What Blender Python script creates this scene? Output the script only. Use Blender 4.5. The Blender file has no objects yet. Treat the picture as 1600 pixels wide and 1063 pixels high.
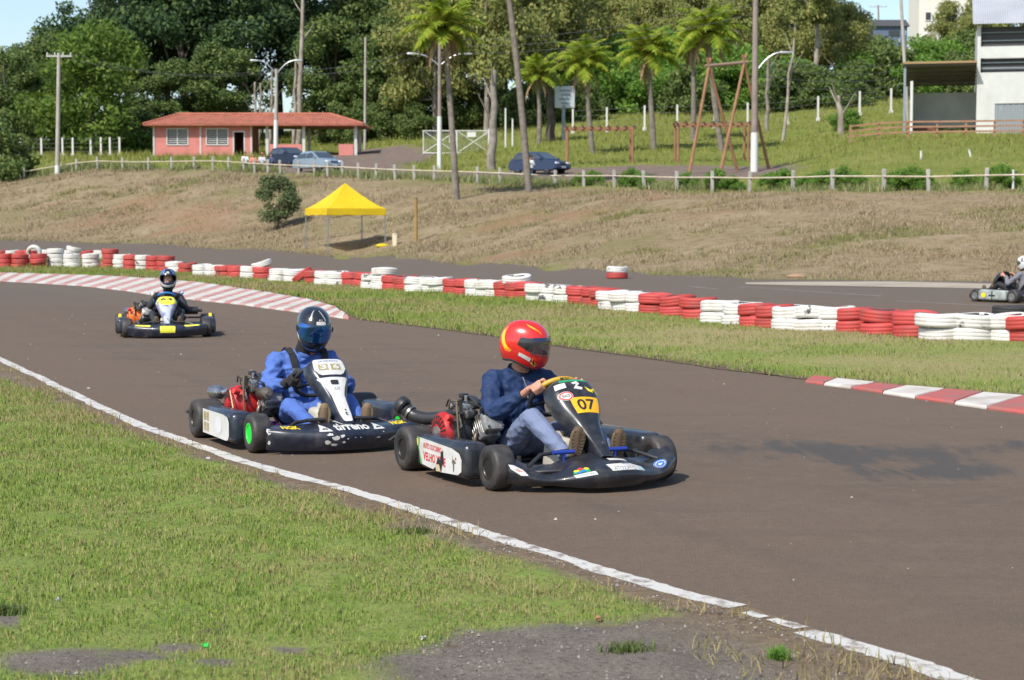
import bpy, bmesh, math, random
import numpy as np
from mathutils import Vector, Matrix, Euler, noise as mnoise

random.seed(7); RNG = np.random.default_rng(11)
SC = bpy.context.scene; COL = SC.collection
rad = math.radians

# ---------------------------------------------------------------- camera, sky, sun, exposure
F_PX = 2880.0; CAM_H = 1.52
PITCH = math.atan((531.5-355.0)/F_PX)
cd = bpy.data.cameras.new('camera'); cam = bpy.data.objects.new('camera', cd); COL.objects.link(cam)
cam.location = (0, 0, CAM_H); cam.rotation_euler = (math.pi/2-PITCH, 0, 0)
cd.sensor_width = 36.0; cd.lens = F_PX/1600*36.0
cd.clip_start = 0.1; cd.clip_end = 3000
cd.dof.use_dof = True; cd.dof.focus_distance = 11.4; cd.dof.aperture_fstop = 6.3
SC.camera = cam

SUN_DIR = Vector((-0.50, -0.72, 1.0)).normalized()          # towards the sun
SUN_EL = math.asin(SUN_DIR.z); SUN_AZ = math.atan2(SUN_DIR.x, SUN_DIR.y)
world = bpy.data.worlds.new('World'); SC.world = world; world.use_nodes = True
wn = world.node_tree; bg = wn.nodes['Background']
sky = wn.nodes.new('ShaderNodeTexSky'); sky.sky_type = 'NISHITA'; sky.sun_disc = False
sky.sun_elevation = SUN_EL; sky.sun_rotation = SUN_AZ
sky.air_density = 1.0; sky.dust_density = 1.3; sky.ozone_density = 1.6
wn.links.new(sky.outputs[0], bg.inputs[0]); bg.inputs[1].default_value = 0.125
sl = bpy.data.lights.new('sun', 'SUN'); sl.energy = 3.6; sl.angle = rad(0.53); sl.color = (1.0, 0.95, 0.87)
so = bpy.data.objects.new('sun', sl); COL.objects.link(so); so.location = (-30, -30, 60)
so.rotation_euler = (-SUN_DIR).to_track_quat('-Z', 'Y').to_euler()
SC.view_settings.view_transform = 'Standard'; SC.view_settings.look = 'None'
SC.view_settings.gamma = 1.0; SC.view_settings.exposure = 0.60
SC.view_settings.use_curve_mapping = False

# ---------------------------------------------------------------- pixel rays (photo is 1600 x 1063)
_c, _s = math.cos(PITCH), math.sin(PITCH)
def ray(px, py):
    a = (px-800)/F_PX; b = (531.5-py)/F_PX
    return Vector((a, _c+b*_s, -_s+b*_c))
def G(px, py, z=0.0):
    r = ray(px, py); t = (z-CAM_H)/r.z
    return Vector((0, 0, CAM_H))+r*t
def D(px, py, d):
    r = ray(px, py); return Vector((0, 0, CAM_H))+r*(d/r.y)
def lerp(a, b, t): return a+(b-a)*t
def srgb(r, g, b):
    f = lambda c: (c/255/12.92) if c/255 <= 0.04045 else ((c/255+0.055)/1.055)**2.4
    return (f(r), f(g), f(b))

# ---------------------------------------------------------------- materials
MATS = {}
def M(name, col, rough=0.6, metal=0.0, col2=None, vscale=4.0, vlo=0.35, vhi=0.65, bump=0.0, bscale=60.0,
      spec=0.5, coat=0.0, island=None, trans=0.0, alpha=1.0, transmission=0.0, detail=5.0, big=None, bigscale=0.3, emit=None, up=0.0):
    if name in MATS: return MATS[name]
    m = bpy.data.materials.new(name); m.use_nodes = True; nt = m.node_tree; N = nt.nodes; L = nt.links
    p = N['Principled BSDF']; out = N['Material Output']
    p.inputs['Roughness'].default_value = rough; p.inputs['Metallic'].default_value = metal
    p.inputs['Specular IOR Level'].default_value = spec; p.inputs['Coat Weight'].default_value = coat
    p.inputs['Coat Roughness'].default_value = 0.06
    p.inputs['Alpha'].default_value = alpha; p.inputs['Transmission Weight'].default_value = transmission
    c4 = lambda c: (c[0], c[1], c[2], 1)
    p.inputs['Base Color'].default_value = c4(col)
    tc = N.new('ShaderNodeTexCoord'); vec = tc.outputs['Object']
    oi = N.new('ShaderNodeObjectInfo')
    ad = N.new('ShaderNodeVectorMath'); ad.operation = 'ADD'; L.new(vec, ad.inputs[0])
    ml = N.new('ShaderNodeVectorMath'); ml.operation = 'SCALE'; ml.inputs[0].default_value = (37, 53, 71)
    L.new(oi.outputs['Random'], ml.inputs['Scale']); L.new(ml.outputs[0], ad.inputs[1]); vec = ad.outputs[0]
    cur = None
    def noise(scale, det=detail, rough_=0.6):
        n = N.new('ShaderNodeTexNoise'); n.inputs['Scale'].default_value = scale
        n.inputs['Detail'].default_value = det; n.inputs['Roughness'].default_value = rough_
        L.new(vec, n.inputs['Vector']); return n.outputs['Fac']
    def maprange(s, lo, hi):
        r = N.new('ShaderNodeMapRange'); r.inputs['From Min'].default_value = lo; r.inputs['From Max'].default_value = hi
        L.new(s, r.inputs['Value']); return r.outputs[0]
    def mix(fac, a, b):
        x = N.new('ShaderNodeMix'); x.data_type = 'RGBA'
        for s, i in ((fac, 0), (a, 6), (b, 7)):
            if isinstance(s, tuple): x.inputs[i].default_value = c4(s)
            elif isinstance(s, float): x.inputs[i].default_value = s
            else: L.new(s, x.inputs[i])
        return x.outputs[2]
    if island:
        g = N.new('ShaderNodeNewGeometry'); r = N.new('ShaderNodeValToRGB')
        cr = r.color_ramp; cr.interpolation = 'LINEAR'
        while len(cr.elements) > 1: cr.elements.remove(cr.elements[-1])
        for i, (t, c) in enumerate(island):
            e = cr.elements[0] if i == 0 else cr.elements.new(t)
            e.position = t; e.color = c4(c)
        L.new(g.outputs['Random Per Island'], r.inputs[0]); cur = r.outputs[0]
    else: cur = col
    if col2 is not None:
        cur = mix(maprange(noise(vscale), vlo, vhi), cur, col2)
    if big is not None:
        cur = mix(maprange(noise(bigscale, 4.0), 0.42, 0.62), cur, big)
    if not isinstance(cur, tuple): L.new(cur, p.inputs['Base Color'])
    if bump:
        b = N.new('ShaderNodeBump'); b.inputs['Strength'].default_value = bump; b.inputs['Distance'].default_value = 0.02
        L.new(noise(bscale, 4.0), b.inputs['Height']); L.new(b.outputs[0], p.inputs['Normal'])
    if up:                                                       # thin blades shade like the lawn they make up
        g2 = N.new('ShaderNodeNewGeometry'); mx = N.new('ShaderNodeMix'); mx.data_type = 'VECTOR'; mx.inputs[0].default_value = up
        L.new(g2.outputs['Normal'], mx.inputs[4]); mx.inputs[5].default_value = (0, 0, 1)
        nm = N.new('ShaderNodeVectorMath'); nm.operation = 'NORMALIZE'; L.new(mx.outputs[1], nm.inputs[0]); L.new(nm.outputs[0], p.inputs['Normal'])
    if emit:
        p.inputs['Emission Color'].default_value = c4(emit[0]); p.inputs['Emission Strength'].default_value = emit[1]
    if trans:
        t = N.new('ShaderNodeBsdfTranslucent'); ms = N.new('ShaderNodeMixShader'); ms.inputs[0].default_value = trans
        if not isinstance(cur, tuple): L.new(cur, t.inputs[0])
        else: t.inputs[0].default_value = c4(cur)
        L.new(p.outputs[0], ms.inputs[1]); L.new(t.outputs[0], ms.inputs[2]); L.new(ms.outputs[0], out.inputs[0])
    MATS[name] = m; return m

# ---------------------------------------------------------------- object helpers
def tag(o, label=None, cat=None, group=None, kind=None):
    if label: o['label'] = label
    if cat: o['category'] = cat
    if group: o['group'] = group
    if kind: o['kind'] = kind
    return o
def empty(name, loc=(0, 0, 0), rz=0.0, label=None, cat=None, group=None, kind=None, parent=None):
    o = bpy.data.objects.new(name, None); COL.objects.link(o); o.location = loc; o.rotation_euler = (0, 0, rz)
    o.empty_display_size = 0.2
    if parent: o.parent = parent
    return tag(o, label, cat, group, kind)
def link(name, me, parent=None, mat=None):
    o = bpy.data.objects.new(name, me); COL.objects.link(o)
    if parent is not None: o.parent = parent
    if mat is not None and not me.materials: me.materials.append(mat)
    return o
def copy_tree(o, parent=None):
    c = o.copy(); COL.objects.link(c)
    if parent is not None:
        c.parent = parent; c.matrix_parent_inverse = o.matrix_parent_inverse.copy()
    for ch in o.children: copy_tree(ch, c)
    return c

def frame_from(d, hint=Vector((0, 0, 1))):
    d = Vector(d).normalized()
    a = hint.cross(d)
    if a.length < 1e-4: a = Vector((1, 0, 0)).cross(d)
    a.normalize(); b = d.cross(a); return a, b, d

class MB:
    def __init__(s): s.v = []; s.f = []
    def add(s, vs, fs, mtx=None):
        o = len(s.v)
        for p in vs:
            p = Vector(p); s.v.append(mtx @ p if mtx is not None else p)
        s.f += [tuple(i+o for i in f) for f in fs]
        return s
    def box(s, c, d, rot=None):
        x, y, z = d[0]/2, d[1]/2, d[2]/2
        vs = [(-x,-y,-z),(x,-y,-z),(x,y,-z),(-x,y,-z),(-x,-y,z),(x,-y,z),(x,y,z),(-x,y,z)]
        fs = [(3,2,1,0),(4,5,6,7),(0,1,5,4),(1,2,6,5),(2,3,7,6),(3,0,4,7)]
        m = Matrix.Translation(Vector(c))
        if rot is not None: m = m @ rot.to_4x4()
        return s.add(vs, fs, m)
    def beam(s, p0, p1, w, h, hint=Vector((0, 0, 1))):
        p0, p1 = Vector(p0), Vector(p1); a, b, d = frame_from(p1-p0, hint)
        rot = Matrix((a, b, d)).transposed()
        return s.box((p0+p1)/2, (w, h, (p1-p0).length), rot)
    def rbox(s, c, d, r=0.02, seg=2, rot=None, taper=None):
        bm = bmesh.new(); bmesh.ops.create_cube(bm, size=1)
        for v in bm.verts:
            t = 1.0
            if taper and v.co.z > 0: t = taper
            v.co = Vector((v.co.x*d[0]*t, v.co.y*d[1]*t, v.co.z*d[2]))
        bmesh.ops.bevel(bm, geom=list(bm.edges), offset=r, segments=seg, profile=0.5, affect='EDGES')
        m = Matrix.Translation(Vector(c))
        if rot is not None: m = m @ rot.to_4x4()
        bm.verts.index_update()
        s.add([v.co.copy() for v in bm.verts], [tuple(v.index for v in f.verts) for f in bm.faces], m)
        bm.free(); return s
    def tube(s, pts, r, n=10, cap=True, closed=False, hint=Vector((0, 0, 1))):
        pts = [Vector(p) for p in pts]; k = len(pts)
        rs = r if isinstance(r, (list, tuple)) else [r]*k
        vs = []; fs = []; a = None
        for i, p in enumerate(pts):
            if closed: d = pts[(i+1) % k]-pts[i-1]
            else: d = pts[min(i+1, k-1)]-pts[max(i-1, 0)]
            d.normalize()
            if a is None: a, b, _ = frame_from(d, hint)
            else:
                a = a-d*a.dot(d); a.normalize(); b = d.cross(a)
            for j in range(n):
                t = 2*math.pi*j/n; vs.append(p+(a*math.cos(t)+b*math.sin(t))*rs[i])
        for i in range(k if closed else k-1):
            i2 = (i+1) % k
            for j in range(n):
                j2 = (j+1) % n; fs.append((i*n+j, i*n+j2, i2*n+j2, i2*n+j))
        if cap and not closed:
            fs.append(tuple(range(n))[::-1]); fs.append(tuple((k-1)*n+j for j in range(n)))
        return s.add(vs, fs)
    def lathe(s, prof, o=(0, 0, 0), d=(0, 0, 1), n=24, hint=Vector((0, 0, 1)), closed=False):
        a, b, d = frame_from(d, hint); o = Vector(o); vs = []; fs = []; k = len(prof)
        for r, h in prof:
            for j in range(n):
                t = 2*math.pi*j/n; vs.append(o+d*h+(a*math.cos(t)+b*math.sin(t))*r)
        for i in range(k if closed else k-1):
            i2 = (i+1) % k
            for j in range(n):
                j2 = (j+1) % n; fs.append((i*n+j, i*n+j2, i2*n+j2, i2*n+j))
        if not closed:
            if prof[0][0] > 1e-6: fs.append(tuple(range(n))[::-1])
            if prof[-1][0] > 1e-6: fs.append(tuple((k-1)*n+j for j in range(n)))
        return s.add(vs, fs)
    def ell(s, c, r, rot=None, nu=14, nv=9):
        if not isinstance(r, (tuple, list)): r = (r, r, r)
        vs = []; fs = []
        for i in range(nv+1):
            th = math.pi*i/nv
            for j in range(nu):
                ph = 2*math.pi*j/nu
                vs.append((r[0]*math.sin(th)*math.cos(ph), r[1]*math.sin(th)*math.sin(ph), r[2]*math.cos(th)))
        for i in range(nv):
            for j in range(nu):
                j2 = (j+1) % nu; fs.append((i*nu+j, (i+1)*nu+j, (i+1)*nu+j2, i*nu+j2))
        m = Matrix.Translation(Vector(c))
        if rot is not None: m = m @ rot.to_4x4()
        return s.add(vs, fs, m)
    def grid(s, fn, nu, nv, u=(0, 1), v=(0, 1)):
        vs = [fn(lerp(u[0], u[1], i/nu), lerp(v[0], v[1], j/nv)) for i in range(nu+1) for j in range(nv+1)]
        w = nv+1
        fs = [(i*w+j, (i+1)*w+j, (i+1)*w+j+1, i*w+j+1) for i in range(nu) for j in range(nv)]
        return s.add(vs, fs)
    def prism(s, poly, h0, h1, mtx=None):
        n = len(poly)
        vs = [(p[0], p[1], h0) for p in poly]+[(p[0], p[1], h1) for p in poly]
        fs = [tuple(range(n))[::-1], tuple(range(n, 2*n))]+[(i, (i+1) % n, (i+1) % n+n, i+n) for i in range(n)]
        return s.add(vs, fs, mtx)
    def mesh(s, name, mat=None, smooth=40, merge=False):
        me = bpy.data.meshes.new(name); me.from_pydata([tuple(p) for p in s.v], [], s.f)
        if merge or smooth:
            bm = bmesh.new(); bm.from_mesh(me)
            if merge: bmesh.ops.remove_doubles(bm, verts=bm.verts, dist=1e-5)
            bmesh.ops.dissolve_degenerate(bm, dist=1e-6, edges=bm.edges)
            bm.to_mesh(me); bm.free()
        if smooth:
            me.shade_smooth(); me.set_sharp_from_angle(angle=rad(smooth))
        me.update()
        if mat: me.materials.append(mat)
        return me
    def build(s, name, mat, parent=None, smooth=40, merge=False):
        return link(name, s.mesh(name, mat, smooth, merge), parent)

def mesh_np(name, V, T, mat, smooth=False):
    """V (n,3) float, T (m,k) int."""
    me = bpy.data.meshes.new(name); k = T.shape[1]
    me.vertices.add(len(V)); me.vertices.foreach_set('co', np.ascontiguousarray(V, dtype=np.float32).ravel())
    me.loops.add(T.size); me.loops.foreach_set('vertex_index', np.ascontiguousarray(T, dtype=np.int32).ravel())
    me.polygons.add(len(T)); me.polygons.foreach_set('loop_start', np.arange(0, T.size, k, dtype=np.int32))
    me.polygons.foreach_set('loop_total', np.full(len(T), k, dtype=np.int32))
    me.update(calc_edges=True); me.validate()
    if smooth: me.shade_smooth()
    if mat: me.materials.append(mat)
    return me

def blades(P, h, w, lean=0.4, seg=1):
    """grass blades as triangles; returns V,T arrays"""
    n = len(P); a = RNG.uniform(0, 2*np.pi, n); b = RNG.uniform(0, 2*np.pi, n)
    side = np.stack([np.cos(a), np.sin(a), 0*a], 1)*(w[:, None]/2)
    ln = np.abs(RNG.normal(0, lean, n))
    off = np.stack([np.cos(b)*ln, np.sin(b)*ln, np.ones(n)], 1)
    off /= np.linalg.norm(off, axis=1)[:, None]
    if seg == 1:
        V = np.stack([P-side, P+side, P+off*h[:, None]], 1).reshape(-1, 3)
        T = np.arange(3*n).reshape(-1, 3)
    else:
        mid = P+np.stack([np.cos(b)*ln*.35, np.sin(b)*ln*.35, np.ones(n)*.95], 1)*(h*.55)[:, None]
        V = np.stack([P-side, P+side, mid-side*.75, mid+side*.75, P+off*h[:, None]], 1).reshape(-1, 3)
        k = 5*np.arange(n)[:, None]
        T = np.concatenate([k+np.array([[0, 1, 3]]), k+np.array([[0, 3, 2]]), k+np.array([[2, 3, 4]])], 0)
    return V, T

def in_poly(P, poly):
    x, y = P[:, 0], P[:, 1]; r = np.zeros(len(P), bool); n = len(poly)
    for i in range(n):
        x0, y0 = poly[i][:2]; x1, y1 = poly[(i+1) % n][:2]
        if y0 == y1: continue
        c = ((y0 > y) != (y1 > y)) & (x < (x1-x0)*(y-y0)/(y1-y0)+x0)
        r ^= c
    return r
def seg_dist(P, path):
    d = np.full(len(P), 1e9)
    for (a, b) in zip(path[:-1], path[1:]):
        a = np.array(a[:2]); b = np.array(b[:2]); ab = b-a
        t = np.clip(((P[:, :2]-a) @ ab)/max(ab @ ab, 1e-9), 0, 1)
        d = np.minimum(d, np.linalg.norm(P[:, :2]-(a+t[:, None]*ab), axis=1))
    return d
_NG = {}
def vnoise(P, scale, seed=0):
    """cheap smooth value noise in 2-D, 0..1"""
    if seed not in _NG: _NG[seed] = np.random.default_rng(seed+100).random((256, 256))
    g = _NG[seed]; q = P[:, :2]*scale; i = np.floor(q).astype(int); f = q-i; f = f*f*(3-2*f)
    i &= 255; j = (i+1) & 255
    a = g[i[:, 0], i[:, 1]]; b = g[j[:, 0], i[:, 1]]; c = g[i[:, 0], j[:, 1]]; d = g[j[:, 0], j[:, 1]]
    return (a*(1-f[:, 0])+b*f[:, 0])*(1-f[:, 1])+(c*(1-f[:, 0])+d*f[:, 0])*f[:, 1]
def fbm(P, scale, seed=0):
    return (vnoise(P, scale, seed)*.5+vnoise(P, scale*2.1, seed+1)*.3+vnoise(P, scale*4.3, seed+2)*.2)

# lettering: the built-in font turned into a flat mesh of unit height, centred
def text_flat(s, shear=0.0, bold=0.0):
    cu = bpy.data.curves.new('t', 'FONT'); cu.body = s; cu.size = 1.0; cu.resolution_u = 3; cu.shear = shear; cu.offset = bold
    o = bpy.data.objects.new('t', cu); COL.objects.link(o)
    dg = bpy.context.evaluated_depsgraph_get(); dg.update()
    me = bpy.data.meshes.new_from_object(o.evaluated_get(dg))
    vs = [v.co.copy() for v in me.vertices]; fs = [tuple(p.vertices) for p in me.polygons]
    bpy.data.objects.remove(o); bpy.data.curves.remove(cu); bpy.data.meshes.remove(me)
    xs = [v.x for v in vs]; ys = [v.y for v in vs]
    x0, x1, y0, y1 = min(xs), max(xs), min(ys), max(ys)
    return [((v.x-x0)/(x1-x0)-.5, (v.y-y0)/(y1-y0)-.5) for v in vs], fs
def circle_flat(n=28): 
    return [(math.cos(2*math.pi*i/n)*.5, math.sin(2*math.pi*i/n)*.5) for i in range(n)], [tuple(range(n))]
def decal(name, shape, S, c, size, mat, parent, off=0.002, ang=0.0, sub=0):
    """lay a flat shape (verts in -.5...5, faces) on the surface S(a,b)->(point,normal); c centre, size extents, in S's own units"""
    vs, fs = shape
    if sub:
        bm = bmesh.new(); bv = [bm.verts.new((x, y, 0)) for x, y in vs]
        for f in fs:
            try: bm.faces.new([bv[i] for i in f])
            except ValueError: pass
        bmesh.ops.triangulate(bm, faces=bm.faces[:])
        for _ in range(sub):
            bmesh.ops.subdivide_edges(bm, edges=[e for e in bm.edges if e.calc_length() > .12], cuts=1, use_grid_fill=False)
            bmesh.ops.triangulate(bm, faces=[f for f in bm.faces if len(f.verts) > 3])
        bm.verts.index_update(); vs = [(v.co.x, v.co.y) for v in bm.verts]
        fs = [tuple(v.index for v in f.verts) for f in bm.faces]; bm.free()
    ca, sa = math.cos(ang), math.sin(ang); mb = MB(); out = []
    for x, y in vs:
        X, Y = x*size[0], y*size[1]
        p, n = S(c[0]+X*ca-Y*sa, c[1]+X*sa+Y*ca); out.append(p+n*off)
    mb.add(out, fs)
    return mb.build(name, mat, parent, smooth=0)
RECT = ([(-.5, -.5), (.5, -.5), (.5, .5), (-.5, .5)], [(0, 1, 2, 3)])
def rrect(r=.2, asp=1.0, n=4):
    vs = []
    for cx, cy, a0 in ((.5, .5, 0), (-.5, .5, 90), (-.5, -.5, 180), (.5, -.5, 270)):
        for i in range(n+1):
            a = rad(a0+90*i/n); sx = r/asp if asp > 1 else r; sy = r if asp > 1 else r*asp
            vs.append((cx-math.copysign(sx, cx)+sx*math.cos(a), cy-math.copysign(sy, cy)+sy*math.sin(a)))
    return vs, [tuple(range(len(vs)))]
def surf(fn, du=1e-3, dv=1e-3, flip=False):
    def S(a, b):
        p = fn(a, b); n = (fn(a+du, b)-fn(a-du, b)).cross(fn(a, b+dv)-fn(a, b-dv))
        if n.length > 1e-12: n.normalize()
        return p, (-n if flip else n)
    return S

# ================================================================ TERRAIN AND GROUND
KN = [(-150, [(376,110),(300,150),(250,172),(240,182),(225,270)]),
      (0,   [(376,107),(286,150),(247,168),(240,180),(222,265)]),
      (155, [(381,103),(265,145),(247,163),(238,185),(222,255)]),
      (340, [(390,95),(266,132),(244,163),(238,180),(214,245)]),
      (540, [(404,86),(277,121),(246,160),(234,178),(195,240)]),
      (710, [(413,75),(285,113),(263,136),(240,160),(170,235)]),
      (860, [(423,66),(293,107),(272,119),(232,150),(150,235)]),
      (1020,[(432,58),(297,98),(262,120),(232,146),(138,240)]),
      (1178,[(438,53),(300,91),(269,114),(222,150),(125,250)]),
      (1400,[(441,51),(300,83),(262,101),(213,138),(115,250)]),
      (1700,[(441,50),(299,76),(250,100),(212,136),(110,250)])]
DG = np.concatenate([np.arange(0, 260, 1.0), np.arange(260, 420, 5.0)])
def _col(px, kn):
    pts = [(0.0, 0.0), (kn[0][1]*.66, 0.0)]
    for i, (py, d) in enumerate(kn):
        z = D(px, py, d).z
        if i == 0: z = max(z, 0.0)
        pts.append((float(d), z))
    # the bank itself is a bit convex: a steeper face below the crest
    d0, z0 = pts[2]; d1, z1 = pts[3]
    pts.insert(3, (lerp(d0, d1, .12), lerp(z0, z1, .06)))
    pts.insert(4, (lerp(d0, d1, .80), lerp(z0, z1, .86)))
    pts.append((300.0, pts[-1][1]+2.0)); pts.append((900.0, pts[-1][1]-4))
    xs, zs = zip(*pts); z = np.interp(DG, xs, zs)
    k = np.array([1, 2, 3, 2, 1.]); k /= k.sum()
    zz = np.convolve(np.pad(z, 2, mode='edge'), k, 'valid')
    return zz
PXK = np.array([k[0] for k in KN], float); ZT = np.stack([_col(*k) for k in KN])
TOE_D = np.array([k[1][0][1] for k in KN], float); CRE_D = np.array([k[1][1][1] for k in KN], float)
def terr_np(X, Y):
    X = np.asarray(X, float); Y = np.asarray(Y, float); Yc = np.maximum(Y, 4.0)
    u = np.clip(800+F_PX*X/Yc, PXK[0], PXK[-1])
    i = np.clip(np.searchsorted(PXK, u)-1, 0, len(PXK)-2)
    t = (u-PXK[i])/(PXK[i+1]-PXK[i]); t = t*t*(3-2*t)*.5+t*.5
    j = np.clip(np.searchsorted(DG, Yc)-1, 0, len(DG)-2); f = np.clip((Yc-DG[j])/(DG[j+1]-DG[j]), 0, 1)
    za = ZT[i, j]*(1-f)+ZT[i, j+1]*f; zb = ZT[i+1, j]*(1-f)+ZT[i+1, j+1]*f
    return za*(1-t)+zb*t
def terr(x, y): return float(terr_np(np.array([x]), np.array([y]))[0])
def ground_at(px, d, dz=0.0):
    x = (px-800)/F_PX*d
    return Vector((x, d, terr(x, d)+dz))
def toe_d(px): return float(np.interp(px, PXK, TOE_D))
def cre_d(px): return float(np.interp(px, PXK, CRE_D))

# -- one big ground sheet
ys = np.concatenate([np.array([-60, -20, 0.]), np.arange(4, 60, 2.0), np.arange(60, 262, 1.25), np.arange(265, 420, 10.0), [500, 700, 1200]])
xs = np.concatenate([[-900, -500, -300, -200], np.arange(-140, 141, 1.6), [200, 300, 500, 900]])
XX, YY = np.meshgrid(xs, ys); ZZ = terr_np(XX, YY)
P2 = np.stack([XX.ravel(), YY.ravel()], 1)
uu = 800+F_PX*P2[:, 0]/np.maximum(P2[:, 1], 4)
toe = np.interp(uu, PXK, TOE_D); cre = np.interp(uu, PXK, CRE_D)
onbank = np.clip((P2[:, 1]-toe)/3, 0, 1)
zrough = (fbm(P2, .45, 3)-.5)*.45*np.clip((P2[:, 1]-toe)/4, 0, 1)*np.clip((cre+14-P2[:, 1])/14, 0.25, 1)
Z = ZZ.ravel()+zrough-0.03*(1-onbank)
V = np.stack([P2[:, 0], P2[:, 1], Z], 1)
nx, ny = len(xs), len(ys)
ii = (np.arange(ny-1)[:, None]*nx+np.arange(nx-1)[None, :]).ravel()
T = np.stack([ii, ii+1, ii+nx+1, ii+nx], 1)
# colour masks that belong to the ground itself: dry bank grass, bare red earth, green meadow, paved yard
def dryness(P):
    u = 800+F_PX*P[:, 0]/np.maximum(P[:, 1], 4); t = np.interp(u, PXK, TOE_D); c = np.interp(u, PXK, CRE_D)
    s = (P[:, 1]-t)/(c-t)
    return np.clip((s+.02)/.05, 0, 1)*np.clip((.99+.05*(fbm(P, .4, 9)-.5)-s)/.04, 0, 1), s
def pave_mask(P):
    u = 800+F_PX*P[:, 0]/np.maximum(P[:, 1], 4)
    m = np.zeros(len(P))
    for poly in YARDS: m = np.maximum(m, in_poly(np.stack([u, P[:, 1]], 1), poly).astype(float))
    return m
YARDS = [[(395,128),(430,152),(470,158),(575,176),(640,176),(680,158),(660,146),(620,139),(700,124),(640,120),(470,128)],
         [(640,121),(720,128),(800,124),(900,124),(1010,123),(1110,121),(1250,117),(1230,109),(1100,103),(960,108),(820,113)]]
dm, sfr = dryness(P2); pm = pave_mask(P2)
me = mesh_np('ground', V, T, None, smooth=True)
ca = me.color_attributes.new('mask', 'FLOAT_COLOR', 'POINT')
earth = np.clip((fbm(P2, .16, 21)-.62)/.10, 0, 1)*dm*.5
cc = np.stack([dm, earth, pm, np.ones(len(P2))], 1).astype(np.float32); ca.data.foreach_set('color', cc.ravel())
def ground_mat():
    m = bpy.data.materials.new('ground_soil'); m.use_nodes = True; nt = m.node_tree; N = nt.nodes; L = nt.links
    p = N['Principled BSDF']; p.inputs['Roughness'].default_value = 1.0; p.inputs['Specular IOR Level'].default_value = .1
    at = N.new('ShaderNodeAttribute'); at.attribute_name = 'mask'; sp = N.new('ShaderNodeSeparateColor'); L.new(at.outputs['Color'], sp.inputs[0])
    tc = N.new('ShaderNodeTexCoord')
    def nz(s, lo, hi, det=6):
        n = N.new('ShaderNodeTexNoise'); n.inputs['Scale'].default_value = s; n.inputs['Detail'].default_value = det; n.inputs['Roughness'].default_value = .68
        L.new(tc.outputs['Object'], n.inputs['Vector']); r = N.new('ShaderNodeMapRange'); r.inputs[1].default_value = lo; r.inputs[2].default_value = hi
        L.new(n.outputs[0], r.inputs[0]); return r.outputs[0]
    def mix(f, a, b):
        x = N.new('ShaderNodeMix'); x.data_type = 'RGBA'
        for s, i in ((f, 0), (a, 6), (b, 7)):
            if isinstance(s, tuple): x.inputs[i].default_value = (*s, 1)
            else: L.new(s, x.inputs[i])
        return x.outputs[2]
    green = mix(nz(.25, .35, .65), (.13, .165, .03), (.20, .205, .06)); green = mix(nz(1.6, .5, .75), green, (.08, .10, .025))
    dry = mix(nz(.5, .35, .65), (.225, .172, .100), (.295, .230, .145)); dry = mix(nz(2.2, .48, .7), dry, (.145, .115, .06))
    dry = mix(nz(.11, .52, .68), dry, (.165, .155, .065))
    c = mix(sp.outputs[0], green, dry); c = mix(sp.outputs[1], c, (.25, .135, .08))
    pav = mix(nz(1.2, .4, .65), (.15, .115, .095), (.20, .155, .125)); c = mix(sp.outputs[2], c, pav)
    L.new(c, p.inputs['Base Color'])
    b = N.new('ShaderNodeBump'); b.inputs['Strength'].default_value = .8; b.inputs['Distance'].default_value = .15
    L.new(nz(3.5, 0, 1, 8), b.inputs['Height']); L.new(b.outputs[0], p.inputs['Normal'])
    return m
me.materials.append(ground_mat())
tag(link('ground', me), kind='structure')

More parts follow.
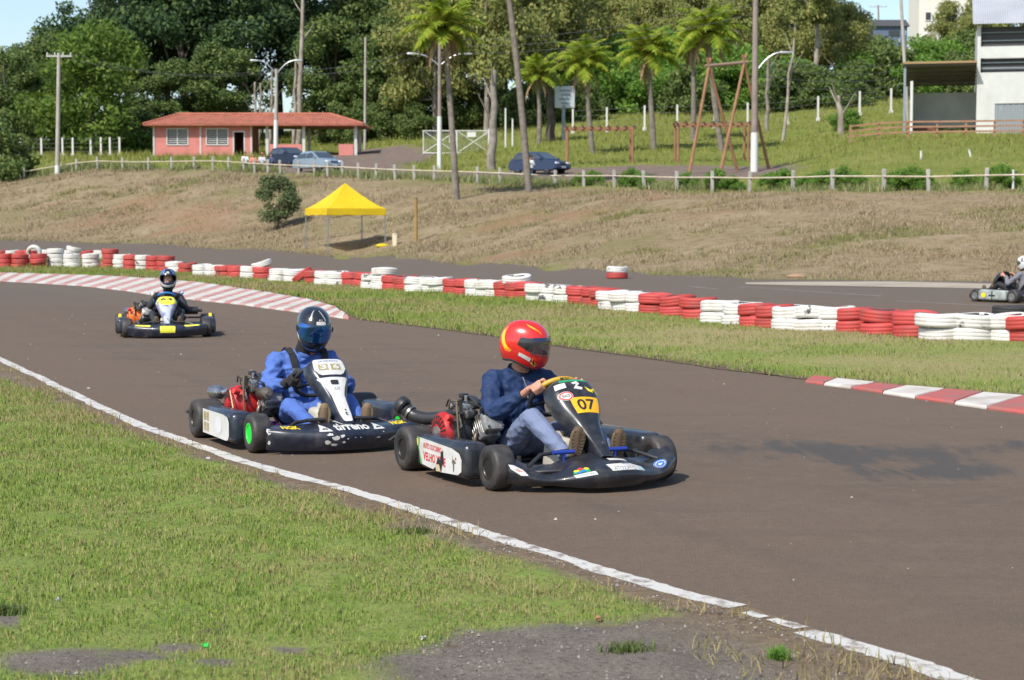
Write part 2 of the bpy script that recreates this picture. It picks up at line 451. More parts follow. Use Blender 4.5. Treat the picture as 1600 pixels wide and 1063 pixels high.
# -- asphalt: one sheet from the near edge to the toe of the bank
LINE_PX = [(-260,440),(-120,503),(0,562),(60,590),(150,634),(225,668),(300,694),(380,722),(460,745),(540,765),(620,789),(700,816),(780,842),(860,866),(960,899),(1060,929),(1150,950),(1200,968),(1255,985),(1320,1007),(1400,1030),(1480,1058),(1560,1086),(1700,1140)]
LINE = [G(*p) for p in LINE_PX]
def sheet_np(name, fx, nu, nv, mat):
    u = np.linspace(0, 1, nu+1); v = np.linspace(0, 1, nv+1)
    V = np.array([fx(a, b) for a in u for b in v]); w = nv+1
    i = (np.arange(nu)[:, None]*w+np.arange(nv)[None, :]).ravel()
    T = np.stack([i, i+w, i+w+1, i+1], 1)
    return mesh_np(name, V, T, mat, smooth=True)
def asphalt_mat():
    m = bpy.data.materials.new('track_asphalt'); m.use_nodes = True; nt = m.node_tree; N = nt.nodes; L = nt.links
    p = N['Principled BSDF']; p.inputs['Specular IOR Level'].default_value = .35
    tc = N.new('ShaderNodeTexCoord'); at = N.new('ShaderNodeAttribute'); at.attribute_name = 'wear'
    sp = N.new('ShaderNodeSeparateColor'); L.new(at.outputs['Color'], sp.inputs[0])
    def nz(s, lo, hi, det=6, vec=None, rg=.6):
        n = N.new('ShaderNodeTexNoise'); n.inputs['Scale'].default_value = s; n.inputs['Detail'].default_value = det; n.inputs['Roughness'].default_value = rg
        L.new(vec or tc.outputs['Object'], n.inputs['Vector']); r = N.new('ShaderNodeMapRange'); r.inputs[1].default_value = lo; r.inputs[2].default_value = hi
        L.new(n.outputs[0], r.inputs[0]); return r.outputs[0]
    def mix(f, a, b):
        x = N.new('ShaderNodeMix'); x.data_type = 'RGBA'
        for s, i in ((f, 0), (a, 6), (b, 7)):
            if isinstance(s, tuple): x.inputs[i].default_value = (*s, 1)
            elif isinstance(s, float): x.inputs[i].default_value = s
            else: L.new(s, x.inputs[i])
        return x.outputs[2]
    mp = N.new('ShaderNodeMapping'); mp.inputs['Rotation'].default_value = (0, 0, rad(-62)); mp.inputs['Scale'].default_value = (.12, 1.0, 1)
    L.new(tc.outputs['Object'], mp.inputs[0])
    c = mix(nz(0.302, 0.295, 0.487), (0.130, 0.094, 0.066), (0.152, 0.104, 0.070))
    c = mix(nz(1.1, .45, .75, 5, mp.outputs[0]), c, (0.160, 0.114, 0.081))
    c = mix(nz(2.3, .5, .72, 6, mp.outputs[0]), c, (0.106, 0.081, 0.061))
    c = mix(sp.outputs[1], c, (0.147, 0.101, 0.066))                      # dust gathered on the inner edge
    c = mix(sp.outputs[2], c, mix(nz(0.691, 0.252, 0.524), (0.117, 0.093, 0.072), (0.136, 0.109, 0.084)))                      # far track, greyer
    ru = N.new('ShaderNodeAttribute'); ru.attribute_name = 'rubber'; rs = N.new('ShaderNodeMath'); rs.operation = 'MULTIPLY'; L.new(ru.outputs['Fac'], rs.inputs[0]); L.new(nz(1.6, .3, .62, 5, mp.outputs[0]), rs.inputs[1])
    c = mix(rs.outputs[0], c, (0.074, 0.059, 0.046))
    vo = N.new('ShaderNodeTexVoronoi'); vo.feature = 'DISTANCE_TO_EDGE'; vo.inputs['Scale'].default_value = .55
    wv = N.new('ShaderNodeTexNoise'); wv.inputs['Scale'].default_value = 2.5; wv.inputs['Detail'].default_value = 6; L.new(tc.outputs['Object'], wv.inputs['Vector'])
    wa = N.new('ShaderNodeVectorMath'); wa.operation = 'MULTIPLY_ADD'; wa.inputs[1].default_value = (.6, .6, 0); L.new(wv.outputs['Color'], wa.inputs[0]); L.new(tc.outputs['Object'], wa.inputs[2]); L.new(wa.outputs[0], vo.inputs['Vector'])
    cr = N.new('ShaderNodeMapRange'); cr.inputs[1].default_value = .002; cr.inputs[2].default_value = .007; cr.inputs[3].default_value = .55; cr.inputs[4].default_value = 0; L.new(vo.outputs['Distance'], cr.inputs[0])
    ck = N.new('ShaderNodeMath'); ck.operation = 'MULTIPLY'; L.new(cr.outputs[0], ck.inputs[0]); L.new(nz(.22, .52, .6, 2), ck.inputs[1]); c = mix(ck.outputs[0], c, (0.052, 0.042, 0.034))
    g = nz(160, .42, .66, 3); gg = N.new('ShaderNodeMath'); gg.operation = 'MULTIPLY'; gg.inputs[1].default_value = .8; L.new(g, gg.inputs[0])
    c = mix(nz(22, .48, .70, 5), c, (0.108, 0.080, 0.059)); c = mix(nz(6, .52, .72, 5), c, (0.157, 0.113, 0.078))
    c = mix(gg.outputs[0], c, (0.074, 0.057, 0.043))
    g2 = nz(70, .64, .70, 2); c = mix(g2, c, (0.203, 0.164, 0.124))
    # oil stain with its own ragged shape
    st = N.new('ShaderNodeMath'); st.operation = 'ADD'; L.new(sp.outputs[0], st.inputs[0])
    mp2 = N.new('ShaderNodeMapping'); mp2.inputs['Scale'].default_value = (1, .22, 1); L.new(tc.outputs['Object'], mp2.inputs[0])
    nn = nz(2.6, .3, .7, 12, mp2.outputs[0], .78); n2 = N.new('ShaderNodeMath'); n2.operation = 'MULTIPLY_ADD'; n2.inputs[1].default_value = 1.7; n2.inputs[2].default_value = -.9
    L.new(nn, n2.inputs[0]); L.new(n2.outputs[0], st.inputs[1])
    rr = N.new('ShaderNodeMapRange'); rr.inputs[1].default_value = .34; rr.inputs[2].default_value = .80; L.new(st.outputs[0], rr.inputs[0])
    gm = N.new('ShaderNodeMath'); gm.operation = 'MINIMUM'; L.new(rr.outputs[0], gm.inputs[0])
    sm = N.new('ShaderNodeMath'); sm.operation = 'MULTIPLY'; sm.inputs[1].default_value = 4; L.new(sp.outputs[0], sm.inputs[0]); L.new(sm.outputs[0], gm.inputs[1])
    gx = N.new('ShaderNodeMath'); gx.operation = 'MULTIPLY'; gx.inputs[1].default_value = .80; L.new(gm.outputs[0], gx.inputs[0])
    c = mix(gx.outputs[0], c, mix(nz(120, .45, .6, 2), (0.045, 0.042, 0.037), (0.074, 0.067, 0.059)))
    L.new(c, p.inputs['Base Color'])
    ro = N.new('ShaderNodeMapRange'); ro.inputs[3].default_value = .93; ro.inputs[4].default_value = .72; L.new(gx.outputs[0], ro.inputs[0]); L.new(ro.outputs[0], p.inputs['Roughness'])
    b = N.new('ShaderNodeBump'); b.inputs['Strength'].default_value = .8; b.inputs['Distance'].default_value = .008
    L.new(nz(140, 0, 1, 4), b.inputs['Height']); L.new(b.outputs[0], p.inputs['Normal'])
    return m
def track_pt(a, b):
    # a across the view (pixel column), b from near to the toe
    px = lerp(-260, 1900, a); d1 = toe_d(px)+.3; d = lerp(4.6, d1, b**2.2)
    x = (px-800)/F_PX*d; z = terr(x, d)
    return (x, d, z+0.0)
me = sheet_np('asphalt_track', track_pt, 300, 260, asphalt_mat())
co = np.zeros(len(me.vertices)*3, np.float32); me.vertices.foreach_get('co', co); co = co.reshape(-1, 3)
pxs = 800+F_PX*co[:, 0]/co[:, 1]; pys = 355+F_PX*CAM_H/co[:, 1]
stain = np.zeros(len(co))
for cx, cy, rx, ry, w in ((1255,702,140,9,1), (1390,712,150,17,1), (1480,738,140,10,1), (1530,702,120,10,.8), (1230,694,60,6,.8), (1400,752,80,5,.6), (1200,715,60,8,.7)):
    stain = np.maximum(stain, w*np.clip(1.25-np.sqrt(((pxs-cx)/rx)**2+((pys-cy)/ry)**2)*.75, 0, 1))
ldist = seg_dist(co, LINE); IN_NEAR_ = [(545,500),(640,509),(720,519),(800,531),(900,546),(1000,559),(1100,574),(1200,587),(1265,600),(1420,624),(1600,648)]
dust = np.clip(1-ldist/1.3, 0, 1)*.8+np.clip(1-seg_dist(co, [G(*p) for p in IN_NEAR_])/1.4, 0, 1)*.5
far = np.clip((co[:, 1]-34)/8, 0, 1)
ca = me.color_attributes.new('wear', 'FLOAT_COLOR', 'POINT')
ca.data.foreach_set('color', np.stack([stain, dust, far, np.ones(len(co))], 1).astype(np.float32).ravel())
rub = np.zeros(len(co))
for off, wd, st in ((1.0, .10, .5), (2.05, .10, .55), (2.6, .13, .4), (3.35, .09, .5), (3.75, .13, .45), (4.6, .12, .35), (5.2, .1, .3)):
    dd = ldist+.5*np.sin(co[:, 1]*.11+off*2)-off; rub = np.maximum(rub, st*np.clip(1-np.abs(dd)/wd/1.6, 0, 1))
rub = np.maximum(rub, .32*np.clip(1-np.abs(ldist-2.9)/2.2, 0, 1)); rub *= (co[:, 0] > np.interp(co[:, 1], [p.y for p in LINE[::-1]], [p.x for p in LINE[::-1]]))
ra = me.attributes.new('rubber', 'FLOAT', 'POINT'); ra.data.foreach_set('value', rub.astype(np.float32))
tag(link('asphalt_track', me), kind='structure')

# -- painted white line with chipped ends: short painted lengths
def ribbon(name, pts, w, mat, z=0.004, chips=0.0, seed=1, parent=None, ter=False):
    rn = random.Random(seed); mb = MB(); fine = []
    for a, b in zip(pts[:-1], pts[1:]):
        n = max(1, int((Vector(b)-Vector(a)).length/(.035 if chips and not ter and w > .02 and a.y < 24 else .15)))
        for i in range(n): fine.append(Vector(a).lerp(Vector(b), i/n))
    fine.append(Vector(pts[-1]))
    L_, R_ = [], []
    for i, p in enumerate(fine):
        d = fine[min(i+1, len(fine)-1)]-fine[max(i-1, 0)]; d.z = 0; d.normalize(); nrm = Vector((-d.y, d.x, 0))
        lowf = lambda k: mnoise.noise((i*.035, k, seed))*.022+mnoise.noise((i*.16, k, seed))*.010; j1 = rn.gauss(0, chips*.35)+(lowf(1) if chips else 0); j2 = rn.gauss(0, chips*.35)+(lowf(9) if chips else 0)
        for lst, k in ((L_, w/2+j1), (R_, -w/2+j2)):
            q = p+nrm*k; q.z = (terr(q.x, q.y) if ter else 0)+z; lst.append(q)
    for i in range(len(fine)-1):
        mb.add([L_[i], R_[i], R_[i+1], L_[i+1]], [(0, 1, 2, 3)])
    return tag(mb.build(name, mat, parent, smooth=0), kind='structure')
WHITE_ROAD = M('worn_white_road_paint', (.50, .485, .45), .85, col2=(.20, .165, .135), vscale=10, vlo=.52, vhi=.66, bump=.4, bscale=90)
line_parts = [LINE[:17]]
ribbon('white_line', LINE[:17], .108, WHITE_ROAD, .005, .012, 1)
ribbon('white_line', [G(1165,958), G(1197,966)], .05, WHITE_ROAD, .005, .012, 2)
ribbon('white_line', [G(1205,969), G(1252,983)], .06, WHITE_ROAD, .005, .012, 3)
ribbon('white_line', [G(1256,988)]+LINE[19:], .105, WHITE_ROAD, .005, .014, 4)
FARW = M('faded_white_road_paint', (.34, .32, .30), .9, col2=(.2, .18, .17), vscale=1.5)
for a, b, w in (((1154,448.5),(1378,463.2),.10), ((1400,470.5),(1640,483),.09), ((270,403.5),(330,402.2),.18), ((1075,448),(1120,452),.1)):
    pts = [G(lerp(a[0], b[0], i/6), lerp(a[1], b[1], i/6)) for i in range(7)]
    ribbon('white_line', pts, w, FARW, .006, .01, 5)

# -- pale concrete run-off beside the far track on the right
mb = MB(); ro = [(1165,445),(1250,447),(1380,449),(1500,451),(1760,454)]; rf = [(1165,442.5),(1250,441.5),(1380,441),(1500,441),(1760,441.5)]
for i in range(len(ro)-1):
    mb.add([G(*ro[i])+Vector((0,0,.012)), G(*ro[i+1])+Vector((0,0,.012)), G(*rf[i+1])+Vector((0,0,.02)), G(*rf[i])+Vector((0,0,.02))], [(0,1,2,3)])
tag(mb.build('concrete_runoff', M('pale_concrete', (.36, .31, .245), .9, col2=(.28, .23, .17), vscale=.6)), kind='structure')

# -- infield grass between the two tracks
IN_NEAR = [(-300,424),(0,428.5),(100,430.5),(200,434.5),(300,441.5),(400,454),(480,467),(530,484),(560,500),(640,509),(720,519),(800,531),(900,546),(1000,559),(1100,574),(1200,587),(1265,594),(1320,597),(1420,607),(1536,616),(1600,621),(1750,640)]
IN_FAR = [(-300,404),(0,407),(100,408.5),(200,412),(300,418),(400,424),(480,431),(530,434),(560,436),(640,440),(720,446),(800,452),(900,461),(1000,467),(1100,473),(1200,481),(1265,485),(1320,488),(1420,492),(1536,495),(1600,496),(1750,503)]
def inf_pt(a, b):
    px = lerp(-300, 1750, a)
    y0 = np.interp(px, [p[0] for p in IN_NEAR], [p[1] for p in IN_NEAR]); y1 = np.interp(px, [p[0] for p in IN_FAR], [p[1] for p in IN_FAR])
    p = G(px, 0.1*0+float(y0)); q = G(px, float(y1)); r = p.lerp(q, b)
    r.z = terr(r.x, r.y)+.006; return r
GRASS_SOIL = M('infield_turf', (.13, .195, .034), 1.0, col2=(.215, .22, .07), vscale=.9, vlo=.38, vhi=.66, bump=1.0, bscale=14, spec=.1, big=(.26, .22, .105), bigscale=.16)
def bed_edge(m):
    nt = m.node_tree; N = nt.nodes; L = nt.links; p = N['Principled BSDF']; src = p.inputs['Base Color'].links[0].from_socket
    at = N.new('ShaderNodeAttribute'); at.attribute_name = 'edge'; x = N.new('ShaderNodeMix'); x.data_type = 'RGBA'; L.new(at.outputs['Fac'], x.inputs[0]); L.new(src, x.inputs[6]); x.inputs[7].default_value = (.115, .085, .058, 1); L.new(x.outputs[2], p.inputs['Base Color'])
bed_edge(GRASS_SOIL)
me = sheet_np('infield_grass_bed', lambda a, b: inf_pt(a, b**2.2), 420, 60, GRASS_SOIL)
co = np.zeros(len(me.vertices)*3, np.float32); me.vertices.foreach_get('co', co); co = co.reshape(-1, 3)
ed = seg_dist(co, [G(*p) for p in IN_NEAR]); jit = (fbm(co, 1.7, 37)-.5)*.5; first = ed < .02; co[:, 1] += np.where(first, jit*.7, 0); me.vertices.foreach_set('co', co.ravel())
ea = me.attributes.new('edge', 'FLOAT', 'POINT'); ea.data.foreach_set('value', np.clip(1.15-(ed+jit*.6)/.45, 0, 1).astype(np.float32))
tag(link('infield_grass_bed', me), kind='structure')
IN_POLY = [G(*p).to_2d() for p in IN_NEAR]+[G(*p).to_2d() for p in IN_FAR[::-1]]
BL_GREEN = [(0, (.12, .215, .026)), (.4, (.18, .275, .04)), (.7, (.26, .31, .065)), (1, (.40, .36, .15))]
BL_DRY = [(0, (.20, .20, .06)), (.4, (.27, .235, .095)), (.75, (.36, .29, .14)), (1, (.42, .34, .19))]
MG = M('grass_blade', (.1, .15, .03), .75, island=BL_GREEN, trans=.25, spec=.15, up=.75)
MD = M('dry_grass_blade', (.2, .2, .05), .8, island=BL_DRY, trans=.2, spec=.15, up=.7)
def scatter_poly(poly, n):
    xs = [p[0] for p in poly]; ysl = [p[1] for p in poly]
    P = np.stack([RNG.uniform(min(xs), max(xs), n), RNG.uniform(min(ysl), max(ysl), n)], 1)
    return P[in_poly(P, poly)]
def grass_obj(name, P, h, w, mat, lean=.45, seg=1, zoff=0.0):
    Q = np.concatenate([P, (terr_np(P[:, 0], P[:, 1])+zoff)[:, None]], 1)
    Vb, Tb = blades(Q, h, w, lean, seg)
    return tag(link(name, mesh_np(name, Vb, Tb, mat)), kind='stuff')
P = scatter_poly(IN_POLY, 1300000)
u = 800+F_PX*P[:, 0]/P[:, 1]; inv = (u > -40) & (u < 1640); P = P[inv]
keep = RNG.random(len(P)) < np.clip((34/P[:, 1])**1.3, .10, 1.0)*.95; P = P[keep][:300000]
dr = fbm(P, .35, 31)+.25*(vnoise(P, 2.5, 33)-.5)+RNG.normal(0, .10, len(P))
isd = dr > .56
edge = np.clip(1.0-seg_dist(P, [G(*p) for p in IN_NEAR])/1.3, 0, 1)
isd &= ~((edge > .15) & (P[:, 0] > -2) & (RNG.random(len(P)) < .8))
sz = (P[:, 1]/24)**.8*(1+.45*edge)
h = RNG.uniform(.026, .062, len(P))*sz*(.45+1.1*vnoise(P, 1.1, 35)); w = RNG.uniform(.006, .011, len(P))*sz*1.2
grass_obj('infield_grass', P[~isd], h[~isd], w[~isd], MG, .55, 1, .0)
grass_obj('dry_infield_grass', P[isd], h[isd]*.9, w[isd], MD, .6, 1, .0)

# -- near verge: soil and broken asphalt, grass on it
VERGE_IN = LINE
vmin = Vector((-7.2, 4.4)); vmax = Vector((3.2, 26))
def verge_edge(y): return float(np.interp(y, [p.y for p in LINE[::-1]], [p.x for p in LINE[::-1]]))
GR_PX = [(-60,560),(0,592),(60,612),(120,640),(190,664),(235,680),(310,712),(390,742),(480,768),(545,790),(610,808),(660,822),(700,846),(770,870),(850,888),(910,905),(975,928),(1020,944),(1040,960),(1000,972),(930,976),(860,984),(800,992),(735,990),(695,1005),(655,1032),(590,1063),(540,1090),(-100,1200),(-400,1200)]
GR_POLY = [G(*p).to_2d() for p in GR_PX]
GR_EDGE = [G(*p) for p in GR_PX]
HOLES = [(80,1050,115,22),(210,1040,70,10),(270,1026,38,8),(0,980,22,14),(330,1050,40,8),(655,832,55,9),(445,1030,30,5)]
def grass_density(P):
    ins = in_poly(P, GR_POLY); sd = seg_dist(P, GR_EDGE); sd = np.where(ins, sd, -sd)
    pxs = 800+F_PX*P[:, 0]/P[:, 1]; pys = 355+F_PX*CAM_H/P[:, 1]
    d = np.clip(.5+(sd+(fbm(P, 2.2, 41)-.5)*.5)/.16, 0, 1)
    ll = seg_dist(P, LINE); d *= np.clip((ll-.10-.30*(fbm(P, 1.3, 43)-.25))/.16, 0, 1)
    for cx, cy, rx, ry in HOLES:
        r = np.sqrt(((pxs-cx)/rx)**2+((pys-cy)/ry)**2)+(fbm(P, 5, 47)-.5)*.8
        d *= np.clip((r-.75)/.5, 0, 1)
    return d
nuv, nvv = 190, 300
def verge_pt(a, b):
    y = lerp(4.3, 27, b**1.7); xe = verge_edge(y); x = lerp(xe-9.5, xe+.06, a**.6)
    e = min(1, (xe-x)/.25) if x < xe else 0
    bump = (mnoise.noise((x*3.1, y*3.1, 0))*.018+mnoise.noise((x*11, y*11, 3))*.008)*max(0, e)
    return (x, y, .0015+.012*max(0, e)+bump)
me = sheet_np('verge_soil', verge_pt, nuv, nvv, None)
co = np.zeros(len(me.vertices)*3, np.float32); me.vertices.foreach_get('co', co); co = co.reshape(-1, 3)
gd = grass_density(co); ld = seg_dist(co, LINE)
strip = np.clip(1.15-(ld+(fbm(co, 3, 51)-.5)*.5)/.55, 0, 1)
ca = me.color_attributes.new('mask', 'FLOAT_COLOR', 'POINT')
ca.data.foreach_set('color', np.stack([gd, strip, gd*0, gd*0+1], 1).astype(np.float32).ravel())
def verge_mat():
    m = bpy.data.materials.new('verge_soil'); m.use_nodes = True; nt = m.node_tree; N = nt.nodes; L = nt.links
    p = N['Principled BSDF']; p.inputs['Roughness'].default_value = .95; p.inputs['Specular IOR Level'].default_value = .2
    at = N.new('ShaderNodeAttribute'); at.attribute_name = 'mask'; sp = N.new('ShaderNodeSeparateColor'); L.new(at.outputs['Color'], sp.inputs[0])
    tc = N.new('ShaderNodeTexCoord')
    def nz(s, lo, hi, det=6):
        n = N.new('ShaderNodeTexNoise'); n.inputs['Scale'].default_value = s; n.inputs['Detail'].default_value = det; n.inputs['Roughness'].default_value = .65
        L.new(tc.outputs['Object'], n.inputs['Vector']); r = N.new('ShaderNodeMapRange'); r.inputs[1].default_value = lo; r.inputs[2].default_value = hi
        L.new(n.outputs[0], r.inputs[0]); return r.outputs[0]
    def mix(f, a, b):
        x = N.new('ShaderNodeMix'); x.data_type = 'RGBA'
        for s, i in ((f, 0), (a, 6), (b, 7)):
            if isinstance(s, tuple): x.inputs[i].default_value = (*s, 1)
            else: L.new(s, x.inputs[i])
        return x.outputs[2]
    old = mix(nz(2.5, .35, .65), (.125, .106, .086), (.168, .143, .116)); old = mix(nz(45, .5, .62, 3), old, (.085, .072, .062)); old = mix(nz(90, .62, .7, 2), old, (.33, .30, .27))
    soil = mix(nz(9, .35, .65), (.135, .095, .06), (.21, .155, .095)); soil = mix(nz(28, .5, .66, 4), soil, (.10, .07, .045))
    grs = mix(nz(5, .35, .65), (.135, .205, .034), (.21, .235, .065)); grs = mix(nz(30, .52, .70, 3), grs, (.105, .10, .04))
    c = mix(sp.outputs[1], old, soil); c = mix(sp.outputs[0], c, grs); L.new(c, p.inputs['Base Color'])
    b = N.new('ShaderNodeBump'); b.inputs['Strength'].default_value = .9; b.inputs['Distance'].default_value = .012
    L.new(nz(60, 0, 1, 6), b.inputs['Height']); L.new(b.outputs[0], p.inputs['Normal']); return m
me.materials.append(verge_mat()); tag(link('verge_soil', me), kind='structure')
# blades
n = 1500000
P = np.stack([RNG.uniform(-7.6, 2.4, n), 4.9+(RNG.random(n)**1.25)*19.5], 1)
u = 800+F_PX*P[:, 0]/P[:, 1]; P = P[(u > -60) & (u < 1660) & (P[:, 0] < np.interp(P[:, 1], [p.y for p in LINE[::-1]], [p.x for p in LINE[::-1]])-.10)]
keep = RNG.random(len(P)) < np.clip(grass_density(P), 0, 1)*np.clip((9.0/P[:, 1])**1.0, .25, 1)*.62
P = P[keep]
tuft = vnoise(P, 6.0, 61)*.5+vnoise(P, 2.3, 62)*.5
dr = fbm(P, 1.1, 65)*.75+.25*vnoise(P, 7, 66)+RNG.normal(0, .13, len(P))
isd = dr > .635
sz = np.clip(P[:, 1]/9, .8, 2)**.6
h = RNG.uniform(.012, .034, len(P))*(.4+1.1*tuft)*sz; w = RNG.uniform(.0028, .0052, len(P))*sz
grass_obj('verge_grass', P[~isd], h[~isd], w[~isd], M('verge_grass_blade', (.1, .15, .03), .7, island=[(0, (.095, .18, .022)), (.4, (.17, .275, .036)), (.75, (.26, .335, .062)), (1, (.44, .42, .17))], trans=.25, spec=.2, up=.72), .6, 2, .012)
grass_obj('dry_verge_grass', P[isd], h[isd]*.9, w[isd], MD, .8, 2, .012)
# dead straw and thin weeds along the strip beside the line
n = 120000
P = np.stack([RNG.uniform(-7, 2.4, n), RNG.uniform(4.9, 22, n)], 1)
xe = np.interp(P[:, 1], [p.y for p in LINE[::-1]], [p.x for p in LINE[::-1]]); off = xe-P[:, 0]
P = P[(off > .08) & (off < .75) & (fbm(P, 1.6, 71) > .47)]; P = P[:9000]
Q = np.concatenate([P, np.full((len(P), 1), .016)], 1)
Vb, Tb = blades(Q, RNG.uniform(.03, .09, len(P)), RNG.uniform(.003, .005, len(P)), 2.2, 2)
tag(link('straw_litter', mesh_np('straw_litter', Vb, Tb, MD)), kind='stuff')
# loose stones and crumbs of asphalt
def pebble_mesh(name, mat, seed):
    rn = random.Random(seed); mb = MB(); mb.ell((0, 0, 0), (1, .8, .55), nu=6, nv=4)
    mb.v = [v*(1+rn.uniform(-.18, .18)) for v in mb.v]; return mb.mesh(name, mat, 50)
def crumbs(name, P, s, mat):
    b = np.array([(1, 0, 0), (-.5, .87, 0), (-.5, -.87, 0), (0, 0, .8)])
    a = RNG.uniform(0, 6.28, len(P)); c_, s_ = np.cos(a), np.sin(a)
    R = np.stack([np.stack([c_, -s_, 0*a], 1), np.stack([s_, c_, 0*a], 1), np.stack([0*a, 0*a, 0*a+1], 1)], 1)
    Vv = np.einsum('nij,kj->nki', R, b)*s[:, None, None]*RNG.uniform(.6, 1.3, (len(P), 4, 1))+P[:, None, :]
    k = 4*np.arange(len(P))[:, None]
    Tt = np.concatenate([k+np.array([[0, 1, 3]]), k+np.array([[1, 2, 3]]), k+np.array([[2, 0, 3]])], 0)
    return tag(link(name, mesh_np(name, Vv.reshape(-1, 3), Tt, mat)), kind='stuff')
n = 60000; P = np.stack([RNG.uniform(-4, 2.6, n), RNG.uniform(5.2, 9.5, n)], 1)
xe = np.interp(P[:, 1], [p.y for p in LINE[::-1]], [p.x for p in LINE[::-1]])
P = P[(P[:, 0] < xe-.07) & (grass_density(P) < .3)][:14000]
crumbs('asphalt_crumbs', np.concatenate([P, np.full((len(P), 1), .012)], 1), RNG.lognormal(-5.5, .45, len(P)), M('asphalt_crumb', (.15, .13, .115), .95, island=[(0, (.08, .07, .06)), (.6, (.17, .145, .125)), (1, (.33, .30, .27))]))
n = 2600; P = np.stack([RNG.uniform(-9, 8, n), RNG.uniform(6, 32, n)], 1)
xe = np.interp(P[:, 1], [p.y for p in LINE[::-1]], [p.x for p in LINE[::-1]]); P = P[(P[:, 0] > xe+.1) & ~in_poly(P, IN_POLY)][:420]
crumbs('track_grit', np.concatenate([P, np.full((len(P), 1), .001)], 1), RNG.lognormal(-5.2, .5, len(P)), M('track_grit', (.36, .32, .27), .9, island=[(0, (.10, .08, .07)), (.4, (.3, .26, .22)), (1, (.5, .46, .4))]))
# green weeds growing through the broken asphalt
def weed(px, py, name, label, n, hh, spread, mat, seed):
    rn = np.random.default_rng(seed); c = G(px, py); Pq = np.zeros((n, 3)); Pq[:, 0] = rn.normal(0, spread, n); Pq[:, 1] = rn.normal(0, spread*.7, n); Pq[:, 2] = 0
    Vb, Tb = blades(Pq, rn.uniform(.35, 1, n)*hh, rn.uniform(.004, .008, n), .9, 2)
    o = link(name, mesh_np(name, Vb, Tb, mat)); o.location = (c.x, c.y, .012); return tag(o, label, 'weed')
MW = M('weed_leaf', (.08, .13, .03), .7, island=[(0, (.07, .11, .025)), (.6, (.11, .16, .035)), (1, (.17, .18, .06))], trans=.3)
MW2 = M('bright_weed_leaf', (.1, .25, .03), .6, island=[(0, (.11, .24, .035)), (1, (.2, .36, .06))], trans=.35)
weed(985, 1026, 'weed', 'low dark green weed tuft on the broken asphalt at the bottom', 300, .055, .042, MW, 1)
weed(1215, 1040, 'weed', 'bright green grass tuft by the bottom end of the white line', 260, .075, .015, MW2, 2)
weed(650, 838, 'weed', 'dark leafy weed on the bare verge near the white line', 280, .05, .042, MW, 3)
weed(10, 965, 'weed', 'dark weed clump at the left edge of the near grass', 280, .06, .036, MW, 4)
def litter(px, py, name, label, cat, d, mat, rz):
    c = G(px, py); mb = MB(); mb.rbox((0, 0, 0), tuple(x*.45 for x in d), min(d)*.14, 2, Matrix.Rotation(.2, 3, 'X'))
    mb.v = [v+Vector((random.gauss(0, .004), random.gauss(0, .004), random.gauss(0, .003))) for v in mb.v]; o = mb.build(name, mat); o.location = (c.x, c.y, .020); o.rotation_euler = (0.1, .15, rz); return tag(o, label, cat)
LWHITE = M('litter_white', (.50, .49, .46), .8)
litter(661, 1005, 'paper_scrap', 'white scrap of litter in the grass near the broken asphalt', 'litter', (.045, .02, .015), LWHITE, .5)
litter(91, 945, 'paper_scrap', 'small white scrap of litter far left in the near grass', 'litter', (.025, .02, .03), LWHITE, 0)
litter(323, 1017, 'plastic_scrap', 'bright green plastic scrap in the grass at bottom left', 'litter', (.06, .03, .015), M('litter_green', (.05, .55, .08), .4), .3)
litter(325, 721, 'paper_scrap', 'white scrap of litter in the grass beside the blue kart', 'litter', (.05, .03, .015), LWHITE, .2)
litter(935, 975, 'clay_stone', 'small reddish stone at the grass edge by the broken asphalt', 'stone', (.05, .035, .022), M('red_stone', (.36, .17, .10), .9), .2)

# ================================================================ KERBS
KRED = M('kerb_red_paint', (.38, .085, .075), .8, col2=(.24, .12, .10), vscale=3, vlo=.45, vhi=.7, bump=.3, bscale=40)
KPINK = M('faded_kerb_red_paint', (.42, .16, .14), .85, col2=(.48, .32, .28), vscale=1.6, vlo=.4, vhi=.7)
KWHITE = M('kerb_white_paint', (.52, .49, .445), .85, col2=(.36, .31, .265), vscale=2.5, vlo=.46, vhi=.68, bump=.3, bscale=40)
def kerb(name, label, near, far, edges, cols, h):
    root = empty(name, G(*near[len(near)//2]), 0, kind='structure')
    base = root.location.copy()
    nx_, ny_ = zip(*near); fx_, fy_ = zip(*far)
    tn = np.linspace(0, 1, len(near)); tf = np.linspace(0, 1, len(far))
    def at(xs_, ys_, tt, t): return G(float(np.interp(t, tt, xs_)), float(np.interp(t, tt, ys_)))
    for i in range(len(edges)-1):
        a, b = edges[i], edges[i+1]; e = (b-a)*.012; a += e; b -= e
        p = [at(nx_, ny_, tn, a), at(nx_, ny_, tn, b), at(fx_, fy_, tf, b), at(fx_, fy_, tf, a)]
        hh = h*(1+.12*math.sin(i*2.3)); inn = .92
        c = sum(p, Vector())/4; mb = MB()
        bot = [q-base+Vector((0, 0, -.02)) for q in p]
        mid = [q-base+Vector((0, 0, .012 if k < 2 else hh*.9)) for k, q in enumerate(p)]
        top = [q.lerp(c, .06)-base+Vector((0, 0, .030 if k < 2 else hh)) for k, q in enumerate(p)]
        vs = bot+mid+top
        fs = [(k, (k+1) % 4, (k+1) % 4+4, k+4) for k in range(4)]+[(k+4, (k+1) % 4+4, (k+1) % 4+8, k+8) for k in range(4)]+[(8, 9, 10, 11)]
        mb.add(vs, fs); mb.build('kerb_block', cols[i], root, smooth=0)
    return root
near = [(-60,436),(13,440.5),(60,443),(130,447.5),(200,455.5),(240,462),(305,469.5),(370,476),(430,484),(490,492),(545,499.5)]
